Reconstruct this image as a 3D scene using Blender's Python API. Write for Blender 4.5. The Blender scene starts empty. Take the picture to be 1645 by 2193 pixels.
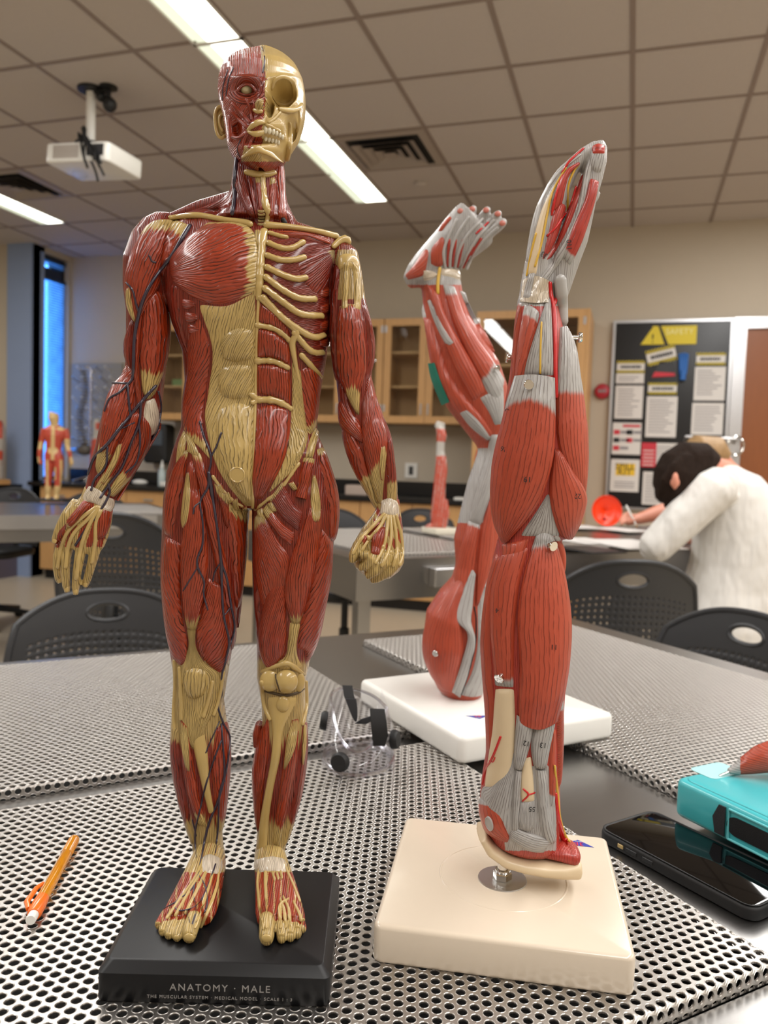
import bpy, bmesh, math, random
import numpy as np
from mathutils import Vector, Matrix
from mathutils.bvhtree import BVHTree

random.seed(7); np.random.seed(7)
scene = bpy.context.scene
COL = scene.collection

# ------------------------------------------------------------------ camera, world, exposure, lights
CAM = np.array([0.0, 0.0, 1.25])
FPX = 1687.0
def _rot(yaw, pitch, roll):
    cy, sy = math.cos(yaw), math.sin(yaw)
    fw = np.array([-sy*math.cos(pitch), cy*math.cos(pitch), math.sin(pitch)])
    r0 = np.array([cy, sy, 0.0]); u0 = np.cross(r0, fw)
    r = r0*math.cos(roll) + u0*math.sin(roll); u = np.cross(r, fw)
    return np.array([r, u, fw]).T
RC = _rot(math.radians(17.362), math.radians(-3.453), math.radians(1.852))
FWD = np.array([-math.sin(math.radians(17.362)), math.cos(math.radians(17.362)), 0.0])
RGT = np.array([FWD[1], -FWD[0], 0.0])
cd = bpy.data.cameras.new('camera'); cam = bpy.data.objects.new('camera', cd); COL.objects.link(cam)
cam.matrix_world = Matrix([[RC[0][0], RC[0][1], -RC[0][2], CAM[0]], [RC[1][0], RC[1][1], -RC[1][2], CAM[1]],
                           [RC[2][0], RC[2][1], -RC[2][2], CAM[2]], [0, 0, 0, 1]])
cd.sensor_fit = 'VERTICAL'; cd.sensor_height = 36.0; cd.lens = FPX/2193.0*36.0
cd.clip_start = 0.02; cd.clip_end = 60
cd.dof.use_dof = True; cd.dof.focus_distance = 0.56; cd.dof.aperture_fstop = 9.5
scene.camera = cam
scene.cycles.transparent_max_bounces = 24

scene.view_settings.view_transform = 'Standard'; scene.view_settings.look = 'None'
scene.view_settings.gamma = 1.0; scene.view_settings.use_curve_mapping = False
scene.view_settings.exposure = 0.0
w = bpy.data.worlds.new('dusk_sky'); scene.world = w; w.use_nodes = True
bgn = w.node_tree.nodes['Background']; bgn.inputs[0].default_value = (0.09, 0.34, 1.0, 1); bgn.inputs[1].default_value = 6.0

def area_lamp(name, loc, sx, sy, power, color=(1, 0.985, 0.96), rot=(0, 0, 0)):
    l = bpy.data.lights.new(name, 'AREA'); l.shape = 'RECTANGLE'; l.size = sx; l.size_y = sy; l.energy = power; l.color = color
    o = bpy.data.objects.new(name, l); COL.objects.link(o); o.location = loc; o.rotation_euler = rot
    return o
LAMP = 24.0
# the rows of ceiling lamps that carry on over and behind the camera, outside the frame
for lx in (-2.06, 1.0, 3.4):
    for ly in ((2.95, 1.73, 0.51, -0.71, -1.93) if lx < 0 else (5.39, 4.17, 2.95, 1.73, 0.51, -0.71, -1.93)):
        area_lamp('ceiling_lamp_light', (lx, ly, 3.30), 0.24, 1.18, LAMP)
for ly in (4.17, 2.95, 1.0, -1.0):
    area_lamp('ceiling_lamp_light', (-5.06, ly, 3.30), 0.24, 1.18, LAMP)

# ------------------------------------------------------------------ helpers
def ray(px, py):
    return RC @ np.array([px-822.5, -(py-1096.5), FPX])
def pz(px, py, z):
    d = ray(px, py); return CAM + d*((z-CAM[2])/d[2])
def pD(px, py, D):
    d = ray(px, py); return CAM + d*(D/(d @ FWD))
def pY(px, py, y):
    d = ray(px, py); return CAM + d*(y/d[1])

def lin(c):
    if isinstance(c, str):
        c = [int(c[i:i+2], 16)/255 for i in (0, 2, 4)]
    return tuple((x/12.92 if x <= 0.04045 else ((x+0.055)/1.055)**2.4) for x in c[:3])

def tag(o, label=None, cat=None, group=None, kind=None):
    if label: o['label'] = label
    if cat: o['category'] = cat
    if group: o['group'] = group
    if kind: o['kind'] = kind
    return o
def empty(name, loc, rz=0.0, label=None, cat=None, group=None):
    o = bpy.data.objects.new(name, None); COL.objects.link(o)
    o.location = [float(v) for v in loc]; o.rotation_euler = (0, 0, rz); o.empty_display_size = 0.05
    return tag(o, label, cat, group)
def top_of(o):
    while o.parent: o = o.parent
    return o
def copy_tree(o, parent=None):
    c = o.copy(); COL.objects.link(c); c.parent = parent
    for ch in o.children: copy_tree(ch, c)
    return c

class MB:
    """collects geometry, then links it as one mesh object"""
    def __init__(s): s.v = []; s.f = []; s.m = []; s.mi = 0
    def add(s, V, F):
        n = len(s.v); s.v += [tuple(float(c) for c in p) for p in V]
        s.f += [tuple(i+n for i in q) for q in F]; s.m += [s.mi]*len(F); return s
    def box(s, x0, x1, y0, y1, z0, z1):
        V = [(x, y, z) for x in (x0, x1) for y in (y0, y1) for z in (z0, z1)]
        return s.add(V, [(0, 1, 3, 2), (4, 6, 7, 5), (0, 4, 5, 1), (2, 3, 7, 6), (0, 2, 6, 4), (1, 5, 7, 3)])
    def boxm(s, M, sx, sy, sz):
        V = [M @ Vector((x*sx/2, y*sy/2, z*sz/2)) for x in (-1, 1) for y in (-1, 1) for z in (-1, 1)]
        return s.add(V, [(0, 1, 3, 2), (4, 6, 7, 5), (0, 4, 5, 1), (2, 3, 7, 6), (0, 2, 6, 4), (1, 5, 7, 3)])
    def rings(s, R, closed=True, caps=True):
        n = len(R[0]); V = [p for r in R for p in r]; F = []
        for i in range(len(R)-1):
            for j in range(n if closed else n-1):
                k = (j+1) % n
                F.append((i*n+j, i*n+k, (i+1)*n+k, (i+1)*n+j))
        if caps and closed:
            F.append(tuple(range(n-1, -1, -1))); F.append(tuple((len(R)-1)*n+j for j in range(n)))
        return s.add(V, F)
    def tube(s, pts, rad, n=10, caps=True):
        P = [Vector([float(c) for c in p]) for p in pts]; R = []; up = None
        for i, p in enumerate(P):
            t = (P[min(i+1, len(P)-1)]-P[max(i-1, 0)]).normalized()
            if up is None: up = Vector((0, 0, 1)) if abs(t.z) < 0.9 else Vector((1, 0, 0))
            a = t.cross(up).normalized(); b = a.cross(t); up = b
            r = rad[i] if hasattr(rad, '__len__') else rad
            R.append([p+(a*math.cos(2*math.pi*k/n)+b*math.sin(2*math.pi*k/n))*r for k in range(n)])
        return s.rings(R, True, caps)
    def lathe(s, prof, c=(0, 0, 0), n=32, M=None, caps=True):
        R = []
        for r, z in prof:
            R.append([(Vector((r*math.cos(2*math.pi*k/n), r*math.sin(2*math.pi*k/n), z))) for k in range(n)])
        if M is not None: R = [[M @ p for p in q] for q in R]
        R = [[p+Vector(c) for p in q] for q in R]
        return s.rings(R, True, caps)
    def prism(s, poly, z0, z1, M=None):
        n = len(poly); V = [Vector((p[0], p[1], z0)) for p in poly]+[Vector((p[0], p[1], z1)) for p in poly]
        if M is not None: V = [M @ p for p in V]
        return s.add(V, [tuple(range(n-1, -1, -1)), tuple(range(n, 2*n))]+[(i, (i+1) % n, n+(i+1) % n, n+i) for i in range(n)])
    def sphere(s, c, r, nu=16, nv=10, M=None):
        if not hasattr(r, '__len__'): r = (r, r, r)
        R = []
        for i in range(nv+1):
            t = math.pi*(i/nv) ; t = min(max(t, 0.02), math.pi-0.02)
            R.append([Vector((math.sin(t)*math.cos(2*math.pi*k/nu)*r[0], math.sin(t)*math.sin(2*math.pi*k/nu)*r[1], -math.cos(t)*r[2])) for k in range(nu)])
        if M is not None: R = [[M @ p for p in q] for q in R]
        return s.rings([[p+Vector(c) for p in q] for q in R])
    def build(s, name, mat, parent=None, smooth=False, bevel=0, bseg=2, world=False, label=None, loc=None):
        me = bpy.data.meshes.new(name)
        V = np.array(s.v, dtype=float).reshape(-1, 3)
        o = bpy.data.objects.new(name, me); COL.objects.link(o)
        if parent:
            o.parent = parent
            if world:
                V = V - np.array(top_of(parent).location)
        elif loc is not None:
            V = V - np.array(loc); o.location = loc
        elif len(V):
            c = [float((V[:, 0].min()+V[:, 0].max())/2), float((V[:, 1].min()+V[:, 1].max())/2), float(V[:, 2].min())]
            V = V - np.array(c); o.location = c
        me.from_pydata(V.tolist(), [], s.f)
        mats = mat if isinstance(mat, (list, tuple)) else [mat]
        for m in mats: me.materials.append(m)
        if len(mats) > 1: me.polygons.foreach_set('material_index', s.m)
        bm = bmesh.new(); bm.from_mesh(me); bmesh.ops.recalc_face_normals(bm, faces=bm.faces); bm.to_mesh(me); bm.free()
        if smooth:
            me.polygons.foreach_set('use_smooth', [True]*len(me.polygons))
            if smooth != 'all':
                try: me.set_sharp_from_angle(angle=math.radians(40))
                except Exception: pass
        if bevel:
            b = o.modifiers.new('bevel', 'BEVEL'); b.width = bevel; b.segments = bseg; b.limit_method = 'ANGLE'; b.angle_limit = math.radians(40)
            if not smooth:
                me.polygons.foreach_set('use_smooth', [True]*len(me.polygons)); 
                try: me.set_sharp_from_angle(angle=math.radians(40))
                except Exception: pass
                wn = o.modifiers.new('wn', 'WEIGHTED_NORMAL'); wn.keep_sharp = True
        if label: o['label'] = label
        me.update()
        return o

def rrect(w, h, r, n=6):
    P = []
    for cx, cy, a0 in ((w/2-r, h/2-r, 0), (-w/2+r, h/2-r, 90), (-w/2+r, -h/2+r, 180), (w/2-r, -h/2+r, 270)):
        for k in range(n+1):
            a = math.radians(a0+90*k/n); P.append((cx+r*math.cos(a), cy+r*math.sin(a)))
    return P
def slab(s, w, h, z0, z1, r, e, M=None, n=6):
    """rounded slab with rounded upper and lower edges"""
    R = []
    for i in range(4):
        a = math.pi/2*i/3; R.append((e*(1-math.sin(a)), z0+e*(1-math.cos(a))))
    for i in range(4):
        a = math.pi/2*i/3; R.append((e*(1-math.cos(a)), z1-e*(1-math.sin(a))))
    rings = []
    for d, z in R:
        q = [Vector((p[0], p[1], z)) for p in rrect(w-2*d, h-2*d, max(r-d, 0.0006), n)]
        rings.append([M @ p for p in q] if M is not None else q)
    return s.rings(rings)

# ------------------------------------------------------------------ materials
class NT:
    def __init__(s, name):
        s.mat = bpy.data.materials.new(name); s.mat.use_nodes = True; s.t = s.mat.node_tree; s.b = s.t.nodes['Principled BSDF']
    def n(s, typ, **kw):
        nd = s.t.nodes.new(typ)
        for k, v in kw.items(): setattr(nd, k, v)
        return nd
    def l(s, a, b): s.t.links.new(a, b)
    def math(s, op, a, b=None, clamp=False):
        nd = s.n('ShaderNodeMath', operation=op); nd.use_clamp = clamp
        for i, x in enumerate((a, b)):
            if x is None: continue
            if isinstance(x, (int, float)): nd.inputs[i].default_value = x
            else: s.l(x, nd.inputs[i])
        return nd.outputs[0]
    def mix(s, fac, a, b, mode='MIX'):
        nd = s.n('ShaderNodeMix', data_type='RGBA', blend_type=mode)
        for sock, x in ((nd.inputs[0], fac), (nd.inputs[6], a), (nd.inputs[7], b)):
            if hasattr(x, 'links'): s.l(x, sock)
            elif isinstance(x, (int, float)): sock.default_value = x
            else: sock.default_value = (*x[:3], 1)
        return nd.outputs[2]
    def sstep(s, x, lo, hi):
        nd = s.n('ShaderNodeMapRange', interpolation_type='SMOOTHSTEP'); s.l(x, nd.inputs[0])
        nd.inputs[1].default_value = lo; nd.inputs[2].default_value = hi; return nd.outputs[0]
    def noise(s, vec, scale, detail=2.0, rough=0.5):
        nd = s.n('ShaderNodeTexNoise'); nd.inputs['Scale'].default_value = scale; nd.inputs['Detail'].default_value = detail; nd.inputs['Roughness'].default_value = rough
        if vec is not None: s.l(vec, nd.inputs['Vector'])
        return nd.outputs['Fac']
    def bump(s, h, dist, strength=1.0):
        nd = s.n('ShaderNodeBump'); nd.inputs['Distance'].default_value = dist; nd.inputs['Strength'].default_value = strength
        s.l(h, nd.inputs['Height']); s.l(nd.outputs[0], s.b.inputs['Normal'])

def mat(name, col, rough=0.5, metal=0.0, var=0.0, vscale=30.0, bump=0.0, bscale=200.0, emit=None, es=1.0, spec=0.5, coat=0.0, stretch=None, trans=0.0, alpha=1.0, rvar=0.0):
    N = NT(name); b = N.b; c = lin(col)
    b.inputs['Base Color'].default_value = (*c, 1); b.inputs['Roughness'].default_value = rough; b.inputs['Metallic'].default_value = metal
    b.inputs['Specular IOR Level'].default_value = spec; b.inputs['Coat Weight'].default_value = coat; b.inputs['Coat Roughness'].default_value = 0.1
    tc = N.n('ShaderNodeTexCoord'); vec = tc.outputs['Object']
    if stretch:
        mp = N.n('ShaderNodeMapping'); mp.inputs['Scale'].default_value = stretch; N.l(vec, mp.inputs[0]); vec = mp.outputs[0]
    if var or rvar:
        f = N.noise(vec, vscale, 4.0, 0.6)
        if var: N.l(N.mix(f, tuple(max(0, x*(1-var)) for x in c), tuple(min(1, x*(1+var)) for x in c)), b.inputs['Base Color'])
        if rvar: N.l(N.math('ADD', N.math('MULTIPLY', f, rvar*2), rough-rvar), b.inputs['Roughness'])
    if bump: N.bump(N.noise(vec, bscale, 3.0), bump)
    if emit is not None:
        b.inputs['Emission Color'].default_value = (*lin(emit), 1); b.inputs['Emission Strength'].default_value = es
    if trans: b.inputs['Transmission Weight'].default_value = trans
    if alpha < 1: b.inputs['Alpha'].default_value = alpha
    return N.mat

M = {}
M['wall'] = mat('wall_paint', 'BEB2A0', 0.7, var=0.03, vscale=6, bump=0.0004, bscale=300)
M['column'] = mat('blue_paint', '8C9DBE', 0.6, var=0.03, vscale=6)
M['tile'] = mat('ceiling_tile', 'BDB3AB', 0.9, var=0.05, vscale=60, bump=0.0006, bscale=500)
M['tbar'] = mat('ceiling_grid_bar', '8E7F76', 0.6)
M['floor'] = mat('vinyl_floor', 'C2B6A2', 0.35, var=0.06, vscale=15)
M['wood'] = mat('maple_wood', 'C89A64', 0.4, var=0.16, vscale=9, stretch=(6, 6, 0.7))
M['woodin'] = mat('cabinet_inside', 'C09A6C', 0.6, var=0.1, vscale=9, stretch=(6, 6, 0.7))
M['door'] = mat('brown_door_wood', '8A4E24', 0.35, var=0.15, vscale=8, stretch=(6, 6, 0.6))
M['alu'] = mat('satin_aluminium', 'C8C8CA', 0.3, 1.0, var=0.05)
M['chrome'] = mat('chrome', 'E2E0DC', 0.08, 1.0)
M['black'] = mat('black_counter', '121214', 0.25, var=0.1)
M['blackplastic'] = mat('black_plastic', '151618', 0.45, var=0.1, bump=0.0002, bscale=900)
M['greyplastic'] = mat('dark_grey_plastic', '2B2C2F', 0.42, var=0.06, bump=0.0002, bscale=900)
M['white'] = mat('white_plastic', 'E6E4DE', 0.3, var=0.02)
M['paper'] = mat('white_paper', 'DAD6D2', 0.7, var=0.03)
M['steel'] = mat('brushed_steel', '9A9896', 0.30, 1.0, var=0.06, vscale=22, stretch=(1, 30, 30), rvar=0.05)
M['steelperf'] = mat('perforated_steel', 'C0BCB7', 0.37, 1.0, var=0.05, vscale=40, rvar=0.04)
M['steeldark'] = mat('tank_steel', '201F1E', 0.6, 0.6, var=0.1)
def glass_mat(name, tint=(1, 1, 1), gloss=0.10, rough=0.02):
    N = NT(name); t = N.t; out = t.nodes['Material Output']
    tr = N.n('ShaderNodeBsdfTransparent'); tr.inputs[0].default_value = (*tint, 1)
    gl = N.n('ShaderNodeBsdfGlossy'); gl.inputs['Roughness'].default_value = rough
    mx = N.n('ShaderNodeMixShader'); lw = N.n('ShaderNodeLayerWeight'); lw.inputs[0].default_value = 0.5
    f = N.math('ADD', N.math('MULTIPLY', N.math('POWER', lw.outputs['Facing'], 4.0), 0.45), gloss, True)
    N.l(f, mx.inputs[0]); N.l(tr.outputs[0], mx.inputs[1]); N.l(gl.outputs[0], mx.inputs[2]); N.l(mx.outputs[0], out.inputs[0])
    return N.mat
M['glass'] = glass_mat('cabinet_glass', (0.95, 0.96, 0.95), 0.04)
M['clear'] = glass_mat('clear_vinyl', (0.93, 0.93, 0.955), 0.07, 0.12)
M['clearrim'] = glass_mat('clear_vinyl_rim', (0.88, 0.88, 0.92), 0.30, 0.15)
M['diffuser'] = mat('lamp_diffuser', 'FFFFFF', 0.4, emit=(1.0, 1.0, 0.94), es=4.5)
M['diffuser2'] = mat('lamp_side_lens', 'F4F6EA', 0.4, emit=(0.95, 1.0, 0.9), es=0.75)
M['rubber'] = mat('black_rubber', '0C0C0D', 0.6)
# ------------------------------------------------------------------ room shell
def struct(name, mb, m, **kw):
    o = mb.build(name, m, **kw); o['kind'] = 'structure'; return o
ZC = 3.32; YW = 7.06; XL = -5.75; XR = 4.6; YN = -4.0
struct('floor', MB().box(XL-2, XR, YN, YW, -0.1, 0), M['floor'])
b = MB(); b.box(XL-2, XR, YN, YW, ZC, ZC+0.1); b.mi = 1
GX0, GY0, G = -0.098, 4.175, 0.6096
for k in range(-13, 9):
    x = GX0+k*G
    if XL-2 < x < XR: b.box(x-0.0125, x+0.0125, YN, YW, ZC-0.004, ZC+0.001)
for k in range(-14, 6):
    y = GY0+k*G
    if YN < y < YW: b.box(XL-2, XR, y-0.0125, y+0.0125, ZC-0.0042, ZC+0.001)
struct('ceiling', b, [M['tile'], M['tbar']])
struct('wall_back', MB().box(XL-0.3, XR+0.2, YW, YW+0.15, 0, ZC), M['wall'])
struct('wall_right', MB().box(XR, XR+0.15, YN, YW, 0, ZC), M['wall'])
struct('wall_front', MB().box(XL-2, XR, YN-0.15, YN, 0, ZC), M['wall'])
# left wall: window bay beyond the column
WY0, WY1 = 6.60, 7.02
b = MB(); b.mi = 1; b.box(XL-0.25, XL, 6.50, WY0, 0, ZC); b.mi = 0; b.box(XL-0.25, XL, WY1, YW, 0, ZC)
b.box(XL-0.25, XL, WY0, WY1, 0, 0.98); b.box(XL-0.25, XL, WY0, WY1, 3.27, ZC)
struct('wall_left', b, [M['wall'], mat('reveal_shade_navy', '3C5F96', 0.6)])  # strip beside the window coloured navy to lift its unlit shade
struct('wall_left_front', MB().box(XL-2, -6.04, 6.50, 6.65, 0, ZC), M['wall'])
struct('wall_left_near', MB().box(XL-2.15, XL-2, YN, 6.65, 0, ZC), M['wall'])
struct('trim_1', MB().box(-6.04, XL, 6.47, 6.66, 0, ZC), M['column'])
# window with frame and pane, blue dusk light outside
wn = empty('window_1', (XL-0.12, (WY0+WY1)/2, 0.98)); wn['kind'] = 'structure'
M['navyframe'] = mat('dark_window_frame', '22304A', 0.5)
b = MB()
for y in (WY0, WY1-0.03): b.box(XL-0.20, XL-0.06, y, y+0.03, 0.98, 3.27)
for z in (0.98, 3.05, 3.24): b.box(XL-0.20, XL-0.06, WY0, WY1, z, z+(0.10 if z == 3.05 else 0.03))
b.build('window_frame', M['navyframe'], wn, world=True)
MB().box(XL-0.19, XL-0.185, WY0, WY1, 0.98, 3.27).build('pane', M['glass'], wn, world=True)
N = NT('blind_fabric'); tr = N.n('ShaderNodeBsdfTranslucent'); tr.inputs[0].default_value = (0.8, 0.9, 1, 1)
tp = N.n('ShaderNodeBsdfTransparent'); tp.inputs[0].default_value = (0.9, 0.95, 1, 1)
mx = N.n('ShaderNodeMixShader'); N.l(tr.outputs[0], mx.inputs[1]); N.l(tp.outputs[0], mx.inputs[2])
tc = N.n('ShaderNodeTexCoord'); wv = N.noise(tc.outputs['Object'], 7.0, 2.0); N.l(N.math('MULTIPLY', wv, 0.75), mx.inputs[0])
N.l(mx.outputs[0], N.t.nodes['Material Output'].inputs[0]); M['blind'] = N.mat
def blind(z0, z1, label):
    r = empty('window_blind', (XL-0.03, (WY0+WY1)/2, z0), 0, label, 'window blind')
    b = MB(); n = int((z1-z0)/0.026)
    for i in range(n):
        z = z0+0.02+i*0.026
        Mx = Matrix.Translation((XL-0.03, (WY0+WY1)/2, z)) @ Matrix.Rotation(math.radians(58), 4, 'Y')
        b.boxm(Mx, 0.026, WY1-WY0-0.07, 0.0008)
    b.build('slats', M['blind'], r, world=True)
    MB().box(XL-0.05, XL-0.015, WY0+0.03, WY1-0.03, z1-0.03, z1).build('headrail', M['navyframe'], r, world=True)
blind(1.01, 3.05, 'tall blue-lit slatted blind covering the narrow window beside the column')
blind(3.15, 3.24, 'short blue-lit strip of blind in the small top pane of the window')

# ------------------------------------------------------------------ ceiling lights and vents
def ceiling_light(x0, x1, y0, y1, label):
    r = empty('ceiling_light', ((x0+x1)/2, (y0+y1)/2, ZC-0.03), 0, label, 'ceiling light', 'ceiling light strips')
    b = MB(); t = 0.012
    b.box(x0, x0+t, y0, y1, ZC-0.012, ZC+0.001); b.box(x1-t, x1, y0, y1, ZC-0.012, ZC+0.001)
    b.box(x0, x1, y0, y0+t, ZC-0.012, ZC+0.001); b.box(x0, x1, y1-t, y1, ZC-0.012, ZC+0.001)
    b.build('frame', M['white'], r, world=True)
    xm = x0+0.085
    MB().add([(xm, y0+t, ZC-0.009), (x1-t, y0+t, ZC-0.009), (x1-t, y1-t, ZC-0.009), (xm, y1-t, ZC-0.009)], [(0, 1, 2, 3)]).build('diffuser', M['diffuser'], r, world=True)
    MB().add([(x0+t, y0+t, ZC-0.003), (xm, y0+t, ZC-0.009), (xm, y1-t, ZC-0.009), (x0+t, y1-t, ZC-0.003)], [(0, 1, 2, 3)]).build('side_lens', M['diffuser2'], r, world=True)
ceiling_light(-2.195, -1.925, 2.36, 3.578, 'nearest segment of the long light strip at the top edge, left of the model head')
ceiling_light(-2.195, -1.925, 3.582, 4.795, 'middle segment of the long light strip, behind the tall model head')
ceiling_light(-2.195, -1.925, 4.80, 6.01, 'far end segment of the long light strip, right of the tall model neck')
ceiling_light(-5.20, -4.93, 4.76, 5.97, 'separate light strip at the left edge of the ceiling')
M['ventdark'] = mat('vent_shadow_gap', '1A1817', 0.8)
M['vent'] = mat('vent_enamel', 'A0948A', 0.45)
def vent(x0, y0, label):
    s = 0.585; r = empty('ceiling_vent', (x0+s/2, y0+s/2, ZC-0.02), 0, label, 'air vent', 'square ceiling vents')
    cx, cy = x0+s/2, y0+s/2
    MB().box(cx-0.24, cx+0.24, cy-0.24, cy+0.24, ZC-0.006, ZC-0.004).build('backing', M['ventdark'], r, world=True)
    def ring(h0, z0, h1, z1):
        b = MB(); R = []
        for h, z in ((h0, z0), (h1, z1), (h1-0.002, z1+0.003), (h0-0.002, z0+0.003)):
            R.append([(cx-h, cy-h, z), (cx+h, cy-h, z), (cx+h, cy+h, z), (cx-h, cy+h, z)])
        b.rings(R+[R[0]], True, False); return b
    ring(0.292, ZC-0.005, 0.245, ZC-0.012).build('frame', M['vent'], r, world=True)
    for h in (0.185, 0.125, 0.065):
        ring(h+0.026, ZC-0.034, h-0.022, ZC-0.010).build('louver', M['vent'], r, world=True)
    MB().box(cx-0.04, cx+0.04, cy-0.04, cy+0.04, ZC-0.032, ZC-0.028).build('centre_plate', M['vent'], r, world=True)
vent(-1.915, 4.80, 'square ceiling vent right of the long light strip')
vent(-4.963, 4.80, 'square ceiling vent at the left edge near the projector')
def ceil_disc(px, py, r, label, name, cat):
    c = pz(px, py, ZC)
    o = MB().lathe([(r, 0), (r, -0.012), (r*0.7, -0.022), (r*0.3, -0.024)], (c[0], c[1], ZC-0.001)).build(name, M['tile'], smooth=True); tag(o, label, cat)
ceil_disc(901, 391, 0.045, 'small pale round cover on the ceiling beyond the vent', 'sprinkler_cover', 'sprinkler')
ceil_disc(184, 383, 0.06, 'small round detector on the ceiling below the projector', 'smoke_detector', 'smoke detector')

# ------------------------------------------------------------------ projector hung from the ceiling
pc = np.array([-3.03, 3.87, ZC])
pr = empty('projector', (pc[0], pc[1], 2.86), 0, 'white projector hanging from the ceiling on a pole with black cables', 'projector')
MB().lathe([(0.075, 0), (0.075, -0.012), (0.03, -0.02)], tuple(pc), 28).build('ceiling_plate', M['blackplastic'], pr, True, world=True)
MB().tube([pc+[0, 0, -0.01], pc+[0, 0, -0.29]], 0.026, 20).build('pole', M['white'], pr, True, world=True)
T = Matrix.Translation((-3.0, 3.87, 2.915)) @ Matrix.Rotation(math.radians(-2), 4, 'Z') @ Matrix.Rotation(math.radians(4), 4, 'Y')
b = MB(); slab(b, 0.43, 0.31, -0.055, 0.05, 0.03, 0.012, T); b.build('casing', M['white'], pr, True, world=True)
b = MB()
for i in range(16):
    b.boxm(T @ Matrix.Translation((-0.15+i*0.011, -0.156, 0.0)), 0.004, 0.006, 0.07)
b.build('grille', M['vent'], pr, world=True)
b = MB(); b.boxm(T @ Matrix.Translation((0.13, -0.155, 0.005)), 0.11, 0.006, 0.06); b.build('port_panel', M['greyplastic'], pr, world=True)
b = MB(); b.lathe([(0.035, 0.02), (0.045, -0.01), (0.03, -0.02)], (-3.1, 3.87, 2.855)); b.build('lens_ring', M['glass'], pr, True, world=True)
b = MB()
for i in range(6):
    a = math.radians(60*i+20); b.tube([(-3.02, 3.87, 3.03), (-3.02+0.09*math.cos(a), 3.87+0.07*math.sin(a), 2.99), (-3.02+0.10*math.cos(a), 3.87+0.08*math.sin(a), 2.955)], 0.010, 8)
b.build('mount_bracket', M['blackplastic'], pr, True, world=True)
rng = random.Random(3)
for i in range(9):
    pts = []; x1 = -2.86+rng.uniform(-0.03, 0.06)
    for t in np.linspace(0, 1, 14):
        pts.append((-3.06+(x1+3.06)*t+0.02*math.sin(6*t+i), 3.80-0.12*t+0.02*math.cos(5*t+i), 2.985+0.03*math.sin(3*t+i)+0.06*math.sin(t*math.pi)-0.12*t*t-0.012*i*t))
    MB().tube(pts, 0.007, 6).build('cable', M['rubber'], pr, True, world=True)
b = MB(); q = pz(232, 205, 3.27)
b.lathe([(0.05, 0.05), (0.05, 0.04), (0.015, 0.03), (0.015, -0.02)], tuple(q)); b.sphere(q+[0.01, 0, -0.05], 0.04); b.tube([q+[-0.15, 0, 0.03], q+[0, 0, 0.03]], 0.012, 8)
b.sphere(q+[-0.05, 0, -0.0], 0.028)
o = b.build('ceiling_microphone', M['blackplastic'], smooth=True); tag(o, 'black plug box with adapters on the ceiling right of the projector pole', 'ceiling fitting')
# ------------------------------------------------------------------ stainless lab tables with perforated trays
TA = math.radians(45.4); TAV = np.array([math.cos(TA), math.sin(TA), 0]); TBV = np.array([-math.sin(TA), math.cos(TA), 0])
def tb(a, b, z=0.0): return TAV*a+TBV*b+np.array([0, 0, z])
def fast_mesh(name, V, Q, mats, smooth=False):
    me = bpy.data.meshes.new(name); V = np.asarray(V, np.float32); Q = np.asarray(Q, np.int32)
    me.vertices.add(len(V)); me.vertices.foreach_set('co', V.ravel())
    me.loops.add(Q.size); me.loops.foreach_set('vertex_index', Q.ravel())
    me.polygons.add(len(Q)); me.polygons.foreach_set('loop_start', np.arange(0, Q.size, Q.shape[1], dtype=np.int32))
    try: me.polygons.foreach_set('loop_total', np.full(len(Q), Q.shape[1], np.int32))
    except Exception: pass
    me.update(calc_edges=True)
    me.polygons.foreach_set('use_smooth', np.full(len(Q), bool(smooth)))
    for m in (mats if isinstance(mats, (list, tuple)) else [mats]): me.materials.append(m)
    return me
def perf_cells(A0, A1, B0, B1, pitch, hr, th=0.0015, fn=None, keep=None, n=12):
    """flat sheet of hexagonal cells with a round hole each; fn maps (N,3) points, keep selects cells"""
    ry = pitch*math.sqrt(3)/2
    nb = int(math.ceil((B1-B0)/ry))+1; na = int(math.ceil((A1-A0)/pitch))+2
    C = np.array([(A0+(i+0.5*(j % 2)-0.5)*pitch, B0+j*ry) for j in range(nb) for i in range(na)])
    if keep is not None: C = C[keep(C)]
    ang = np.arange(n)*2*math.pi/n
    hexr = pitch/math.sqrt(3)
    d = ang % (math.pi/3); rad = (pitch/2)/np.cos(np.minimum(d, math.pi/3-d))
    if True:  # corners of the cell point along b
        outer = np.stack([rad*np.cos(ang), rad*np.sin(ang)], 1)
    circ = np.stack([np.cos(ang), np.sin(ang)], 1)
    L = [(outer, 0.0), (circ*(hr*1.27), 0.0), (circ*(hr*1.18), 0.00016), (circ*(hr*1.05), -0.00006), (circ*hr, -0.0005), (circ*hr, -th)]
    V = np.concatenate([np.concatenate([(C[:, None, :]+p[None]), np.full((len(C), n, 1), z)], 2)[:, None] for p, z in L], 1)  # cells, ring, n, 3
    V = V.reshape(-1, 3)
    k = np.arange(n); q = np.concatenate([np.stack([r*n+k, r*n+(k+1) % n, (r+1)*n+(k+1) % n, (r+1)*n+k], 1) for r in range(len(L)-1)])
    Q = (q[None]+(np.arange(len(C))*n*len(L))[:, None, None]).reshape(-1, 4)
    if fn: V = fn(V)
    return V, Q
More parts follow.
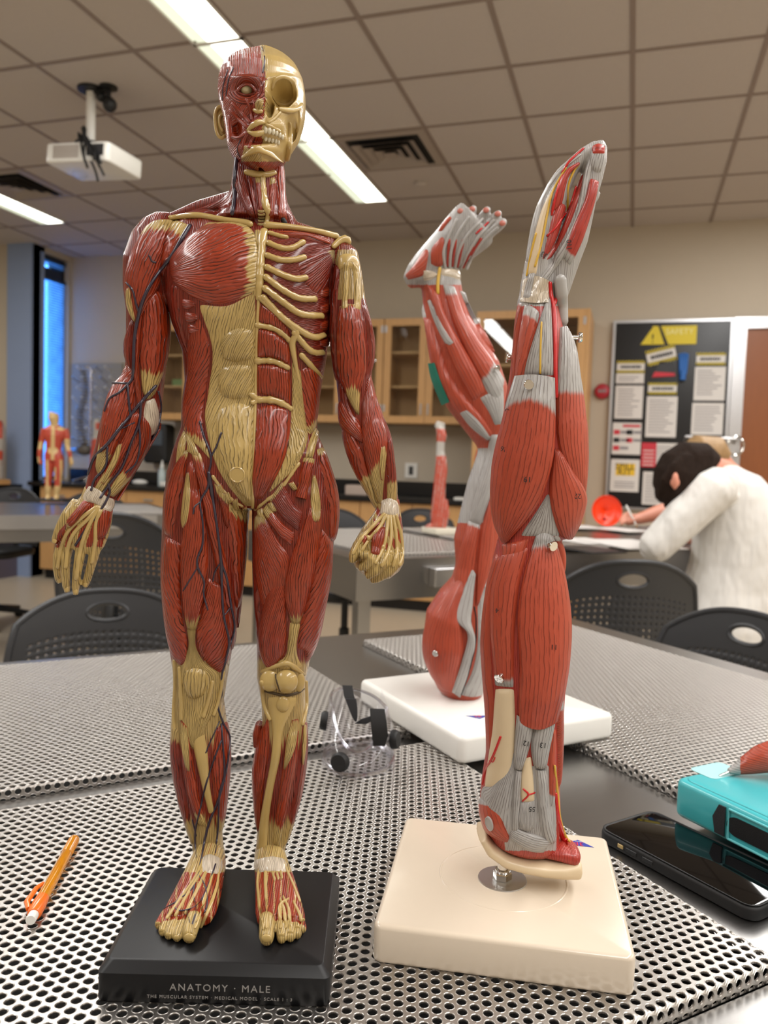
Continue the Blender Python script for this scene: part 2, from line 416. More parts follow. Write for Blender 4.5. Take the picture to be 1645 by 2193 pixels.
def tray(a0, a1, b0, b1, label, name='perforated_tray', z=0.92, lip=0.0125, pitch=0.009, hr=0.00295):
    r = 0.0035
    def bend(x, z, lo, hi):
        for s, e in ((1, hi), (-1, lo)):
            t = (x-e)*s+r                      # distance past the start of the bend
            arc = np.clip(t, 0, r*math.pi/2); th_ = arc/r; down = np.maximum(t-r*math.pi/2, 0)
            nx = np.where(t > 0, e*s-r+(r+z)*np.sin(th_), x*s)
            nz = np.where(t > 0, (r+z)*np.cos(th_)-r-down, z)
            x, z = nx*s, nz
        return x, z
    ov = lip-r+r*math.pi/2-r
    def fn(V):
        a, b, zz = V[:, 0], V[:, 1], V[:, 2]
        a = np.clip(a, a0-ov, a1+ov); b = np.clip(b, b0-ov, b1+ov)
        a2, za = bend(a, zz, a0, a1)
        b2, zb = bend(b, zz, b0, b1)
        return np.stack([a2, b2, np.minimum(za, zb)], 1)
    ka = lambda C: ~(((C[:, 0] < a0) | (C[:, 0] > a1)) & ((C[:, 1] < b0) | (C[:, 1] > b1)))
    V, Q = perf_cells(a0-ov, a1+ov, b0-ov, b1+ov, pitch, hr, fn=fn, keep=ka)
    c = np.array([(a0+a1)/2, (b0+b1)/2, 0.0])
    me = fast_mesh(name, V-c, Q, M['steelperf'])
    o = bpy.data.objects.new(name, me); COL.objects.link(o)
    o.location = tb(c[0], c[1], z); o.rotation_euler = (0, 0, TA)
    return tag(o, label, 'tray', 'perforated steel trays')
tray(-0.06, 0.494, 0.327, 0.792, 'perforated steel tray nearest the camera, under the black and cream stands')
tray(-0.06, 0.494, 0.837, 1.343, 'perforated steel tray at the back left of the table, behind the tall model')
tray(0.662, 1.150, 0.300, 1.310, 'long perforated steel tray on the right, under the white leg stand')

def lab_table(name, label, a0, a1, b0, b1, openings, group=None):
    ca, cb = (a0+a1)/2, (b0+b1)/2
    r = empty(name, tb(ca, cb, 0), TA, label, 'table', group)
    zt = 0.908
    def B(b, x0, x1, y0, y1, z0, z1): b.box(x0-ca, x1-ca, y0-cb, y1-cb, z0, z1)
    # top frame: cells between the cut lines that are not openings
    xs = sorted({a0, a1, *[v for o in openings for v in o[:2]]}); ys = sorted({b0, b1, *[v for o in openings for v in o[2:]]})
    b = MB()
    for i in range(len(xs)-1):
        for j in range(len(ys)-1):
            mx_, my_ = (xs[i]+xs[i+1])/2, (ys[j]+ys[j+1])/2
            if any(o[0] < mx_ < o[1] and o[2] < my_ < o[3] for o in openings): continue
            B(b, xs[i], xs[i+1], ys[j], ys[j+1], zt-0.004, zt)
    bm = bmesh.new()
    o = b.build('top_frame', M['steel'], r)
    bm.from_mesh(o.data); bmesh.ops.remove_doubles(bm, verts=bm.verts, dist=1e-5)
    # drop inner walls between neighbouring cells
    seen = {}
    for f in bm.faces:
        k = tuple(sorted(v.index for v in f.verts)); seen.setdefault(k, []).append(f)
    bmesh.ops.delete(bm, geom=[f for v in seen.values() if len(v) > 1 for f in v], context='FACES')
    bm.to_mesh(o.data); bm.free()
    b = MB(); t = 0.003
    B(b, a0, a0+t, b0, b1, zt-0.15, zt-0.003); B(b, a1-t, a1, b0, b1, zt-0.15, zt-0.003)
    B(b, a0, a1, b0, b0+t, zt-0.15, zt-0.003); B(b, a0, a1, b1-t, b1, zt-0.15, zt-0.003)
    b.build('apron', M['steel'], r)
    b = MB()
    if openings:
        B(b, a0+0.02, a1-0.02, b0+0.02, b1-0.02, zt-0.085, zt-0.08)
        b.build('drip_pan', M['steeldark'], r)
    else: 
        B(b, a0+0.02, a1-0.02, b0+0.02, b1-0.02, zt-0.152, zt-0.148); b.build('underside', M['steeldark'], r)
    for x in (a0+0.05, a1-0.05):
        for y in (b0+0.05, b1-0.05):
            b = MB(); B(b, x-0.025, x+0.025, y-0.025, y+0.025, 0.0, zt-0.06); b.build('leg', M['steel'], r)
    return r, B
T1, _ = lab_table('dissection_table', 'big stainless steel dissection table in the foreground holding the models', -0.2, 1.24, 0.12, 1.405,
          [(-0.062, 0.496, 0.325, 0.794), (-0.062, 0.496, 0.835, 1.345), (0.660, 1.152, 0.298, 1.312)])
# ------------------------------------------------------------------ far tables, counter, cabinets
T2, B2 = lab_table('dissection_table', 'steel table behind on the right where the white-coated person writes', 1.227, 4.3, 2.50, 3.72,
           [(1.33, 1.90, 2.58, 3.62), (2.0, 2.6, 2.58, 3.62)], None)
def outlet_box(B, r, a, b, z, w=0.17):
    bb = MB(); B(bb, a, a+w, b-0.045, b, z-0.035, z+0.035); bb.build('outlet_box', M['alu'], r, bevel=0.004)
    bb = MB(); B(bb, a+w*0.58, a+w*0.78, b-0.047, b-0.044, z-0.018, z+0.018); bb.build('socket', M['greyplastic'], r)
outlet_box(B2, T2, 1.53, 2.50, 0.838, 0.19)
T3, B3 = lab_table('dissection_table', 'steel table at the far left with a small muscle figure on it', -0.9, 1.19, 4.74, 5.96,
           [(0.72, 1.12, 4.80, 5.60)])
for k in range(2):
    bb = MB(); B3(bb, 0.10+k*0.12, 0.135+k*0.12, 4.736, 4.741, 0.845, 0.875); bb.build('socket', M['greyplastic'], T3)
bb = MB(); B3(bb, -0.9, 1.0, 4.725, 4.741, 0.83, 0.905); bb.build('outlet_strip', M['alu'], T3)
# trays in the far tables
tray(1.332, 1.898, 2.582, 3.618, 'perforated steel tray at the near end of the right background table', pitch=0.018, hr=0.0058)
tray(2.002, 2.598, 2.582, 3.618, 'perforated steel tray under the papers on the right background table', pitch=0.018, hr=0.0058)
tray(0.722, 1.118, 4.802, 5.598, 'perforated steel tray on the far left table', pitch=0.018, hr=0.0058)

# base cabinets and black counter
def base_cabinet(x0, x1, label):
    r = empty('base_cabinet', ((x0+x1)/2, 6.75, 0.1), 0, label, 'cabinet', 'base cabinets under the counter')
    MB().box(x0, x1, 6.46, 7.04, 0.1, 0.93).build('carcass', M['wood'], r, world=True)
    n = max(1, round((x1-x0)/0.5)); w = (x1-x0)/n
    for i in range(n):
        a, b_ = x0+i*w+0.004, x0+(i+1)*w-0.004
        d = MB().box(a, b_, 6.44, 6.462, 0.745, 0.925).build('drawer', M['wood'], r, world=True, bevel=0.002)
        MB().box((a+b_)/2-0.05, (a+b_)/2+0.05, 6.425, 6.441, 0.83, 0.85).build('handle', M['alu'], d, world=True, bevel=0.003)
        d = MB().box(a, b_, 6.44, 6.462, 0.105, 0.737).build('door', M['wood'], r, world=True, bevel=0.002)
        MB().box(b_-0.07, b_-0.055, 6.425, 6.441, 0.60, 0.70).build('handle', M['alu'], d, world=True, bevel=0.003)
base_cabinet(-5.60, -4.10, 'wooden base cabinet at the left end of the counter, under the pegboard')
base_cabinet(-4.10, -2.70, 'wooden base cabinet under the middle of the counter, below the towel dispenser')
base_cabinet(-2.70, -1.30, 'wooden base cabinet at the right end of the counter, beside the tall cabinet')
b = MB(); b.box(-5.72, -1.29, 6.40, 7.05, 0.93, 0.97)
o = b.build('counter', M['black'], bevel=0.003); tag(o, 'long black counter top along the back wall', 'counter')
o = MB().box(-5.72, -1.29, 7.02, 7.055, 0.9705, 1.10).build('backsplash', M['black'], bevel=0.003); tag(o, 'black raised strip along the wall behind the counter', 'backsplash')
o = MB().box(-5.60, -1.30, 6.52, 7.0, 0, 0.1).build('toe_kick', M['black']); tag(o, 'black plinth under the wooden base cabinets', 'plinth')

def glass_door(r, x0, x1, z0, z1, yf, pull):
    f = 0.062; b = MB()
    b.box(x0, x0+f, yf, yf+0.022, z0, z1); b.box(x1-f, x1, yf, yf+0.022, z0, z1)
    b.box(x0+f, x1-f, yf, yf+0.022, z0, z0+f); b.box(x0+f, x1-f, yf, yf+0.022, z1-f, z1)
    d = b.build('door', M['wood'], r, world=True)
    MB().box(x0+f-0.005, x1-f+0.005, yf+0.009, yf+0.013, z0+f-0.005, z1-f+0.005).build('glass_pane', M['glass'], d, world=True)
    px_ = x0+0.03 if pull < 0 else x1-0.03
    MB().box(px_-0.006, px_+0.006, yf-0.022, yf+0.001, z0+0.07, z0+0.17).build('handle', M['alu'], d, world=True, bevel=0.003)
    hx = x1-0.012 if pull < 0 else x0+0.012
    for z in (z0+0.1, z1-0.12):
        MB().box(hx-0.01, hx+0.01, yf-0.003, yf+0.001, z, z+0.06).build('hinge', M['alu'], d, world=True)
def glass_cabinet(name, x0, x1, z0, z1, yf, shelves, label, group=None, doors=True):
    r = empty(name, ((x0+x1)/2, (yf+YW)/2, z0), 0, label, 'cabinet', group); t = 0.02
    b = MB(); b.box(x0, x0+t, yf+0.024, YW-0.01, z0, z1); b.box(x1-t, x1, yf+0.024, YW-0.01, z0, z1)
    b.box(x0, x1, yf+0.024, YW-0.01, z0, z0+t); b.box(x0, x1, yf+0.024, YW-0.01, z1-t, z1); b.box(x0, x1, YW-0.025, YW-0.01, z0, z1)
    b.build('carcass', M['woodin'], r, world=True)
    for z in shelves: MB().box(x0+t, x1-t, yf+0.06, YW-0.02, z, z+0.02).build('shelf', M['woodin'], r, world=True)
    if doors:
        m = (x0+x1)/2
        glass_door(r, x0+0.003, m-0.002, z0+0.003, z1-0.003, yf, 1); glass_door(r, m+0.002, x1-0.003, z0+0.003, z1-0.003, yf, -1)
    return r
glass_cabinet('wall_cabinet', -4.48, -3.702, 1.615, 2.53, 6.68, (1.93, 2.23), 'glass-doored wall cabinet left of the tall model torso', 'glass-fronted wall cabinets')
glass_cabinet('wall_cabinet', -3.698, -2.922, 1.615, 2.53, 6.68, (1.93, 2.23), 'glass-doored wall cabinet hidden mostly behind the tall model torso', 'glass-fronted wall cabinets')
glass_cabinet('wall_cabinet', -2.918, -2.142, 1.615, 2.53, 6.68, (1.93, 2.23), 'glass-doored wall cabinet just right of the tall model torso', 'glass-fronted wall cabinets')
glass_cabinet('wall_cabinet', -2.138, -1.362, 1.615, 2.53, 6.68, (1.93, 2.23), 'glass-doored wall cabinet between the tall model and the leg model', 'glass-fronted wall cabinets')
tc_ = glass_cabinet('tall_cabinet', -1.27, -0.395, 1.0, 2.52, 6.42, (1.35, 1.72, 2.08), 'tall wooden cabinet with glass doors behind the arm model')
MB().box(-1.27, -0.395, 6.44, 7.04, 0.0, 1.0).build('lower_carcass', M['wood'], tc_, world=True)
for x0, x1 in ((-1.265, -0.835), (-0.83, -0.40)):
    MB().box(x0, x1, 6.42, 6.441, 0.1, 0.995).build('lower_door', M['wood'], tc_, world=True, bevel=0.002)
MB().box(-0.396, -0.372, 6.42, 7.04, 0.0, 2.52).build('side_panel', M['wood'], tc_, world=True)
# things inside the cabinet by the torso
o = MB().box(-4.36, -4.0, 6.82, 6.98, 1.951, 2.02).build('storage_box', mat('green_card', '7E9A62', 0.6), bevel=0.004); tag(o, 'flat green box on a shelf in the leftmost glass cabinet', 'box')

# ------------------------------------------------------------------ pegboard, stand, dispenser, bottle
pg = empty('drying_rack', (-5.40, 7.05, 1.33), 0, 'grey drying pegboard with slanting pegs on the back wall by the window', 'drying rack')
M['greyboard'] = mat('grey_board', '98948C', 0.5, 0.0, var=0.05)
MB().box(-5.72, -5.09, 7.03, 7.055, 1.30, 2.21).build('board', M['greyboard'], pg, world=True, bevel=0.004)
k = 0
for j in range(8):
    for i in range(5):
        x = -5.62+i*0.115+(0.055 if j % 2 else 0); z = 1.38+j*0.105
        if x > -5.12: continue
        MB().tube([(x, 7.032, z), (x, 6.95, z+0.035), (x, 6.925, z+0.05)], [0.008, 0.008, 0.011], 8).build('peg', M['white'] if (i+j) % 3 else M['alu'], pg, True, world=True)
MB().box(-5.70, -5.11, 6.97, 7.03, 1.295, 1.32).build('drip_tray', M['alu'], pg, world=True)
st = empty('spine_model', (-5.22, 6.70, 0.97), 0, 'dark jointed spine model hanging on a thin metal stand in front of the pegboard', 'spine model')
MB().tube([(-5.22, 6.7, 0.98), (-5.22, 6.7, 2.10), (-5.24, 6.68, 2.14), (-5.27, 6.66, 2.12)], 0.009, 10).build('pole', M['chrome'], st, True, world=True)
b = MB()
for a in range(5):
    t = 2*math.pi*a/5; b.tube([(-5.22, 6.7, 1.03), (-5.22+0.1*math.cos(t), 6.7+0.1*math.sin(t), 1.005), (-5.22+0.16*math.cos(t), 6.7+0.16*math.sin(t), 0.985)], 0.009, 8)
b.build('base', M['chrome'], st, True, world=True)
M['bone_dark'] = mat('dark_bone', '5E5852', 0.5)
for i in range(22):
    z = 2.08-i*0.034; x = -5.27+0.03*math.sin(i*0.33); s = 0.022+0.012*i/22
    b = MB(); b.sphere((x, 6.66, z), (s, s*0.8, 0.013), 10, 6); b.tube([(x, 6.66, z), (x, 6.60, z-0.01)], [0.008, 0.004], 6); b.tube([(x-s*1.7, 6.65, z), (x+s*1.7, 6.65, z)], 0.006, 6)
    b.build('vertebra', M['bone_dark'], st, True, world=True)
b = MB(); b.sphere((-5.26, 6.66, 1.30), (0.09, 0.05, 0.055), 16, 8); b.build('pelvis', M['bone_dark'], st, True, world=True)
dp = empty('towel_dispenser', (-4.50, 6.98, 1.20), 0, 'black paper towel dispenser on the back wall above the counter', 'paper towel dispenser')
q = pY(343, 950, 6.98)
b = MB(); slab(b, 0.27, 0.40, 0, 0.16, 0.04, 0.02, Matrix.Translation((q[0], 7.04, q[2])) @ Matrix.Rotation(math.radians(90), 4, 'X')); b.build('cover', M['blackplastic'], dp, True, world=True)
MB().box(q[0]-0.09, q[0]+0.09, 6.872, 6.885, q[2]-0.02, q[2]+0.13).build('window_panel', mat('smoky_panel', '4A5560', 0.15), dp, world=True, bevel=0.003)
bo = empty('wash_bottle', (0, 0, 0)); q = pY(347, 1025, 6.62); bo.location = (q[0], 6.62, 0.97); tag(bo, 'slim pale plastic bottle on the black counter under the towel dispenser', 'bottle')
MB().lathe([(0.035, 0), (0.038, 0.01), (0.038, 0.13), (0.02, 0.165), (0.016, 0.18)]).build('body', mat('pale_bottle', 'B9C6C6', 0.25), bo, True)
MB().lathe([(0.018, 0.18), (0.018, 0.2), (0.012, 0.21), (0.006, 0.25)]).build('cap', M['white'], bo, True)
o = MB().box(q[0]+0.05, q[0]+0.22, 6.5, 6.62, 0.971, 1.02).build('tissue_box', M['white'], bevel=0.01); tag(o, 'small white box on the black counter beside the pale bottle', 'box')
q = pY(300, 1012, 6.6)
o = MB().sphere((q[0], 6.6, 1.0), (0.08, 0.06, 0.029)).build('white_bowl', M['white'], smooth=True); tag(o, 'low white lump of cloth on the counter left of the bottle', 'cloth'); o.name = 'folded_cloth'
q = pY(770, 1035, 6.6)
o = MB().box(q[0]-0.10, q[0]+0.10, 6.5, 6.68, 0.971, 1.06).build('instrument_tray', mat('glove_box_card', 'B9A79B', 0.6), bevel=0.01); tag(o, 'pale box on the black counter between the tall model and the leg model', 'box'); o.name = 'cardboard_box'
q = pY(990, 1058, 6.5)
o = MB().box(q[0]-0.06, q[0]+0.05, 6.45, 6.6, 0.971, 0.995).build('paper_pad', M['white'], bevel=0.004); tag(o, 'white pad at the right end of the black counter', 'paper pad')
q = pY(880, 1010, 7.04)
wo = empty('wall_outlet', (q[0], 7.05, q[2]), 0, 'small pale wall outlet above the counter, left of the small arm model', 'wall outlet')
MB().box(q[0]-0.06, q[0]+0.06, 7.045, 7.06, q[2]-0.06, q[2]+0.08).build('plate', M['white'], wo, world=True, bevel=0.003)
MB().box(q[0]-0.02, q[0]+0.02, 7.04, 7.046, q[2]-0.03, q[2]+0.05).build('socket', M['greyplastic'], wo, world=True)

# ------------------------------------------------------------------ notice board, door, alarm
def text(s, size, M4, m, parent=None, name='lettering', ext=0.0002, align='CENTER', spacing=1.0, kind=None, res=3):
    c = bpy.data.curves.new(name, 'FONT'); c.body = s; c.size = size; c.align_x = align; c.align_y = 'CENTER'; c.extrude = ext; c.space_character = spacing; c.resolution_u = res
    t = bpy.data.objects.new(name, c); COL.objects.link(t); bpy.context.view_layer.update()
    me = bpy.data.meshes.new_from_object(t.evaluated_get(bpy.context.evaluated_depsgraph_get()))
    bpy.data.objects.remove(t); bpy.data.curves.remove(c)
    me.materials.clear(); me.materials.append(m)
    Mx = Matrix(M4); 
    if parent is not None: Mx = Matrix.Translation(-Vector(top_of(parent).location)) @ Mx
    me.transform(Mx)
    o = bpy.data.objects.new(name, me); COL.objects.link(o); o.parent = parent
    return o
WALLTXT = lambda x, y, z, rot=0: Matrix.Translation((x, y, z)) @ Matrix.Rotation(math.radians(90), 4, 'X') @ Matrix.Rotation(math.radians(rot), 4, 'Z')
BX0, BX1, BZ0, BZ1 = -0.19, 0.71, 0.955, 2.505
nb = empty('notice_board', ((BX0+BX1)/2, 7.05, BZ0), 0, 'tall black notice board with safety papers between tall cabinet and door', 'notice board')
MB().box(BX0, BX1, 7.03, 7.055, BZ0, BZ1).build('backing', M['black'], nb, world=True)
b = MB(); t = 0.022
b.box(BX0-t, BX0, 7.015, 7.056, BZ0-t, BZ1+t); b.box(BX1, BX1+t, 7.015, 7.056, BZ0-t, BZ1+t); b.box(BX0, BX1, 7.015, 7.056, BZ0-t, BZ0); b.box(BX0, BX1, 7.015, 7.056, BZ1, BZ1+t)
b.build('frame', M['alu'], nb, world=True)
M['yellow'] = mat('warning_yellow', 'D8C22A', 0.5); M['ink'] = mat('black_ink', '17171A', 0.6); M['greyink'] = mat('grey_print', '8A868A', 0.7)
M['redp'] = mat('red_print', 'C8303F', 0.6); M['yellowp'] = mat('yellow_print', 'E5BC2E', 0.6); M['paleyellow'] = mat('pale_lettering', 'EFE9A6', 0.6)
def wallrect(px0, py0, px1, py1, y=7.03):
    p, q = pY(px0, py0, y), pY(px1, py1, y); return min(p[0], q[0]), max(p[0], q[0]), min(p[2], q[2]), max(p[2], q[2])
def sheet(px0, py0, px1, py1, name, label, cat, m=None, lines=True, y=7.026, group='papers pinned on the notice board'):
    x0, x1, z0, z1 = wallrect(px0, py0, px1, py1)
    r = empty(name, ((x0+x1)/2, y, z0), 0, label, cat, group)
    MB().box(x0, x1, y-0.002, y+0.003, z0, z1).build('sheet', m or M['paper'], r, world=True)
    if lines:
        n = int((z1-z0)/0.025); b = MB(); rr = random.Random(int(px0*7+py0))
        for i in range(1, n):
            z = z1-0.012-i*0.024; b.box(x0+0.02, x0+0.02+(x1-x0-0.04)*rr.uniform(0.55, 1), y-0.0028, y-0.0018, z, z+0.008)
        b.build('printed_lines', M['greyink'], r, world=True)
    return r, (x0, x1, z0, z1, y)
def title(px0, py0, px1, py1, s, label, rot=0):
    x0, x1, z0, z1 = wallrect(px0, py0, px1, py1); y = 7.024; cx, cz = (x0+x1)/2, (z0+z1)/2; W, H = (x1-x0), (z1-z0)
    r = empty('title_card', (cx, y, cz-H/2), 0, label, 'title card', 'striped title cards on the notice board')
    def Mx(dy=0): return Matrix.Translation((cx, y-dy, cz)) @ Matrix.Rotation(math.radians(-rot), 4, 'Y')
    b = MB(); b.boxm(Mx(), W, 0.004, H); b.build('card', M['paper'], r, world=True)
    b = MB(); n = 9
    for zz in (H/2-H*0.11, -H/2+H*0.11):
        b.boxm(Mx(0.0025) @ Matrix.Translation((0, 0, zz)), W, 0.001, H*0.22); c2 = MB()
        for i in range(n):
            x = -W/2+(i+0.5)*W/n; c2.add([Mx(0.0032) @ Vector((x+dx, 0, zz+dz)) for dx, dz in ((-W/n*0.45, -H*0.11), (0.0, -H*0.11), (W/n*0.45, H*0.11), (0, H*0.11))], [(0, 1, 2, 3)])
        c2.build('stripes', M['ink'], r, world=True)
    b.build('border', M['yellow'], r, world=True)
    b = MB(); rr = random.Random(len(s)); x = -W*0.36
    while x < W*0.34:                      # the heading is too blurred to read: a row of dark print marks
        wd = rr.uniform(0.010, 0.018); b.boxm(Mx(0.0032) @ Matrix.Translation((x+wd/2, 0, 0)), wd, 0.0006, H*rr.uniform(0.20, 0.26)); x += wd+0.004
    b.build('printed_heading', M['ink'], r, world=True)
    return r
x0, x1, z0, z1 = wallrect(1398, 699, 1491, 737)
sf = empty('safety_sign', ((x0+x1)/2, 7.025, z0), 0, 'yellow safety sign with warning triangle at the top of the notice board', 'sign')
MB().box(x0, x1, 7.02, 7.028, z0, z1).build('panel', M['yellow'], sf, world=True)
p = pY(1372, 737, 7.03)[0]
MB().add([(p, 7.019, z0), (x0+0.10, 7.019, z0), ((p+x0+0.10)/2, 7.019, z1-0.005), (p, 7.027, z0), (x0+0.10, 7.027, z0), ((p+x0+0.10)/2, 7.027, z1-0.005)], [(0, 1, 2), (3, 5, 4), (0, 3, 4, 1), (1, 4, 5, 2), (2, 5, 3, 0)]).build('triangle', M['yellow'], sf, world=True)
b = MB(); b.add([(x0+0.10, 7.0185, z0), (x0+0.13, 7.0185, z0), (x0+0.065, 7.0185, z1), (x0+0.045, 7.0185, z1)], [(0, 1, 2, 3)]); b.build('black_bar', M['ink'], sf, world=True)
text('!', 0.11, WALLTXT((p+x0+0.10)/2, 7.018, z0+0.045), M['ink'], sf)
text('SAFETY', 0.066, WALLTXT(x0+0.215, 7.018, z1-0.05), M['paleyellow'], sf)
title(1322, 773, 1380, 799, 'aaaaaaa', 'striped title card at the left of the board, above the left column of papers')
title(1386, 745, 1447, 778, 'bbbbbb', 'tilted striped title card near the top middle of the board', rot=14)
title(1389, 820, 1449, 845, 'cccccccccc', 'striped title card under the red and black goggles picture')
title(1492, 756, 1553, 782, 'ddddddddd', 'striped title card at the right of the board')
sheet(1320, 800, 1379, 821, 'notice_paper', 'short strip of paper under the left striped title card', 'paper')
sheet(1319, 826, 1375, 897, 'notice_paper', 'white printed page in the left column, under the short strip', 'paper')
r, R4 = sheet(1313, 905, 1371, 974, 'hazard_chart', 'chart with small red and dark pictures in the left column', 'paper', lines=False)
b = MB(); b2 = MB(); b3 = MB(); X0, X1, Z0, Z1, y = R4; W, H = X1-X0, Z1-Z0
b.box(X0+W*0.35, X1-0.01, y-0.003, y-0.0018, Z1-H*0.14, Z1-H*0.06)
for i in range(3):
    for j in range(2):
        if i == 2 and j: continue
        zc = Z1-H*(0.3+0.25*i); xc = X0+W*(0.15+0.45*j)
        (b2 if (i+j) % 2 else b).box(xc-0.025, xc+0.025, y-0.003, y-0.0018, zc-0.02, zc+0.02); b3.box(xc+0.03, xc+0.10, y-0.003, y-0.0018, zc-0.012, zc+0.012)
b.build('red_print', M['redp'], r, world=True); b2.build('dark_print', M['ink'], r, world=True); b3.build('grey_print', M['greyink'], r, world=True)
r, R4 = sheet(1309, 983, 1367, 1054, 'spill_kit_notice', 'white notice with a yellow spill kit block, lowest in the left column', 'paper', lines=False)
X0, X1, Z0, Z1, y = R4; W, H = X1-X0, Z1-Z0
MB().box(X0+W*0.18, X1-W*0.15, y-0.003, y-0.0018, Z1-H*0.5, Z1-H*0.13).build('yellow_block', M['yellowp'], r, world=True)
text('SPILL', 0.075, WALLTXT((X0+X1)/2, y-0.0035, Z1-H*0.23), M['ink'], r); text('KIT', 0.075, WALLTXT((X0+X1)/2, y-0.0035, Z1-H*0.40), M['ink'], r)
b = MB()
for i in range(3): b.box(X0+W*0.15, X1-W*0.15, y-0.003, y-0.0018, Z0+H*(0.12+0.08*i), Z0+H*(0.15+0.08*i))
b.build('printed_lines', M['greyink'], r, world=True)
sheet(1386, 849, 1447, 937, 'notice_paper', 'white printed page in the middle column, under the third striped card', 'paper')
r, R4 = sheet(1375, 948, 1452, 1002, 'fire_notice', 'half red, half white notice in the middle column left of the dark hair', 'paper')
X0, X1, Z0, Z1, y = R4
MB().box(X0, X0+(X1-X0)*0.4, y-0.0035, y-0.001, Z0, Z1).build('red_panel', M['redp'], r, world=True)
b = MB()
for k in range(5): b.box(X0+0.015, X0+(X1-X0)*0.34, y-0.0042, y-0.0034, Z1-0.07-k*0.03, Z1-0.062-k*0.03)
b.build('pale_print', M['paper'], r, world=True)
sheet(1378, 1010, 1448, 1083, 'notice_paper', 'grey-white page partly behind the dark-haired head, bottom of the middle column', 'paper')
sheet(1489, 786, 1551, 858, 'notice_paper', 'upper white printed page in the right column of the board', 'paper')
sheet(1483, 863, 1547, 932, 'notice_paper', 'lower white printed page in the right column of the board', 'paper')
x0, x1, z0, z1 = wallrect(1398, 775, 1446, 808)
gp = empty('goggles_picture', ((x0+x1)/2, 7.02, z0), 0, 'red and dark goggles cut-out pinned under the tilted title card', 'picture')
b = MB(); b.prism([(x0, z0), (x1, z0+0.01), (x1-0.005, z0+0.035), (x0+0.02, z0+0.045)], 7.02, 7.027, Matrix(((1, 0, 0, 0), (0, 0, 1, 0), (0, 1, 0, 0), (0, 0, 0, 1)))); b.build('red_band', M['redp'], gp, world=True)
b = MB(); b.prism([(x0+0.02, z0+0.045), (x1-0.01, z0+0.035), (x1-0.04, z1), (x0+0.06, z1)], 7.021, 7.027, Matrix(((1, 0, 0, 0), (0, 0, 1, 0), (0, 1, 0, 0), (0, 0, 0, 1)))); b.build('dark_lens', M['greyplastic'], gp, world=True)
x0, x1, z0, z1 = wallrect(1453, 757, 1472, 815)
b = MB()
for i in range(4): b.tube([((x0+x1)/2+(i-1.5)*0.012, 6.985, z0+0.05), (x0+0.01+(x1-x0-0.02)*i/3, 6.985, z1-0.005*abs(i-1.5))], [0.014, 0.009], 8)
b.tube([((x0+x1)/2, 6.985, z0), ((x0+x1)/2, 6.985, z0+0.08)], 0.026, 10)
o = b.build('rubber_glove', mat('blue_nitrile', '1F63B0', 0.4), smooth=True); tag(o, 'bright blue rubber glove pinned on the notice board', 'glove')
al = empty('fire_alarm', (-0.27, 7.05, 1.86), 0, 'round red alarm on the wall left of the notice board', 'fire alarm')
q = pY(1293, 838, 7.03)-np.array([0.012, 0, 0])
MB().lathe([(0.066, 0.0), (0.066, -0.025), (0.055, -0.04), (0.02, -0.045)], (q[0], 7.058, q[2]), 32, Matrix.Rotation(math.radians(-90), 4, 'X')).build('housing', mat('alarm_red', 'A81E2E', 0.35), al, True, world=True)
b = MB()
for k in range(3): b.box(q[0]-0.030+k*0.022, q[0]-0.014+k*0.022, 7.011, 7.0135, q[2]-0.012, q[2]+0.014)
b.build('pale_print', M['greyink'], al, world=True)
# door with aluminium frame
dr = empty('door_1', (1.3, 7.05, 0)); dr['kind'] = 'structure'
MB().box(0.83, 1.78, 7.03, 7.055, 0.01, 2.44).build('panel', M['door'], dr, world=True)
b = MB(); b.box(0.735, 0.83, 7.00, 7.058, 0, 2.53); b.box(0.83, 1.88, 7.00, 7.058, 2.44, 2.53); b.box(1.78, 1.88, 7.0, 7.058, 0, 2.44); b.build('door_frame', M['alu'], dr, world=True)
q = pY(1575, 955, 6.95)
ch = empty('coat_hook', (q[0], 7.0, q[2]-0.1), 0, 'metal hook rail with rings beside the brown door, behind the heads', 'hook rail')
qa, qb = pY(1468, 935, 6.95), pY(1575, 940, 6.95)
MB().tube([(qa[0], 6.99, qa[2]-0.03), (qa[0], 6.93, qa[2]), (qb[0], 6.93, qb[2]), (qb[0], 6.99, qb[2]-0.03)], 0.012, 10).build('rail', M['alu'], ch, True, world=True)
MB().tube([(q[0]+0.06*math.cos(t), 6.93, q[2]+0.075*math.sin(t)) for t in np.linspace(0, 2*math.pi, 25)], 0.008, 8).build('ring', M['chrome'], ch, True, world=True)
MB().box(q[0]-0.14, q[0]-0.02, 6.93, 7.0, q[2]-0.12, q[2]-0.08).build('bracket', M['alu'], ch, world=True, bevel=0.004)

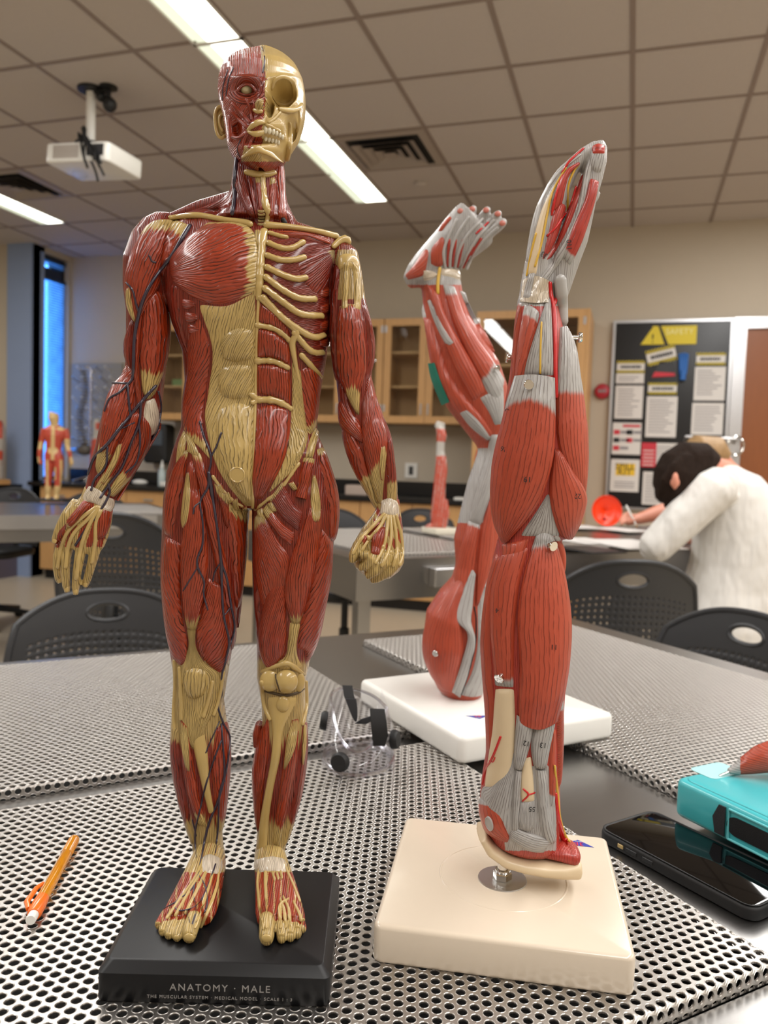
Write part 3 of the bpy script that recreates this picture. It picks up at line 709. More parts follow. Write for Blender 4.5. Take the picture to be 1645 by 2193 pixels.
# ------------------------------------------------------------------ chairs
def grid_shell(fn, nu, nv, keep, th=0.006):
    """thin shell: fn(u,v)->(point, normal); keep(u,v) cell test"""
    P = np.zeros((nu+1, nv+1, 3)); 
    for i in range(nu+1):
        for j in range(nv+1): P[i, j] = fn(i/nu, j/nv)
    return P
def make_chair():
    r = empty('office_chair', (0, 0, 0), 0)
    H0, H1, W = 0.56, 0.98, 0.235        # backrest bottom, top, half width
    def back(u, v):                      # u in -1..1, v 0..1
        wv = W*(0.80+0.20*math.sin(math.pi*min(v*0.62+0.2, 1)))
        tp = 1-0.19*abs(u)**2.6*v        # rounded crown
        z = H0+(H1-H0)*v*tp
        return Vector((u*wv, 0.215-0.055*(u*u)+0.03*(v-0.5)**2*2+0.03*v, z))
    b = MB(); nu, nv = 72, 60
    def hole(u, v):
        if ((u)/0.21)**2+((v-0.86)/0.056)**2 < 1: return True
        if v < 0.74 and 0.08 < v and abs(u) < 0.86 and not abs(u) < 0.02:
            return None
        return False
    idx = {}; V = []; F = []
    def vid(i, j, k):
        if (i, j, k) not in idx:
            p = back(-1+2*i/nu, j/nv); idx[(i, j, k)] = len(V); V.append(p+Vector((0, 0.007*k, 0)))
        return idx[(i, j, k)]
    cells = set()
    for i in range(nu):
        for j in range(nv):
            u, v = -1+2*(i+0.5)/nu, (j+0.5)/nv; h = hole(u, v)
            if h is True or (h is None and i % 3 == 1 and j % 3 == 1): continue
            if abs(u) > 0.97 and v > 0.97: continue
            cells.add((i, j))
    for (i, j) in cells:
        F.append((vid(i, j, 0), vid(i+1, j, 0), vid(i+1, j+1, 0), vid(i, j+1, 0))); F.append((vid(i, j, 1), vid(i, j+1, 1), vid(i+1, j+1, 1), vid(i+1, j, 1)))
        for (di, dj, a, c) in ((-1, 0, (i, j), (i, j+1)), (1, 0, (i+1, j), (i+1, j+1)), (0, -1, (i, j), (i+1, j)), (0, 1, (i, j+1), (i+1, j+1))):
            if (i+di, j+dj) not in cells: F.append((vid(*a, 0), vid(*c, 0), vid(*c, 1), vid(*a, 1)))
    b.add(V, F); b.build('backrest', M['greyplastic'], r, 'all')
    b = MB(); rim = [back(-1, v)+Vector((0, 0.004, 0)) for v in np.linspace(0, 1, 14)]+[back(u, 1)+Vector((0, 0.004, 0)) for u in np.linspace(-0.96, 0.96, 25)]+[back(1, v)+Vector((0, 0.004, 0)) for v in np.linspace(1, 0, 14)]
    b.tube(rim, 0.009, 8); b.build('back_rim', M['greyplastic'], r, True)
    MB().tube([back(0.225*math.cos(t), 0.86+0.060*math.sin(t))+Vector((0, 0.0035, 0)) for t in np.linspace(0, 2*math.pi, 41)], 0.0068, 8).build('handle_rim', M['greyplastic'], r, True)
    b = MB(); slab(b, 0.46, 0.44, 0.50, 0.56, 0.12, 0.025); b.build('seat', M['blackplastic'], r, True)
    MB().tube([(0, 0.05, 0.49), (0, 0.26, 0.50), (0, 0.27, 0.62), (0, 0.235, 0.70)], 0.022, 10).build('back_support', M['blackplastic'], r, True)
    MB().lathe([(0.03, 0.06), (0.03, 0.30), (0.02, 0.305), (0.02, 0.50)]).build('gas_column', M['blackplastic'], r, True)
    for k in range(5):
        a = 2*math.pi*k/5+0.3; c, s_ = math.cos(a), math.sin(a)
        l = MB().tube([(0.02*c, 0.02*s_, 0.12), (0.15*c, 0.15*s_, 0.10), (0.30*c, 0.30*s_, 0.075)], [0.026, 0.02, 0.014], 10).build('base_leg', M['blackplastic'], r, True)
        b = MB()
        for d in (-1, 1):
            Mx = Matrix.Translation((0.30*c-d*0.014*s_, 0.30*s_+d*0.014*c, 0.028)) @ Matrix.Rotation(a+math.pi/2, 4, 'Z') @ Matrix.Rotation(math.pi/2, 4, 'Y')
            b.lathe([(0.02, -0.009), (0.028, -0.006), (0.028, 0.006), (0.02, 0.009)], (0, 0, 0), 16, Mx)
        b.build('caster', M['rubber'], l, True)
    return r
CHAIR = make_chair()
used = [False]
def chair(p, rz, label, s=1.0):
    o = CHAIR if not used[0] else copy_tree(CHAIR); used[0] = True
    o.location = (p[0], p[1], 0); o.rotation_euler = (0, 0, rz); o.scale = (1, 1, s)
    return tag(o, label, 'chair', 'black perforated-back office chairs')
def on_b(px, b, py=1080):
    d = ray(px, py); return CAM+d*(b/(d @ TBV))
q = pD(232, 1330, 1.80); chair(q, math.radians(45+180-8-180), 'chair with oval handle hole beyond the left end of the foreground table', 0.915)
q = pD(1584, 1380, 1.92)-TAV*0.225; chair(q, math.radians(-44.6), 'grey-backed chair at the right edge beyond the foreground table', 0.93)
q = pD(1298, 1260, 2.68); chair(q, math.radians(45-25+180), 'black chair pushed under the right background table left of the white coat', 0.995)
q = pD(290, 1180, 3.10); chair(q, math.radians(45+180-30), 'black chair at the left background table, behind the open hand', 1.06)
q = on_b(745, 4.08); chair(q, math.radians(45), 'black chair behind the fist, beyond the right background table', 0.99)
q = on_b(945, 4.08); chair(q, math.radians(45), 'black chair behind the small arm model on the right background table', 0.99)
q = on_b(-12, 6.32); chair(q, math.radians(10), 'black chair at the far left edge beyond the left background table', 1.0)
q = on_b(205, 6.32); chair(q, math.radians(40), 'black chair beyond the far left table, right of the small figure', 0.97)
q = pD(1548, 1290, 2.95); chair(q, math.radians(-62), 'black chair holding the white-coated person, cut off by the right edge', 0.98)
# ------------------------------------------------------------------ anatomical model toolkit
def fibre_material(name, red, dark, tendon, rough, coat, line=0.7, bump=0.00025, tline=0.35, redvar=0.25, wav=2.2, ragamp=1.3, cont=0.0):
    N = NT(name); b = N.b
    af = N.n('ShaderNodeAttribute', attribute_name='fib'); aT = N.n('ShaderNodeAttribute', attribute_name='tend')
    sx = N.n('ShaderNodeSeparateXYZ'); N.l(af.outputs['Vector'], sx.inputs[0])
    def vec(kx, ky):
        c = N.n('ShaderNodeCombineXYZ'); N.l(N.math('MULTIPLY', sx.outputs[0], kx), c.inputs[0]); N.l(N.math('MULTIPLY', sx.outputs[1], ky), c.inputs[1]); N.l(sx.outputs[2], c.inputs[2]); return c.outputs[0]
    n1 = N.noise(vec(0.30, 0.9), 1.0, 2.0)
    xx = N.math('ADD', sx.outputs[0], N.math('MULTIPLY', n1, wav))
    def lines(k, lo):
        fr = N.math('FRACT', N.math('MULTIPLY', xx, k)); tri = N.math('MULTIPLY', N.math('ABSOLUTE', N.math('SUBTRACT', fr, 0.5)), 2.0)
        return N.sstep(tri, lo, 0.99), tri
    l1, tri = lines(1.0, 0.72); l2, _ = lines(2.37, 0.80)
    m1 = N.sstep(N.noise(vec(0.8, 1.3), 1.0, 1.0), 0.38-cont, 0.60-cont); m2 = N.sstep(N.noise(vec(1.3, 2.0), 1.0, 1.0), 0.48, 0.66)
    ln = N.math('MAXIMUM', N.math('MULTIPLY', l1, m1), N.math('MULTIPLY', N.math('MULTIPLY', l2, m2), 0.65))
    # tendon mask with ragged, fibre-aligned edge
    rag = N.math('MULTIPLY', N.math('SUBTRACT', N.noise(vec(1.5, 0.22), 1.0, 2.0), 0.5), ragamp)
    ten = N.sstep(N.math('ADD', aT.outputs['Fac'], rag), 0.36, 0.64)
    bone = N.sstep(aT.outputs['Fac'], 1.5, 2.0)       # 2 = smooth bone, no fibres
    var = N.noise(vec(0.35, 0.6), 1.0, 3.0)
    redc = N.mix(var, tuple(x*(1-redvar) for x in lin(red)), tuple(min(1, x*(1+redvar)) for x in lin(red)))
    tenc = N.mix(var, tuple(x*0.86 for x in lin(tendon)), tuple(min(1, x*1.12) for x in lin(tendon)))
    base = N.mix(ten, redc, tenc)
    amt = N.math('MULTIPLY', N.math('MULTIPLY', ln, N.math('SUBTRACT', 1.0, bone)), N.math('ADD', line, N.math('MULTIPLY', ten, tline-line)))
    N.l(N.mix(amt, base, lin(dark)), b.inputs['Base Color'])
    h = N.math('SUBTRACT', N.math('MULTIPLY', N.math('SUBTRACT', 1.0, N.math('MULTIPLY', tri, tri)), 0.6), ln)
    h = N.math('MULTIPLY', h, N.math('SUBTRACT', 1.0, N.math('MULTIPLY', bone, 0.95)))
    N.bump(h, bump)
    b.inputs['Roughness'].default_value = rough; b.inputs['Coat Weight'].default_value = coat; b.inputs['Coat Roughness'].default_value = 0.12
    b.inputs['Specular IOR Level'].default_value = 0.5
    return N.mat
M['fig'] = fibre_material('figure_muscle_paint', '902F12', '180403', 'B59A5E', 0.30, 0.35, 0.92, 0.0005, 0.5)
M['figdeep'] = fibre_material('figure_deep_muscle_paint', '782212', '160403', 'AA8F58', 0.30, 0.35, 0.85, 0.0005, 0.45)
M['figwhite'] = fibre_material('figure_sheath_paint', 'B9A58C', '6A4A3C', 'CDBFAA', 0.3, 0.6, 0.5, 0.0003, 0.5)
M['salmon'] = fibre_material('salmon_muscle_paint', 'AC452D', '541A10', 'A6A3A0', 0.42, 0.15, 0.42, 0.0003, 0.35, 0.10, wav=0.7, ragamp=0.35, cont=0.06)
M['salmonface'] = fibre_material('pink_muscle_paint', 'A83428', '5A1410', 'A6A3A0', 0.4, 0.2, 0.45, 0.0002, 0.35, 0.12, wav=0.8, ragamp=0.5)
M['vein'] = mat('dark_blue_vein_paint', '2B2233', 0.3, coat=0.4, var=0.2)
M['bone'] = mat('cream_bone_paint', 'B59A5E', 0.3, coat=0.6, var=0.12, vscale=90)
M['greytendon'] = mat('grey_tendon_paint', 'A8A5A2', 0.4, coat=0.15, var=0.08, vscale=80)
M['armbone'] = mat('ivory_bone_paint', 'D3BE9C', 0.45, coat=0.1, var=0.05, vscale=60)
M['artery'] = mat('red_artery_paint', 'C01818', 0.3, coat=0.3); M['nerve'] = mat('yellow_nerve_paint', 'CFA63A', 0.35, coat=0.2)

def crm(P, n):
    """Catmull-Rom resample of a polyline to n points, even in length"""
    P = np.asarray(P, float)
    if len(P) == 2: return P[0]+(P[1]-P[0])*np.linspace(0, 1, n)[:, None]
    Q = np.vstack([2*P[0]-P[1], P, 2*P[-1]-P[-2]]); out = []
    for i in range(1, len(Q)-2):
        for t in np.linspace(0, 1, 12, endpoint=False):
            a, b, c, d = Q[i-1], Q[i], Q[i+1], Q[i+2]
            out.append(0.5*((2*b)+(-a+c)*t+(2*a-5*b+4*c-d)*t*t+(-a+3*b-3*c+d)*t**3))
    out.append(P[-1]); out = np.array(out)
    s = np.r_[0, np.cumsum(np.linalg.norm(np.diff(out[:, :2], axis=0), axis=1))]
    if s[-1] < 1e-9: return np.repeat(P[:1], n, 0)
    t = np.linspace(0, s[-1], n)
    return np.stack([np.interp(t, s, out[:, k]) for k in range(out.shape[1])], 1)
def set_attr(me, name, typ, data):
    a = me.attributes.new(name, typ, 'POINT'); a.data.foreach_set('vector' if typ == 'FLOAT_VECTOR' else 'value', np.ascontiguousarray(data, np.float32).ravel())

class Model:
    """a sculpted teaching model: solid core, raised muscles laid on it, cords (tendons, vessels, bones)"""
    def __init__(s, root, D, mm, core_mat, nseed=0):
        s.root = root; s.D = D; s.mats = mm; s.core_mat = core_mat; s.lofts = []; s.pads = []; s.bv = None; s.allbv = []; s.seed = nseed
        s.pxm = D/FPX
    def loft(s, st, n=28, ex=2.3, horiz=False):
        """stations (x, y, half width px, depth offset m, half depth m) -> solid rings"""
        st = [tuple(q) for q in st]; P = np.array([q[:2] for q in st], float); R = []
        for i, q in enumerate(st):
            t = P[min(i+1, len(P)-1)]-P[max(i-1, 0)]; t = t/np.linalg.norm(t)
            if horiz: t = np.array([0.0, 1.0])
            side = RGT*(-t[1])+np.array([0, 0, -1.0])*t[0]*1.0
            c = pD(q[0], q[1], s.D+q[3]); wv = q[2]*(s.D+q[3])/FPX; a = np.arange(n)*2*math.pi/n
            ca, sa = np.cos(a), np.sin(a); ca = np.sign(ca)*np.abs(ca)**(2/ex); sa = np.sign(sa)*np.abs(sa)**(2/ex)
            R.append(c[None]+side[None]*(ca*wv)[:, None]+FWD[None]*(sa*q[4])[:, None])
        s.lofts.append(R); return s
    def solid(s, name, voxel=0.0011, smooth=6, parent=None, T=0.0, m=None, nfib=900.0, label=None, colour=None, keepbv=True):
        """one continuous surface from all lofts so far"""
        b = MB()
        for R in s.lofts: b.rings([list(r) for r in R])
        s.lofts = []
        o = b.build(name, m or s.core_mat, s.root if parent is None else parent, True, world=True, label=label)
        rm = o.modifiers.new('r', 'REMESH'); rm.mode = 'VOXEL'; rm.voxel_size = voxel
        sm = o.modifiers.new('s', 'SMOOTH'); sm.factor = 0.5; sm.iterations = smooth
        bpy.context.view_layer.update()
        me = bpy.data.meshes.new_from_object(o.evaluated_get(bpy.context.evaluated_depsgraph_get()))
        old = o.data; o.modifiers.clear(); o.data = me; bpy.data.meshes.remove(old); me.name = name
        me.polygons.foreach_set('use_smooth', [True]*len(me.polygons))
        V = np.zeros(len(me.vertices)*3, np.float32); me.vertices.foreach_get('co', V); V = V.reshape(-1, 3)
        off = np.array(top_of(o).location)
        s.seed += 1.7
        d = V @ RGT
        set_attr(me, 'fib', 'FLOAT_VECTOR', np.stack([d*nfib, V[:, 2]*60, np.full(len(V), s.seed)], 1))
        W = V+off
        Tv = np.full(len(V), T)
        if colour is not None:
            q = (W-CAM) @ RC; px = 822.5+FPX*q[:, 0]/q[:, 2]; py = 1096.5-FPX*q[:, 1]/q[:, 2]
            Tv = colour(px, py, W)
        set_attr(me, 'tend', 'FLOAT', Tv)
        F = [tuple(p.vertices) for p in me.polygons]
        bv = BVHTree.FromPolygons([Vector(p) for p in W.tolist()], F)
        if keepbv: s.bv = bv; s.allbv.append(bv)
        return o
    def cast(s, x, y, bvs):
        d = Vector(ray(x, y)).normalized(); best = None
        for bv in bvs:
            h = bv.ray_cast(Vector(CAM), d)
            if h[0] is not None and (best is None or h[3] < best[2]):
                n = h[1] if h[1].dot(d) < 0 else -h[1]
                best = (h[0], n, h[3])
        return best
    def castin(s, x, y, cx, cy, bvs):
        h = s.cast(x, y, bvs)
        if h: return h
        if s.cast(cx, cy, bvs) is None: return None
        lo, hi = 0.0, 1.0
        for _ in range(9):
            m = (lo+hi)/2
            if s.cast(cx+(x-cx)*m, cy+(y-cy)*m, bvs): lo = m
            else: hi = m
        return s.cast(cx+(x-cx)*lo*0.995, cy+(y-cy)*lo*0.995, bvs)
    def pad(s, name, lines, bulge=0.003, t0=0.0, t1=0.0, m=None, pitch=4.2, pen=0.0, lift=0.0, T=None, vee=0.0, ex=0.55, label=None, parent=None, over=False, nu=None, nv=None, vends=True, rag=0.14, fade=False):
        """raised muscle: fibres run along the given pixel lines, side by side across them"""
        L = max(np.linalg.norm(np.diff(np.array(l, float), axis=0), axis=1).sum() for l in lines)
        mid = [np.array(crm(l, 3))[1] for l in lines]; Wd = sum(np.linalg.norm(mid[i+1]-mid[i]) for i in range(len(mid)-1))
        nv = nv or int(min(max(L/5.5, 12), 56)); nu = nu or int(min(max(Wd/3.2, 8), 40))
        G = np.array([crm(l, nv) for l in lines])                    # lines, nv, 2
        k = len(lines); U = np.linspace(0, 1, nu)
        if k > 2:
            G = np.array([[crm(G[:, j], nu)[i] for j in range(nv)] for i in range(nu)]) if False else np.stack([crm(G[:, j], nu) for j in range(nv)], 1)
        else:
            G = G[0][None]*(1-U)[:, None, None]+G[1][None]*U[:, None, None]
        bvs = s.allbv if over else [s.bv]
        P = np.zeros((nu, nv, 3)); Nn = np.zeros((nu, nv, 3)); ok = np.zeros((nu, nv), bool)
        cen = G.reshape(-1, 2).mean(0)
        for j in range(nv):
            rc = G[:, j].mean(0)
            for i in range(nu):
                h = s.castin(G[i, j, 0], G[i, j, 1], rc[0], rc[1], bvs) or s.castin(G[i, j, 0], G[i, j, 1], cen[0], cen[1], bvs)
                if h: P[i, j] = h[0]; Nn[i, j] = h[1]; ok[i, j] = True
        if not ok.any(): raise RuntimeError('pad off the core: '+name+str(lines[0]))
        if not ok.all():
            idx = np.argwhere(ok)
            for i, j in np.argwhere(~ok):
                k2 = idx[np.argmin(((idx-[i, j])**2).sum(1))]; P[i, j] = P[k2[0], k2[1]]; Nn[i, j] = Nn[k2[0], k2[1]]
        def blur(A):
            for _ in range(3):
                B = A.copy(); B[1:-1] = (A[:-2]+2*A[1:-1]+A[2:])/4; A = B; B = A.copy(); B[:, 1:-1] = (A[:, :-2]+2*A[:, 1:-1]+A[:, 2:])/4; A = B
            return A
        Nn = blur(Nn); Nn /= np.linalg.norm(Nn, axis=2, keepdims=True)+1e-9
        vv = np.linspace(0, 1, nv)
        hu = np.clip(4*U*(1-U), 0, 1)**ex; hv = (np.sqrt(np.clip(1-vv**5, 0, 1))*np.clip(0.55+vv*3, 0, 1) if vends == 'end' else np.sqrt(np.clip(1-(1-vv)**5, 0, 1))*np.clip(0.55+(1-vv)*3, 0, 1) if vends == 'start' else np.clip(4*vv*(1-vv), 0, 1)**(ex*0.8) if vends else np.ones(nv))
        H = lift+bulge*hu[:, None]*hv[None]-0.0004*(1-np.clip(hu[:, None]*hv[None]*3, 0, 1))
        P = P+Nn*H[:, :, None]
        V = P.reshape(-1, 3); ii, jj = np.meshgrid(np.arange(nu-1), np.arange(nv-1), indexing='ij')
        Q = np.stack([ii*nv+jj, (ii+1)*nv+jj, (ii+1)*nv+jj+1, ii*nv+jj+1], -1).reshape(-1, 4)
        par = parent or s.root
        me = fast_mesh(name, V-np.array(top_of(par).location), Q, m or s.core_mat, True)
        s.seed += 3.1
        n = Wd/pitch
        fu = np.repeat(U[:, None], nv, 1)*n+pen*L/pitch*vv[None]
        fv = np.repeat(vv[None], nu, 0)*L/40
        set_attr(me, 'fib', 'FLOAT_VECTOR', np.stack([fu, fv, np.full_like(fu, s.seed)], -1).reshape(-1, 3))
        if T is None:
            Tm = np.zeros((nu, nv)); ve = (1+vee*(2*U-1)**2)[:, None]
            if t0: Tm = np.maximum(Tm, np.clip((t0*ve-vv[None])/rag+0.5, 0, 1))
            if t1: Tm = np.maximum(Tm, np.clip((vv[None]-1+t1*ve)/rag+0.5, 0, 1))
        else: Tm = np.full((nu, nv), float(T))
        if fade: Tm = Tm*np.clip(0.1+1.1*np.sqrt(hu)[:, None]*np.sqrt(np.clip(4*vv*(1-vv), 0, 1))[None], 0, 1)
        set_attr(me, 'tend', 'FLOAT', Tm)
        o = bpy.data.objects.new(name, me); COL.objects.link(o); o.parent = par
        if label: o['label'] = label
        s.allbv.append(BVHTree.FromPolygons([Vector(p) for p in V.tolist()], [tuple(q) for q in Q.tolist()]))
        return o
    def cord(s, name, pts, r, m, sink=0.35, flat=0.85, parent=None, n=8, taper=0.0, knob=0.0, step=5.0, label=None, lift=0.0, add=False, bvs=None, T=1.0):
        """raised cord (vessel, tendon, rib) running over everything built so far; pts may carry their own radius"""
        pts = np.array(pts, float); L = np.linalg.norm(np.diff(pts[:, :2], axis=0), axis=1).sum(); k = int(max(6, L/step))
        C = crm(pts, k); d = []; N_ = []
        for i in range(k):
            h = s.cast(C[i, 0], C[i, 1], bvs or s.allbv)
            d.append(np.nan if h is None else float(np.dot(np.array(h[0])-CAM, FWD))); 
        d = np.array(d); g = np.isfinite(d)
        if not g.any(): d[:] = s.D
        else: d = np.interp(np.arange(k), np.where(g)[0], d[g])
        for _ in range(2): d[1:-1] = (d[:-2]+2*d[1:-1]+d[2:])/4
        rad = np.array([(C[i, 2] if C.shape[1] > 2 else r)*s.pxm for i in range(k)])
        t = np.linspace(0, 1, k)
        if taper: rad = rad*(1-taper*t)
        if knob: rad = rad*(1+knob*np.sin(np.arange(k)*2.1)*np.sin(np.arange(k)*0.7+1))
        P = np.array([pD(C[i, 0], C[i, 1], d[i]-rad[i]*(1-2*sink)*flat-lift) for i in range(k)])
        R = []
        ends = 3
        for i in range(k):
            tg = P[min(i+1, k-1)]-P[max(i-1, 0)]; tg = tg-FWD*(tg @ FWD); tg /= np.linalg.norm(tg)+1e-9; sd = np.cross(tg, FWD); rr = rad[i]
            a = np.arange(n)*2*math.pi/n
            R.append(P[i][None]+sd[None]*(np.cos(a)*rr)[:, None]+FWD[None]*(np.sin(a)*rr*flat)[:, None])
        def cap(c, ring, tg):
            return [c+tg*0.55*rad.mean()*0.0+(ring-c)*q for q in ()]
        R = [P[0]+(R[0]-P[0])*0.05-(P[1]-P[0])/np.linalg.norm(P[1]-P[0])*rad[0]*0.8, P[0]+(R[0]-P[0])*0.7-(P[1]-P[0])/np.linalg.norm(P[1]-P[0])*rad[0]*0.5]+R+[P[-1]+(R[-1]-P[-1])*0.7+(P[-1]-P[-2])/np.linalg.norm(P[-1]-P[-2])*rad[-1]*0.5, P[-1]+(R[-1]-P[-1])*0.05+(P[-1]-P[-2])/np.linalg.norm(P[-1]-P[-2])*rad[-1]*0.8]
        b = MB(); b.rings([list(q) for q in R])
        par = parent or s.root
        o = b.build(name, m, par, 'all', world=True, label=label)
        if add: s.allbv.append(BVHTree.FromPolygons([Vector(v) for v in b.v], b.f))
        me = o.data; nn = len(R)
        u = np.tile(np.arange(n)/n*8, nn); v = np.repeat(np.linspace(0, L/40, nn), n); s.seed += 1.3
        set_attr(me, 'fib', 'FLOAT_VECTOR', np.stack([u, v, np.full(len(u), s.seed)], -1)); set_attr(me, 'tend', 'FLOAT', np.full(len(u), float(T)))
        return o
    def knob(s, name, x, y, r, m, parent=None, flat=0.7, lift=0.3, label=None):
        h = s.cast(x, y, s.allbv); d = s.D if h is None else float(np.dot(np.array(h[0])-CAM, FWD))
        rx, ry = (r if hasattr(r, '__len__') else (r, r)); rx *= s.pxm; ry *= s.pxm; c = pD(x, y, d-lift*min(rx, ry)*flat)
        b = MB(); Mx = Matrix(((RGT[0], FWD[0], 0, 0), (RGT[1], FWD[1], 0, 0), (0, 0, 1, 0), (0, 0, 0, 1)))
        b.sphere(c, (rx, min(rx, ry)*flat, ry), 20, 12, Mx)
        o = b.build(name, m, parent or s.root, 'all', world=True, label=label)
        set_attr(o.data, 'fib', 'FLOAT_VECTOR', np.zeros((len(b.v), 3))); set_attr(o.data, 'tend', 'FLOAT', np.full(len(b.v), 1.0))
        s.allbv.append(BVHTree.FromPolygons([Vector(v) for v in b.v], b.f))
        return o
# ------------------------------------------------------------------ the tall standing muscle figure on its black base
froot = empty('muscle_figure', tb(0.160, 0.501, 0.92), 0, 'tall glossy red and cream muscle man standing on a black base in the foreground', 'anatomy model', None)
# base: chamfered black block with lettering
ba = np.array([tb(0.072, 0.478), tb(0.197, 0.413), tb(0.247, 0.528), tb(0.124, 0.586)])
bc = ba.mean(0); bd = ba[1]-ba[0]; brz = math.atan2(bd[1], bd[0]); bw = np.linalg.norm(bd); bdp = np.linalg.norm(ba[3]-ba[0])
b = MB(); R = []
for d, z in ((0.0012, 0), (0, 0.0015), (0, 0.0185), (0.0045, 0.0235), (0.0052, 0.0240)):
    R.append([Vector((p[0], p[1], z)) for p in rrect(bw-2*d, bdp-2*d, 0.004, 4)])
MX = Matrix.Translation((bc[0], bc[1], 0.92)) @ Matrix.Rotation(brz, 4, 'Z')
b.rings([[MX @ p for p in r] for r in R])
base = b.build('base', mat('black_lacquer', '0D0D0F', 0.42, var=0.1, spec=0.35), froot, True, world=True)
M['engraved'] = mat('pale_lettering_on_black', '8E8A86', 0.4)
LM = MX @ Matrix.Translation((0.004, -bdp/2-0.00015, 0.0108)) @ Matrix.Rotation(math.radians(90), 4, 'X')
text('ANATOMY \u00b7 MALE', 0.0062, LM, M['engraved'], base, 'lettering', 0.00008, spacing=1.25)
text('THE MUSCULAR SYSTEM \u00b7 MEDICAL MODEL \u00b7 SCALE 1 : 3', 0.00275, MX @ Matrix.Translation((0.004, -bdp/2-0.00015, 0.0048)) @ Matrix.Rotation(math.radians(90), 4, 'X'), M['engraved'], base, 'small_lettering', 0.00008, spacing=1.28)

M['groove'] = mat('dark_brown_groove', '4A3A22', 0.5)  # plain dark brown for the cords along the knee joint lines
F = Model(froot, 0.566, M, M['figdeep'])
def rows(st): return [((a+b_)/2, y, (b_-a)/2, d, h) for (y, a, b_, d, h) in st]
# body core: torso, neck, thighs and shanks, upper arms and forearms
F.loft(rows([(330, 506, 604, 0.004, 0.018), (380, 500, 606, 0.004, 0.018), (425, 496, 612, 0.004, 0.020), (455, 480, 625, 0.004, 0.022), (480, 455, 640, 0.003, 0.024)]), horiz=True)
F.loft([(372, 470, 10, 0.006, 0.010), (430, 452, 18, 0.006, 0.012), (500, 440, 26, 0.006, 0.014), (555, 440, 30, 0.006, 0.016), (598, 462, 22, 0.006, 0.014), (626, 492, 10, 0.006, 0.012), (640, 520, 8, 0.006, 0.010)])
F.loft(rows([(464, 405, 600, 0.002, 0.010), (480, 385, 655, 0.001, 0.015), (502, 368, 718, 0.001, 0.020), (530, 352, 724, 0.002, 0.027), (580, 352, 708, 0.001, 0.033), (640, 360, 704, 0.001, 0.036), (700, 374, 702, 0.002, 0.035), (760, 396, 698, 0.003, 0.032), (820, 400, 688, 0.004, 0.029), (870, 393, 680, 0.004, 0.029), (920, 392, 678, 0.003, 0.031), (970, 374, 700, 0.002, 0.033), (1020, 360, 714, 0.002, 0.033), (1065, 356, 716, 0.003, 0.030), (1085, 380, 690, 0.003, 0.024)]), n=44, ex=2.5, horiz=True)
F.loft(rows([(1010, 366, 520, 0.001, 0.024), (1060, 354, 535, 0.000, 0.027), (1100, 352, 533, 0.000, 0.028), (1150, 350, 527, 0.000, 0.028), (1200, 347, 523, 0.000, 0.027), (1250, 347, 518, 0.000, 0.026), (1300, 351, 511, 0.000, 0.025), (1350, 358, 504, 0.000, 0.023), (1400, 367, 495, 0.001, 0.021), (1450, 374, 487, 0.001, 0.019), (1500, 372, 479, 0.002, 0.018), (1550, 367, 486, 0.003, 0.019), (1600, 367, 494, 0.004, 0.020), (1650, 373, 490, 0.005, 0.019), (1700, 385, 485, 0.005, 0.017), (1750, 400, 478, 0.004, 0.014), (1790, 410, 476, 0.003, 0.0125), (1830, 415, 480, 0.002, 0.013), (1870, 412, 484, 0.001, 0.014)]), n=36, horiz=True)
F.loft(rows([(1010, 560, 710, 0.001, 0.024), (1060, 545, 718, 0.000, 0.027), (1100, 541, 720, 0.000, 0.028), (1150, 541, 716, 0.000, 0.028), (1200, 541, 712, 0.000, 0.027), (1250, 542, 703, 0.000, 0.026), (1300, 545, 692, 0.000, 0.025), (1350, 550, 682, 0.000, 0.023), (1400, 551, 668, 0.001, 0.021), (1450, 551, 656, 0.001, 0.019), (1500, 560, 656, 0.002, 0.018), (1550, 562, 659, 0.003, 0.019), (1600, 552, 658, 0.004, 0.020), (1650, 545, 653, 0.005, 0.019), (1700, 547, 643, 0.005, 0.017), (1750, 551, 628, 0.004, 0.014), (1790, 550, 618, 0.003, 0.0125), (1830, 546, 610, 0.002, 0.013), (1870, 546, 612, 0.001, 0.014)]), n=36, horiz=True)
# arms
F.loft([(368, 464, 8, 0.004, 0.008), (358, 474, 24, 0.004, 0.014), (348, 492, 38, 0.004, 0.020), (335, 522, 48, 0.004, 0.024), (320, 570, 50, 0.003, 0.025), (316, 620, 46, 0.002, 0.023), (318, 670, 42, 0.001, 0.020), (317, 720, 42, 0.001, 0.019), (314, 770, 40, 0.000, 0.018), (309, 820, 40, -0.001, 0.016), (296, 850, 52, -0.002, 0.016), (282, 890, 58, -0.004, 0.016), (266, 930, 53, -0.006, 0.015), (250, 970, 46, -0.008, 0.013), (232, 1010, 40, -0.010, 0.011), (219, 1045, 34, -0.012, 0.009), (210, 1070, 33, -0.013, 0.009)], n=30)
F.loft([(722, 520, 16, 0.008, 0.012), (740, 548, 27, 0.004, 0.017), (744, 580, 30, 0.002, 0.018), (746, 640, 36, 0.001, 0.019), (753, 700, 45, 0.001, 0.021), (754, 760, 45, 0.001, 0.020), (758, 810, 38, 0.000, 0.017), (764, 860, 39, -0.001, 0.016), (777, 910, 47, -0.003, 0.016), (792, 960, 46, -0.005, 0.015), (808, 1010, 37, -0.006, 0.012), (822, 1050, 28, -0.007, 0.009), (832, 1085, 24, -0.007, 0.008)], n=30)
def bodycol(px, py, W):
    T = np.zeros(len(px))
    T = np.clip((py-1725)/70, 0, 0.85)                                   # ankles
    T = np.where((px > 718) & (py < 640) & (py > 535) & (px < 790), 1.0, T)   # bare humerus head
    T = np.maximum(T, np.clip((py-1395)/40, 0, 1)*np.clip((1625-py)/70, 0, 1))   # knees
    return T
body = F.solid('body', 0.0011, 8, colour=bodycol, nfib=800)
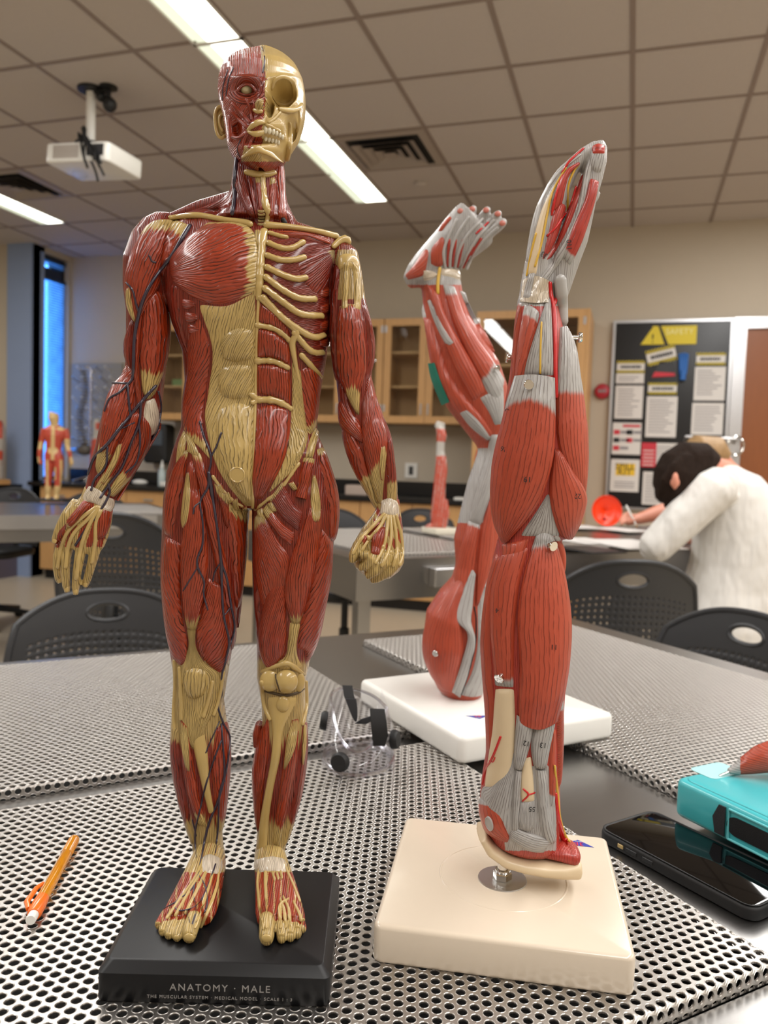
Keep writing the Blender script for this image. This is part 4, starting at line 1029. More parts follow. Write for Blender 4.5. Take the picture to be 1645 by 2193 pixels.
body['label'] = 'one-piece body under the muscles'
FB = body
def pad(n, L, *a, **k):
    k.setdefault('parent', FB); k.setdefault('m', M['fig']); return F.pad(n, L, *a, **k)
def cream(n, L, bulge=0.0015, **k):
    k.setdefault('T', 1.0); return pad(n, L, bulge, **k)
def cord(n, P, r, m=None, **k):
    k.setdefault('parent', FB); return F.cord(n, P, r, m or M['vein'], **k)
D_ = M['figdeep']
# --- neck
pad('trapezius', [[(500, 385), (486, 415), (440, 440), (366, 465)], [(505, 410), (495, 440), (450, 458), (395, 470)]], 0.002, m=D_, t1=0.15)
pad('trapezius', [[(607, 390), (616, 440), (636, 482)], [(598, 420), (606, 455), (622, 484)]], 0.002, m=D_)
pad('neck_muscle', [[(500, 340), (504, 400), (522, 445), (548, 478)], [(522, 350), (532, 400), (545, 450), (556, 482)]], 0.0035, m=D_, pitch=3.2)
pad('neck_muscle', [[(607, 345), (608, 400), (612, 445), (618, 478)], [(592, 350), (592, 410), (594, 450), (598, 480)]], 0.003, pitch=3.2)
pad('neck_muscle', [[(594, 380), (590, 420), (588, 460), (586, 482)], [(582, 390), (576, 430), (574, 462), (573, 482)]], 0.002, pitch=3.5)
pad('throat_muscle', [[(528, 380), (536, 420), (545, 455), (552, 482)], [(540, 378), (546, 420), (552, 458), (558, 484)]], 0.002, m=D_, pitch=3)
pad('throat_muscle', [[(546, 378), (551, 420), (556, 455)], [(560, 378), (562, 420), (564, 455)]], 0.002, pitch=3, t0=0.2)
pad('throat_muscle', [[(578, 380), (576, 410), (572, 435)], [(590, 378), (588, 405), (582, 430)]], 0.002, pitch=3, t0=0.3)
cord('hyoid_bone', [(526, 368, 6), (545, 372, 7), (570, 373, 7), (589, 368, 6)], 7, M['bone'], sink=0.4)
cord('larynx', [(563, 378, 5), (564, 400, 6), (566, 425, 7), (569, 440, 9), (574, 455, 6), (571, 478, 5)], 6, M['bone'], sink=0.3, knob=0.15)
for y in (452, 459, 466, 473, 480): cord('windpipe_ring', [(554, y), (560, y+1), (566, y)], 3, M['fig'], sink=0.3, step=2)
cord('neck_vein', [(507, 335), (503, 380), (502, 425), (497, 458)], 4.5, sink=0.25)
cord('neck_vein', [(606, 470), (611, 478)], 5, M['rubber'], sink=0.3, step=2)
# --- shoulder and chest, covered side
pad('deltoid', [[(312, 482), (282, 540), (268, 605), (277, 660), (288, 692)], [(338, 470), (304, 540), (288, 620), (290, 692)], [(375, 470), (342, 540), (312, 622), (293, 692)], [(407, 480), (366, 552), (336, 622), (298, 692)]], 0.0055, t0=0.13, pitch=5)
cream('deltoid_tendon', [[(269, 618), (272, 655), (286, 690)], [(279, 608), (284, 650), (292, 694)]], 0.0015, T=0.75, over=True, fade=True)
pad('chest_muscle', [[(360, 558), (396, 514), (444, 474)], [(361, 562), (432, 510), (530, 484)], [(362, 568), (450, 530), (554, 528)], [(363, 578), (450, 560), (555, 578)], [(365, 592), (440, 604), (553, 616)], [(368, 604), (417, 640), (472, 653), (534, 633)]], 0.0052, t1=0.12, pitch=6.5, ex=0.6, nu=44, nv=48)
pad('back_muscle', [[(363, 606), (370, 680), (398, 756), (404, 800)], [(384, 612), (388, 690), (406, 760), (410, 800)]], 0.001, m=D_)
for k, (x, y) in enumerate(((398, 652), (404, 680), (411, 706), (417, 732))):
    pad('serratus_slip', [[(x-10, y-12), (x+10, y-10), (x+22, y-2)], [(x-8, y+10), (x+8, y+12), (x+22, y+4)]], 0.0018, m=M['fig'], pitch=3)
pad('oblique_muscle', [[(401, 738), (402, 800), (391, 868), (392, 912), (402, 938)], [(415, 696), (420, 780), (414, 850), (416, 905), (428, 960)], [(425, 672), (450, 745), (442, 830), (434, 900), (452, 988)]], 0.0032, pen=0.30, pitch=5, t1=0.1)
cream('belly_sheath', [[(420, 646), (453, 745), (445, 838), (438, 900), (458, 985), (486, 1038), (528, 1088)], [(486, 652), (500, 750), (495, 850), (490, 930), (505, 1010), (538, 1090)], [(549, 618), (549, 750), (547, 850), (544, 950), (543, 1090)]], 0.0022, pen=0.4, pitch=6, nu=36)
cream('belly_pack', [[(480, 716), (472, 742), (478, 770)], [(510, 702), (506, 740), (508, 776)], [(542, 706), (543, 740), (540, 770)]], 0.0030, pitch=5, over=True, pen=0.5)
cream('belly_pack', [[(470, 790), (466, 818), (474, 850)], [(502, 780), (502, 815), (504, 856)], [(538, 782), (540, 815), (536, 850)]], 0.0030, pitch=5, over=True, pen=0.5)
cream('belly_pack', [[(468, 876), (462, 920), (474, 990), (508, 1050)], [(505, 862), (500, 930), (510, 1010), (528, 1070)], [(540, 868), (539, 940), (537, 1010), (537, 1080)]], 0.0026, pitch=9, over=True)
b = MB(); h = F.cast(508, 1017, F.allbv); q = np.array(h[0]); b.lathe([(0.0050, 0), (0.0056, 0.0006), (0.0050, 0.0012), (0.0043, 0.0008), (0.0043, 0.0009), (0.0001, 0.0010)], (0, 0, 0), 28, Matrix.Translation(Vector(q)) @ Vector(h[1]).to_track_quat('Z', 'Y').to_matrix().to_4x4() @ Matrix.Translation((0, 0, -0.0006))); b.build('round_plug', M['bone'], FB, True, world=True)
cord('midline_seam', [(554, 636), (549, 740), (547, 850), (544, 950), (541, 1088)], 3.4, M['bone'], sink=0.45)
cord('breastbone', [(566, 492, 8), (562, 510, 10), (560, 540, 8), (557, 580, 9), (556, 610, 8), (553, 640, 5)], 9, M['bone'], sink=0.4, knob=0.12)
cream('breastbone_edge', [[(545, 490), (544, 560), (538, 632)], [(557, 488), (556, 560), (552, 640)]], 0.001)
cord('collarbone', [(364, 466, 5), (420, 461, 6.5), (478, 470, 6), (525, 477, 7.5), (537, 481, 7)], 6, M['bone'], sink=0.25, flat=0.9)
cord('collarbone', [(570, 482, 8), (620, 486, 6.5), (680, 495, 6), (722, 506, 7)], 7, M['bone'], sink=0.2, flat=0.9)
cord('shoulder_tip', [(714, 528, 6), (728, 516, 8), (742, 512, 9), (746, 520, 7)], 8, M['bone'], sink=0.25)
pad('subclavian_muscle', [[(590, 496), (650, 500), (712, 514)], [(588, 506), (650, 513), (708, 526)]], 0.003, pitch=4)
cord('navel', [(538, 845, 6), (545, 850, 7), (549, 858, 6), (541, 862, 6)], 6, M['bone'], sink=0.4, step=2)
# --- open side: ribs
pad('rib_muscle', [[(572, 498), (640, 504), (735, 524)], [(566, 560), (640, 590), (704, 600)], [(562, 610), (640, 676), (704, 680)], [(590, 665), (650, 722), (702, 735)], [(628, 725), (652, 775), (692, 812)]], 0.0015, m=D_, pen=0.5, pitch=3.4, nu=30)
pad('fan_muscle', [[(718, 534), (680, 540), (626, 556)], [(718, 538), (690, 585), (640, 600)], [(720, 542), (704, 605), (682, 648)]], 0.0028, pitch=3.6, t0=0.2, m=D_)
for P, r in (([(576, 498), (600, 505), (615, 508)], 4.5), ([(573, 519), (600, 530), (625, 531), (651, 517)], 6), ([(570, 546), (600, 556), (630, 556), (653, 550)], 6.2), ([(570, 571), (605, 588), (635, 597), (656, 594)], 6.4), ([(568, 592), (605, 620), (640, 638), (676, 640)], 6.6), ([(566, 616), (608, 648), (645, 672), (692, 676)], 6.8), ([(563, 636), (605, 680), (650, 712), (676, 722), (696, 716)], 6.8), ([(630, 712), (658, 745), (675, 755), (694, 754)], 6.4), ([(645, 760), (665, 782), (688, 810)], 6)):
    cord('rib', P, r, M['bone'], sink=0.32, flat=1.0, knob=0.09)
cord('rib_arch', [(557, 637, 6), (600, 677, 6.5), (634, 709, 7), (626, 735, 7), (632, 775, 5), (641, 820, 4)], 6, M['bone'], sink=0.3)
for k, y in enumerate((628, 662, 698, 734)):
    pad('serratus_slip', [[(706, y-14), (694, y-12), (680, y-4)], [(706, y+8), (694, y+12), (684, y+8)]], 0.002, pitch=3)
pad('belly_muscle', [[(556, 645), (553, 668), (552, 692)], [(585, 668), (586, 684), (588, 700)], [(618, 702), (620, 712), (622, 724)]], 0.002, pitch=6)
pad('belly_muscle', [[(551, 702), (550, 735), (550, 766)], [(585, 710), (586, 740), (585, 768)], [(619, 738), (621, 760), (620, 782)]], 0.0035, pitch=6)
pad('belly_muscle', [[(550, 780), (549, 812), (551, 842)], [(585, 780), (586, 815), (586, 852)], [(620, 794), (622, 830), (622, 866)]], 0.0035, pitch=6)
pad('belly_muscle', [[(550, 872), (544, 950), (539, 1020), (540, 1066)], [(585, 866), (582, 950), (568, 1020), (552, 1070)], [(622, 880), (620, 940), (600, 1005), (562, 1070)]], 0.0035, pitch=7)
for P in ([(550, 696, 6), (585, 703, 6), (608, 717, 6), (622, 732, 5)], [(549, 773, 7), (585, 773, 6.5), (618, 788, 6)], [(550, 856, 7), (585, 857, 8), (608, 866, 7), (624, 876, 5)]):
    cord('tendon_band', P, 6.5, M['bone'], sink=0.5, knob=0.22)
cream('oblique_sheath', [[(624, 770), (624, 872), (612, 970), (570, 1062)], [(634, 780), (642, 880), (640, 960), (590, 1045)], [(648, 800), (654, 890), (660, 940), (640, 995)]], 0.002, pitch=4.5, pen=-0.25, m=M['fig'])
pad('oblique_muscle', [[(640, 795), (644, 850), (654, 912), (664, 934)], [(662, 785), (668, 850), (674, 920)], [(690, 808), (684, 850), (677, 915)]], 0.0032, pen=-0.2, pitch=4.5, t1=0.15)
cream('hip_point', [[(676, 912), (662, 945), (652, 984)], [(682, 925), (676, 950), (670, 985)]], 0.003)
cream('hip_point', [[(394, 918), (382, 950), (376, 995)], [(402, 935), (395, 970), (384, 1010)]], 0.0015)
cream('hip_point', [[(397, 926), (400, 948), (398, 966)], [(408, 930), (420, 955), (436, 990)]], 0.002)
for P in ([(456, 1020), (478, 1050), (505, 1075), (538, 1092)], [(640, 992), (600, 1048), (570, 1072), (545, 1092)]):
    cord('groin_ligament', P, 4, M['bone'], sink=0.62, knob=0.2)
for (x0, y0, x1, y1) in ((468, 1036, 478, 1062), (484, 1054, 494, 1078), (502, 1068, 508, 1096), (524, 1084, 522, 1112), (556, 1088, 562, 1112), (578, 1074, 590, 1098), (600, 1058, 614, 1080), (622, 1032, 634, 1052)):
    pad('groin_tendon', [[(x0-7, y0+3), (x1-6, y1)], [(x0+7, y0-3), (x1+6, y1-2)]], 0.002, T=0.9, fade=True, pitch=2.6)
# --- thighs
pad('thigh_outer_muscle', [[(399, 962), (370, 1010), (354, 1075), (352, 1145)], [(404, 964), (394, 1030), (380, 1090), (370, 1155)]], 0.004, t0=0.08)
pad('straight_thigh_muscle', [[(402, 1000), (393, 1120), (386, 1200), (390, 1290), (401, 1350)], [(410, 985), (415, 1130), (414, 1250), (410, 1352)], [(420, 1000), (442, 1130), (446, 1230), (434, 1300), (419, 1352)]], 0.0055, pen=0.12, t1=0.07, pitch=5)
cream('thigh_tendon', [[(400, 1008), (391, 1060), (386, 1110), (390, 1134)], [(405, 1008), (409, 1060), (404, 1110), (394, 1134)]], 0.0012, over=True, fade=True, pitch=3)
pad('thigh_side_muscle', [[(352, 1145), (347, 1220), (352, 1310), (364, 1390), (380, 1422), (394, 1426)], [(372, 1155), (367, 1250), (374, 1340), (390, 1404), (398, 1422)], [(390, 1165), (386, 1250), (392, 1330), (400, 1365), (402, 1405)]], 0.0045, pen=-0.2, pitch=4.5)
pad('thigh_inner_muscle', [[(442, 1235), (432, 1310), (421, 1350), (424, 1395)], [(462, 1245), (460, 1330), (452, 1390), (446, 1424)], [(480, 1255), (492, 1350), (490, 1410), (472, 1444)]], 0.0048, pen=0.25, pitch=4.5)
pad('adductor_muscle', [[(466, 1058), (486, 1130), (498, 1220), (506, 1310)], [(500, 1082), (514, 1150), (514, 1220), (511, 1300)], [(536, 1100), (531, 1150), (524, 1210), (514, 1290)]], 0.0035, t0=0.12, pitch=5)
pad('groin_muscle', [[(456, 1030), (468, 1070), (480, 1122)], [(494, 1066), (492, 1100), (488, 1135)]], 0.003, t0=0.22)
pad('strap_muscle', [[(408, 962), (427, 1050), (447, 1150), (470, 1250), (489, 1335), (495, 1400)], [(430, 968), (450, 1040), (470, 1130), (491, 1230), (504, 1330), (503, 1392)]], 0.0035, pitch=5, t0=0.05)
pad('slender_muscle', [[(524, 1215), (515, 1285), (505, 1360), (496, 1430)], [(512, 1285), (506, 1335), (500, 1400), (490, 1442)]], 0.002, m=D_, t1=0.2)
pad('thigh_outer_muscle', [[(678, 962), (692, 1030), (706, 1090), (708, 1155)], [(692, 955), (707, 1005), (721, 1060), (721, 1130), (716, 1162)]], 0.004, t0=0.08)
pad('groin_muscle', [[(604, 1030), (630, 1075), (650, 1100)], [(574, 1070), (606, 1112), (640, 1140)]], 0.003, m=D_, t0=0.1)
pad('groin_muscle', [[(572, 1078), (606, 1120), (634, 1142)], [(560, 1092), (592, 1142), (622, 1172)]], 0.003, t0=0.25)
pad('adductor_muscle', [[(562, 1094), (592, 1150), (620, 1195), (618, 1240)], [(552, 1100), (572, 1170), (592, 1235), (602, 1285)], [(545, 1106), (546, 1180), (550, 1255), (572, 1335)]], 0.0035, t0=0.14)
pad('straight_thigh_muscle', [[(668, 1075), (638, 1150), (612, 1230), (610, 1290), (624, 1336)], [(676, 1100), (660, 1180), (645, 1250), (632, 1338)], [(690, 1085), (682, 1180), (666, 1260), (642, 1336)]], 0.005, pen=-0.12, t1=0.07, pitch=5)
pad('strap_stump', [[(650, 980), (640, 1022), (632, 1064)], [(673, 986), (666, 1022), (657, 1070)]], 0.0042, t0=0.1, vends=False)
cream('thigh_tendon', [[(669, 1014), (664, 1060), (668, 1110), (679, 1120)], [(676, 1014), (686, 1060), (688, 1102), (681, 1120)]], 0.0012, over=True, fade=True, pitch=3)
pad('thigh_side_muscle', [[(690, 1130), (673, 1200), (656, 1290), (641, 1345), (636, 1392)], [(704, 1150), (692, 1240), (675, 1320), (652, 1396)], [(714, 1160), (706, 1240), (691, 1310), (679, 1380), (657, 1424)]], 0.0045, pen=0.2, pitch=4.5)
pad('thigh_inner_muscle', [[(614, 1235), (613, 1310), (614, 1360), (611, 1402)], [(592, 1240), (586, 1320), (590, 1380), (600, 1414)], [(574, 1255), (557, 1340), (555, 1390), (568, 1428), (584, 1432)]], 0.0045, pen=-0.25, pitch=4.5)
pad('slender_muscle', [[(542, 1100), (542, 1200), (546, 1300), (552, 1400)], [(549, 1104), (552, 1200), (557, 1300), (562, 1400)]], 0.0015, m=D_)
# --- knees
cream('knee_sheath', [[(399, 1345), (403, 1385), (386, 1430), (380, 1500), (393, 1570), (412, 1604)], [(409, 1342), (411, 1385), (412, 1440), (412, 1510), (418, 1570), (422, 1612)], [(420, 1345), (420, 1385), (440, 1420), (470, 1446), (464, 1510), (442, 1560), (432, 1612)]], 0.002, pitch=4.5)
cream('kneecap', [[(396, 1436), (392, 1462), (400, 1492)], [(420, 1430), (420, 1462), (418, 1498)], [(443, 1438), (446, 1462), (436, 1490)]], 0.0035, over=True, pitch=7)
for P in ([(374, 1415), (375, 1470), (372, 1530), (376, 1580)], [(384, 1430), (388, 1490), (388, 1540)], [(478, 1440), (470, 1490), (458, 1530)], [(455, 1460), (446, 1500), (436, 1535)]):
    cord('knee_ligament', P, 4.5, M['bone'], sink=0.4)
cream('knee_sheath', [[(620, 1332), (616, 1372), (610, 1405), (580, 1425)], [(632, 1330), (626, 1380), (622, 1415), (612, 1436)], [(645, 1334), (636, 1380), (640, 1410), (655, 1428)]], 0.002, pitch=4.5)
for x, y, r, fl in ((578, 1458, (22, 23), 0.40), (641, 1460, (12, 22), 0.45), (613, 1459, (25, 25), 0.62)): F.knob('knee_bone', x, y, r, M['bone'], FB, fl, 0.35)
cord('knee_bone_rim', [(560, 1440, 5), (580, 1430, 5), (600, 1424, 6), (616, 1420, 6), (634, 1432, 6), (652, 1446, 4)], 5, M['bone'], sink=0.45, knob=0.15)
cord('joint_groove', [(562, 1478, 3), (585, 1484, 3.5), (610, 1489, 3.5), (636, 1484, 3.5), (652, 1476, 2.5)], 3, M['groove'], sink=0.55)
cord('joint_groove', [(590, 1444, 2), (594, 1462, 2.5), (600, 1480, 2)], 2, M['groove'], sink=0.5)
F.knob('shin_bump', 606, 1508, (14, 18), M['bone'], FB, 0.5, 0.3)
for P in ([(560, 1460), (566, 1510), (578, 1540)], [(655, 1460), (656, 1510), (648, 1550)]): cord('knee_ligament', P, 5, M['bone'], sink=0.35)
# --- shanks
cream('shin_bone', [[(404, 1560), (416, 1615), (432, 1685), (447, 1745)], [(438, 1560), (446, 1615), (450, 1680), (460, 1742)]], 0.002, pitch=12, T=2.0)
pad('shin_muscle', [[(390, 1560), (390, 1620), (403, 1700), (424, 1768)], [(406, 1575), (416, 1640), (428, 1712), (444, 1772)]], 0.004, t1=0.15)
cream('shin_tendon', [[(385, 1536), (386, 1590), (398, 1652)], [(402, 1556), (406, 1600), (407, 1656)]], 0.0012, over=True, fade=True, pitch=3)
pad('outer_calf_muscle', [[(367, 1545), (366, 1612), (377, 1690), (396, 1770), (410, 1815)], [(383, 1565), (387, 1635), (402, 1722), (417, 1805)]], 0.003, t0=0.12, t1=0.2, m=D_)
pad('calf_muscle', [[(462, 1560), (452, 1640), (458, 1700), (464, 1770)], [(482, 1545), (478, 1620), (474, 1700), (470, 1785)], [(491, 1540), (494, 1620), (488, 1690), (478, 1775)]], 0.0035, t1=0.12)
cream('shin_bone', [[(566, 1490), (582, 1560), (580, 1620), (568, 1690), (556, 1760), (550, 1830)], [(646, 1490), (608, 1560), (601, 1620), (586, 1690), (576, 1760), (572, 1830)]], 0.0022, pitch=14, T=2.0)
pad('shin_muscle', [[(614, 1572), (604, 1650), (592, 1740), (582, 1806)], [(642, 1560), (634, 1640), (612, 1740), (598, 1815)]], 0.004, t1=0.18)
cream('shin_tendon', [[(624, 1540), (612, 1590), (607, 1650)], [(642, 1536), (634, 1600), (610, 1652)]], 0.0012, over=True, fade=True, pitch=3)
pad('outer_calf_muscle', [[(648, 1545), (638, 1640), (622, 1740), (606, 1818)], [(659, 1545), (656, 1620), (645, 1695), (618, 1800)]], 0.003, t1=0.2, m=D_)
cream('shin_tendon', [[(650, 1548), (646, 1600), (646, 1640)], [(657, 1548), (656, 1600), (650, 1642)]], 0.001, over=True, fade=True, pitch=3)
pad('calf_muscle', [[(546, 1590), (541, 1660), (547, 1735), (552, 1785)], [(576, 1530), (577, 1600), (564, 1690), (556, 1775)]], 0.0035)
F.loft([(556, 1548, 8, 0.0, .006), (552, 1570, 11, 0.0, .008), (553, 1596, 10, 0, .007)]); F.solid('calf_stump', 0.0008, 2, m=M['fig'], parent=FB, keepbv=False)
# --- upper arms and forearms
pad('triceps_muscle', [[(281, 682), (267, 735), (269, 768), (277, 782)], [(287, 690), (284, 740), (284, 775), (283, 800)]], 0.0025, m=D_)
pad('brachialis_muscle', [[(289, 692), (284, 745), (286, 805), (294, 872)], [(310, 640), (302, 720), (299, 800), (306, 880)]], 0.003)
pad('biceps_muscle', [[(310, 644), (302, 700), (299, 765), (304, 838)], [(330, 622), (330, 700), (324, 770), (316, 856)], [(354, 630), (363, 690), (358, 760), (332, 846)]], 0.0055, t1=0.24, pitch=6)
pad('forearm_outer_muscle', [[(275, 776), (246, 812), (224, 872), (214, 945), (204, 1000)], [(286, 795), (268, 845), (252, 905), (230, 960), (208, 1015)], [(294, 812), (287, 860), (268, 915), (245, 965), (214, 1020)]], 0.004, t1=0.22, pitch=5)
pad('forearm_flexor', [[(285, 880), (264, 930), (234, 990), (200, 1048)], [(302, 884), (284, 940), (254, 1000), (218, 1058)]], 0.003, t1=0.22)
pad('forearm_flexor', [[(304, 888), (290, 944), (262, 1002), (226, 1060)], [(326, 905), (318, 955), (288, 1012), (244, 1066)]], 0.0035, t1=0.3)
pad('forearm_flexor', [[(330, 930), (312, 985), (282, 1032), (246, 1070)], [(342, 895), (334, 960), (300, 1022), (256, 1076)]], 0.003, t1=0.35)
F.pad('elbow_sheath', [[(312, 858), (307, 892), (322, 936)], [(332, 850), (342, 890), (334, 932)]], 0.002, T=1.0, m=M['figwhite'], parent=FB)
cream('forearm_tendon', [[(252, 950), (238, 985), (214, 1035)], [(264, 945), (252, 990), (222, 1042)]], 0.001, over=True, fade=True, pitch=4)
pad('arm_back_muscle', [[(716, 560), (708, 625), (708, 720), (716, 822)], [(730, 575), (723, 650), (721, 720), (727, 812)]], 0.002, m=D_)
pad('triceps_muscle', [[(774, 650), (786, 710), (788, 770), (784, 822)], [(781, 648), (799, 720), (799, 770), (790, 812)]], 0.0025, m=D_)
cream('arm_bone_head', [[(722, 556), (734, 543), (760, 545), (770, 562)], [(724, 580), (738, 575), (756, 578), (768, 585)]], 0.002, T=2.0)
pad('biceps_muscle', [[(726, 655), (722, 720), (725, 790), (746, 852), (762, 884)], [(745, 650), (748, 720), (750, 800), (757, 862), (766, 888)], [(768, 652), (780, 720), (783, 790), (772, 842), (770, 890)]], 0.006, t1=0.25, t0=0.02, vee=-0.35, pitch=6)
cream('biceps_tendon', [[(735, 560), (733, 610), (731, 664)], [(749, 560), (747, 610), (744, 660)]], 0.002, over=True, pitch=5)
cream('biceps_tendon', [[(752, 556), (757, 610), (758, 662)], [(767, 572), (772, 625), (774, 664)]], 0.002, over=True, pitch=5)
pad('brachialis_muscle', [[(726, 815), (730, 860), (748, 895), (772, 930)], [(738, 830), (752, 870), (764, 895), (776, 925)]], 0.002, m=D_)
pad('forearm_flexor', [[(725, 862), (730, 912), (752, 935), (778, 950)], [(732, 852), (756, 884), (773, 908), (780, 945)]], 0.0035)
pad('forearm_flexor', [[(730, 922), (746, 985), (776, 1045), (812, 1102)], [(748, 910), (772, 955), (792, 1015), (815, 1095)]], 0.0035, t1=0.42)
pad('forearm_outer_muscle', [[(776, 862), (774, 925), (782, 985), (798, 1045), (816, 1092)], [(790, 800), (796, 880), (802, 950), (808, 1015), (818, 1085)], [(793, 802), (814, 872), (829, 930), (826, 985), (822, 1040)]], 0.0042, t1=0.32, pitch=5)
pad('forearm_extensor', [[(818, 890), (824, 950), (828, 1010), (828, 1082)], [(812, 880), (834, 932), (842, 985), (850, 1045), (851, 1080)]], 0.003, t0=0.05, t1=0.25, m=D_)
cream('forearm_tendon', [[(815, 955), (812, 990), (815, 1030)], [(826, 950), (826, 990), (820, 1032)]], 0.001, over=True, fade=True, pitch=4)
# --- feet (each a part of its own, in front of the ankle)
def pxDz(x, D, z):
    r = (x-822.5)/FPX*D
    for _ in range(4):
        P = CAM+FWD*D+RGT*r; P[2] = z; q = RC.T @ (P-CAM); r += (x-(822.5+FPX*q[0]/q[2]))*D/FPX
    return P
def loftz(M_, st, zb, n=20, ex=2.2):
    R = []
    for x, D, wpx, zc, hz in st:
        c = pxDz(x, D, zb+zc); a = np.arange(n)*2*math.pi/n; ca, sa = np.cos(a), np.sin(a); ca = np.sign(ca)*np.abs(ca)**(2/ex); sa = np.sign(sa)*np.abs(sa)**(2/ex)
        R.append(c[None]+RGT[None]*(ca*wpx*D/FPX)[:, None]+np.array([[0, 0, 1.0]])*(sa*hz)[:, None])
    M_.lofts.append(R)
ZB = 0.944
def foot(st, heel, toes, nm, tipD):
    loftz(F, st, ZB); F.loft(heel, n=18)
    for (x0, D0, x1, D1, r) in toes:
        h = r*F.pxm
        loftz(F, [(x0, D0, r*0.9, h*1.5, h), ((x0+x1)/2, (D0+D1)/2, r, h*1.55, h*1.05), (x1, D1+h*0.7, r*1.03, h*1.05, h*1.0), (x1, D1+h*0.1, r*0.8, h*0.95, h*0.75), (x1, D1-h*0.12, r*0.35, h*0.9, h*0.3)], ZB, 14)
    def col(px, py, W):
        d = (W-CAM) @ FWD
        return np.where(d < tipD, 1.0, np.where(py < 1868, 0.7, np.where(np.sin(px*0.42) > 0.5, 0.55, 0.0)))
    o = F.solid(nm, 0.00075, 3, m=M['fig'], colour=col, parent=froot, nfib=700)
    return o
FL = foot([(449, 0.572, 34, 0.012, 0.012), (447, 0.556, 38, 0.014, 0.014), (436, 0.538, 45, 0.012, 0.0125), (422, 0.520, 53, 0.009, 0.0100), (408, 0.505, 58, 0.0068, 0.0072), (399, 0.497, 56, 0.0055, 0.0058)], [(452, 1830, 30, 0.006, 0.012), (450, 1866, 30, 0.008, 0.012)],
     [(424, 0.503, 405, 0.4775, 17), (401, 0.502, 379, 0.4795, 10.5), (385, 0.503, 361, 0.4815, 10), (370, 0.505, 348, 0.4850, 9.5), (358, 0.508, 340, 0.4920, 9)], 'foot', 0.492)
FR = foot([(578, 0.572, 34, 0.012, 0.012), (580, 0.556, 37, 0.014, 0.014), (588, 0.538, 43, 0.012, 0.0125), (595, 0.520, 50, 0.009, 0.0100), (600, 0.505, 55, 0.0068, 0.0072), (603, 0.497, 54, 0.0055, 0.0058)], [(578, 1830, 30, 0.006, 0.012), (579, 1866, 30, 0.008, 0.012)],
     [(572, 0.503, 571, 0.4775, 17), (597, 0.502, 603, 0.4810, 11), (613, 0.503, 622, 0.4830, 10.5), (628, 0.505, 637, 0.4865, 10), (640, 0.508, 648, 0.4930, 9.5)], 'foot', 0.494)
for P in ([(455, 1835), (440, 1870), (425, 1900), (398, 1955)], [(445, 1838), (430, 1870), (408, 1905), (376, 1960)], [(462, 1835), (452, 1880), (440, 1920), (418, 1985)], [(470, 1840), (465, 1890), (452, 1935), (430, 1985)], [(437, 1840), (418, 1880), (390, 1920), (358, 1965)]):
    F.cord('foot_tendon', P, 3.6, M['bone'], parent=FL, sink=0.4)
for P in ([(572, 1835), (568, 1880), (570, 1930), (571, 1985)], [(560, 1840), (552, 1890), (556, 1950), (564, 1988)], [(618, 1925, 3), (600, 1940, 4), (601, 1985, 4)], [(600, 1925, 3), (608, 1950, 4), (612, 1985, 4)], [(606, 1920, 3), (617, 1945, 4), (622, 1980, 4)], [(628, 1930, 3), (640, 1955, 4), (645, 1970, 4)], [(608, 1850), (626, 1890), (642, 1930)], [(583, 1868), (588, 1884)], [(592, 1868), (596, 1882)], [(600, 1866), (604, 1880)]):
    F.cord('foot_tendon', P, 3.6, M['bone'], parent=FR, sink=0.4)
for x, y, r in ((405, 2008, 10), (378, 2008, 6), (360, 2002, 5.5), (347, 1993, 5), (339, 1978, 5)): F.knob('toenail', x, y, (r, r*0.8), M['bone'], FL, 0.35, -0.1)
for x, y, r in ((571, 2010, 10), (603, 2003, 6), (622, 1997, 5.5), (637, 1986, 5), (648, 1970, 5)): F.knob('toenail', x, y, (r, r*0.8), M['bone'], FR, 0.35, -0.1)
F.pad('ankle_band', [[(432, 1835), (430, 1850), (432, 1868)], [(450, 1828), (450, 1848), (455, 1872)], [(476, 1838), (478, 1855), (474, 1872)]], 0.0015, T=1.0, m=M['figwhite'], parent=FL, over=True, pitch=3)
F.pad('ankle_band', [[(546, 1840), (545, 1855), (550, 1870)], [(580, 1834), (582, 1848), (582, 1866)], [(610, 1838), (616, 1855), (614, 1868)]], 0.0018, T=1.0, m=M['figwhite'], parent=FR, over=True, pitch=3)
# --- hands
F.loft([(216, 1052, 34, -0.012, 0.009), (208, 1075, 35, -0.013, 0.009), (198, 1100, 44, -0.014, 0.0095), (184, 1128, 52, -0.015, 0.009), (174, 1152, 52, -0.016, 0.008), (166, 1176, 44, -0.016, 0.006)], n=26)
for st in ([(134, 1160, 11, -0.016, 0.0038), (124, 1190, 9.5, -0.017, 0.0034), (122, 1216, 8.5, -0.016, 0.003), (126, 1240, 8, -0.013, 0.0028), (128, 1249, 5, -0.012, 0.002)],
           [(148, 1165, 12, -0.017, 0.004), (141, 1195, 10, -0.019, 0.0035), (140, 1225, 9, -0.019, 0.003), (142, 1255, 8, -0.017, 0.0028), (144, 1269, 5, -0.016, 0.002)],
           [(177, 1165, 13, -0.017, 0.004), (170, 1195, 10.5, -0.020, 0.0036), (165, 1228, 9, -0.020, 0.0031), (162, 1258, 8, -0.018, 0.0028), (162, 1274, 5, -0.017, 0.002)],
           [(208, 1158, 13, -0.016, 0.004), (202, 1185, 11, -0.018, 0.0036), (195, 1212, 9.5, -0.018, 0.0031), (187, 1240, 8.5, -0.016, 0.0028), (182, 1257, 5.5, -0.015, 0.002)],
           [(172, 1080, 20, -0.018, 0.007), (152, 1104, 19, -0.021, 0.0068), (137, 1124, 15, -0.022, 0.005), (126, 1142, 11.5, -0.022, 0.004), (118, 1158, 7.5, -0.021, 0.003), (116, 1164, 4, -0.021, 0.002)]): F.loft(st, n=14)
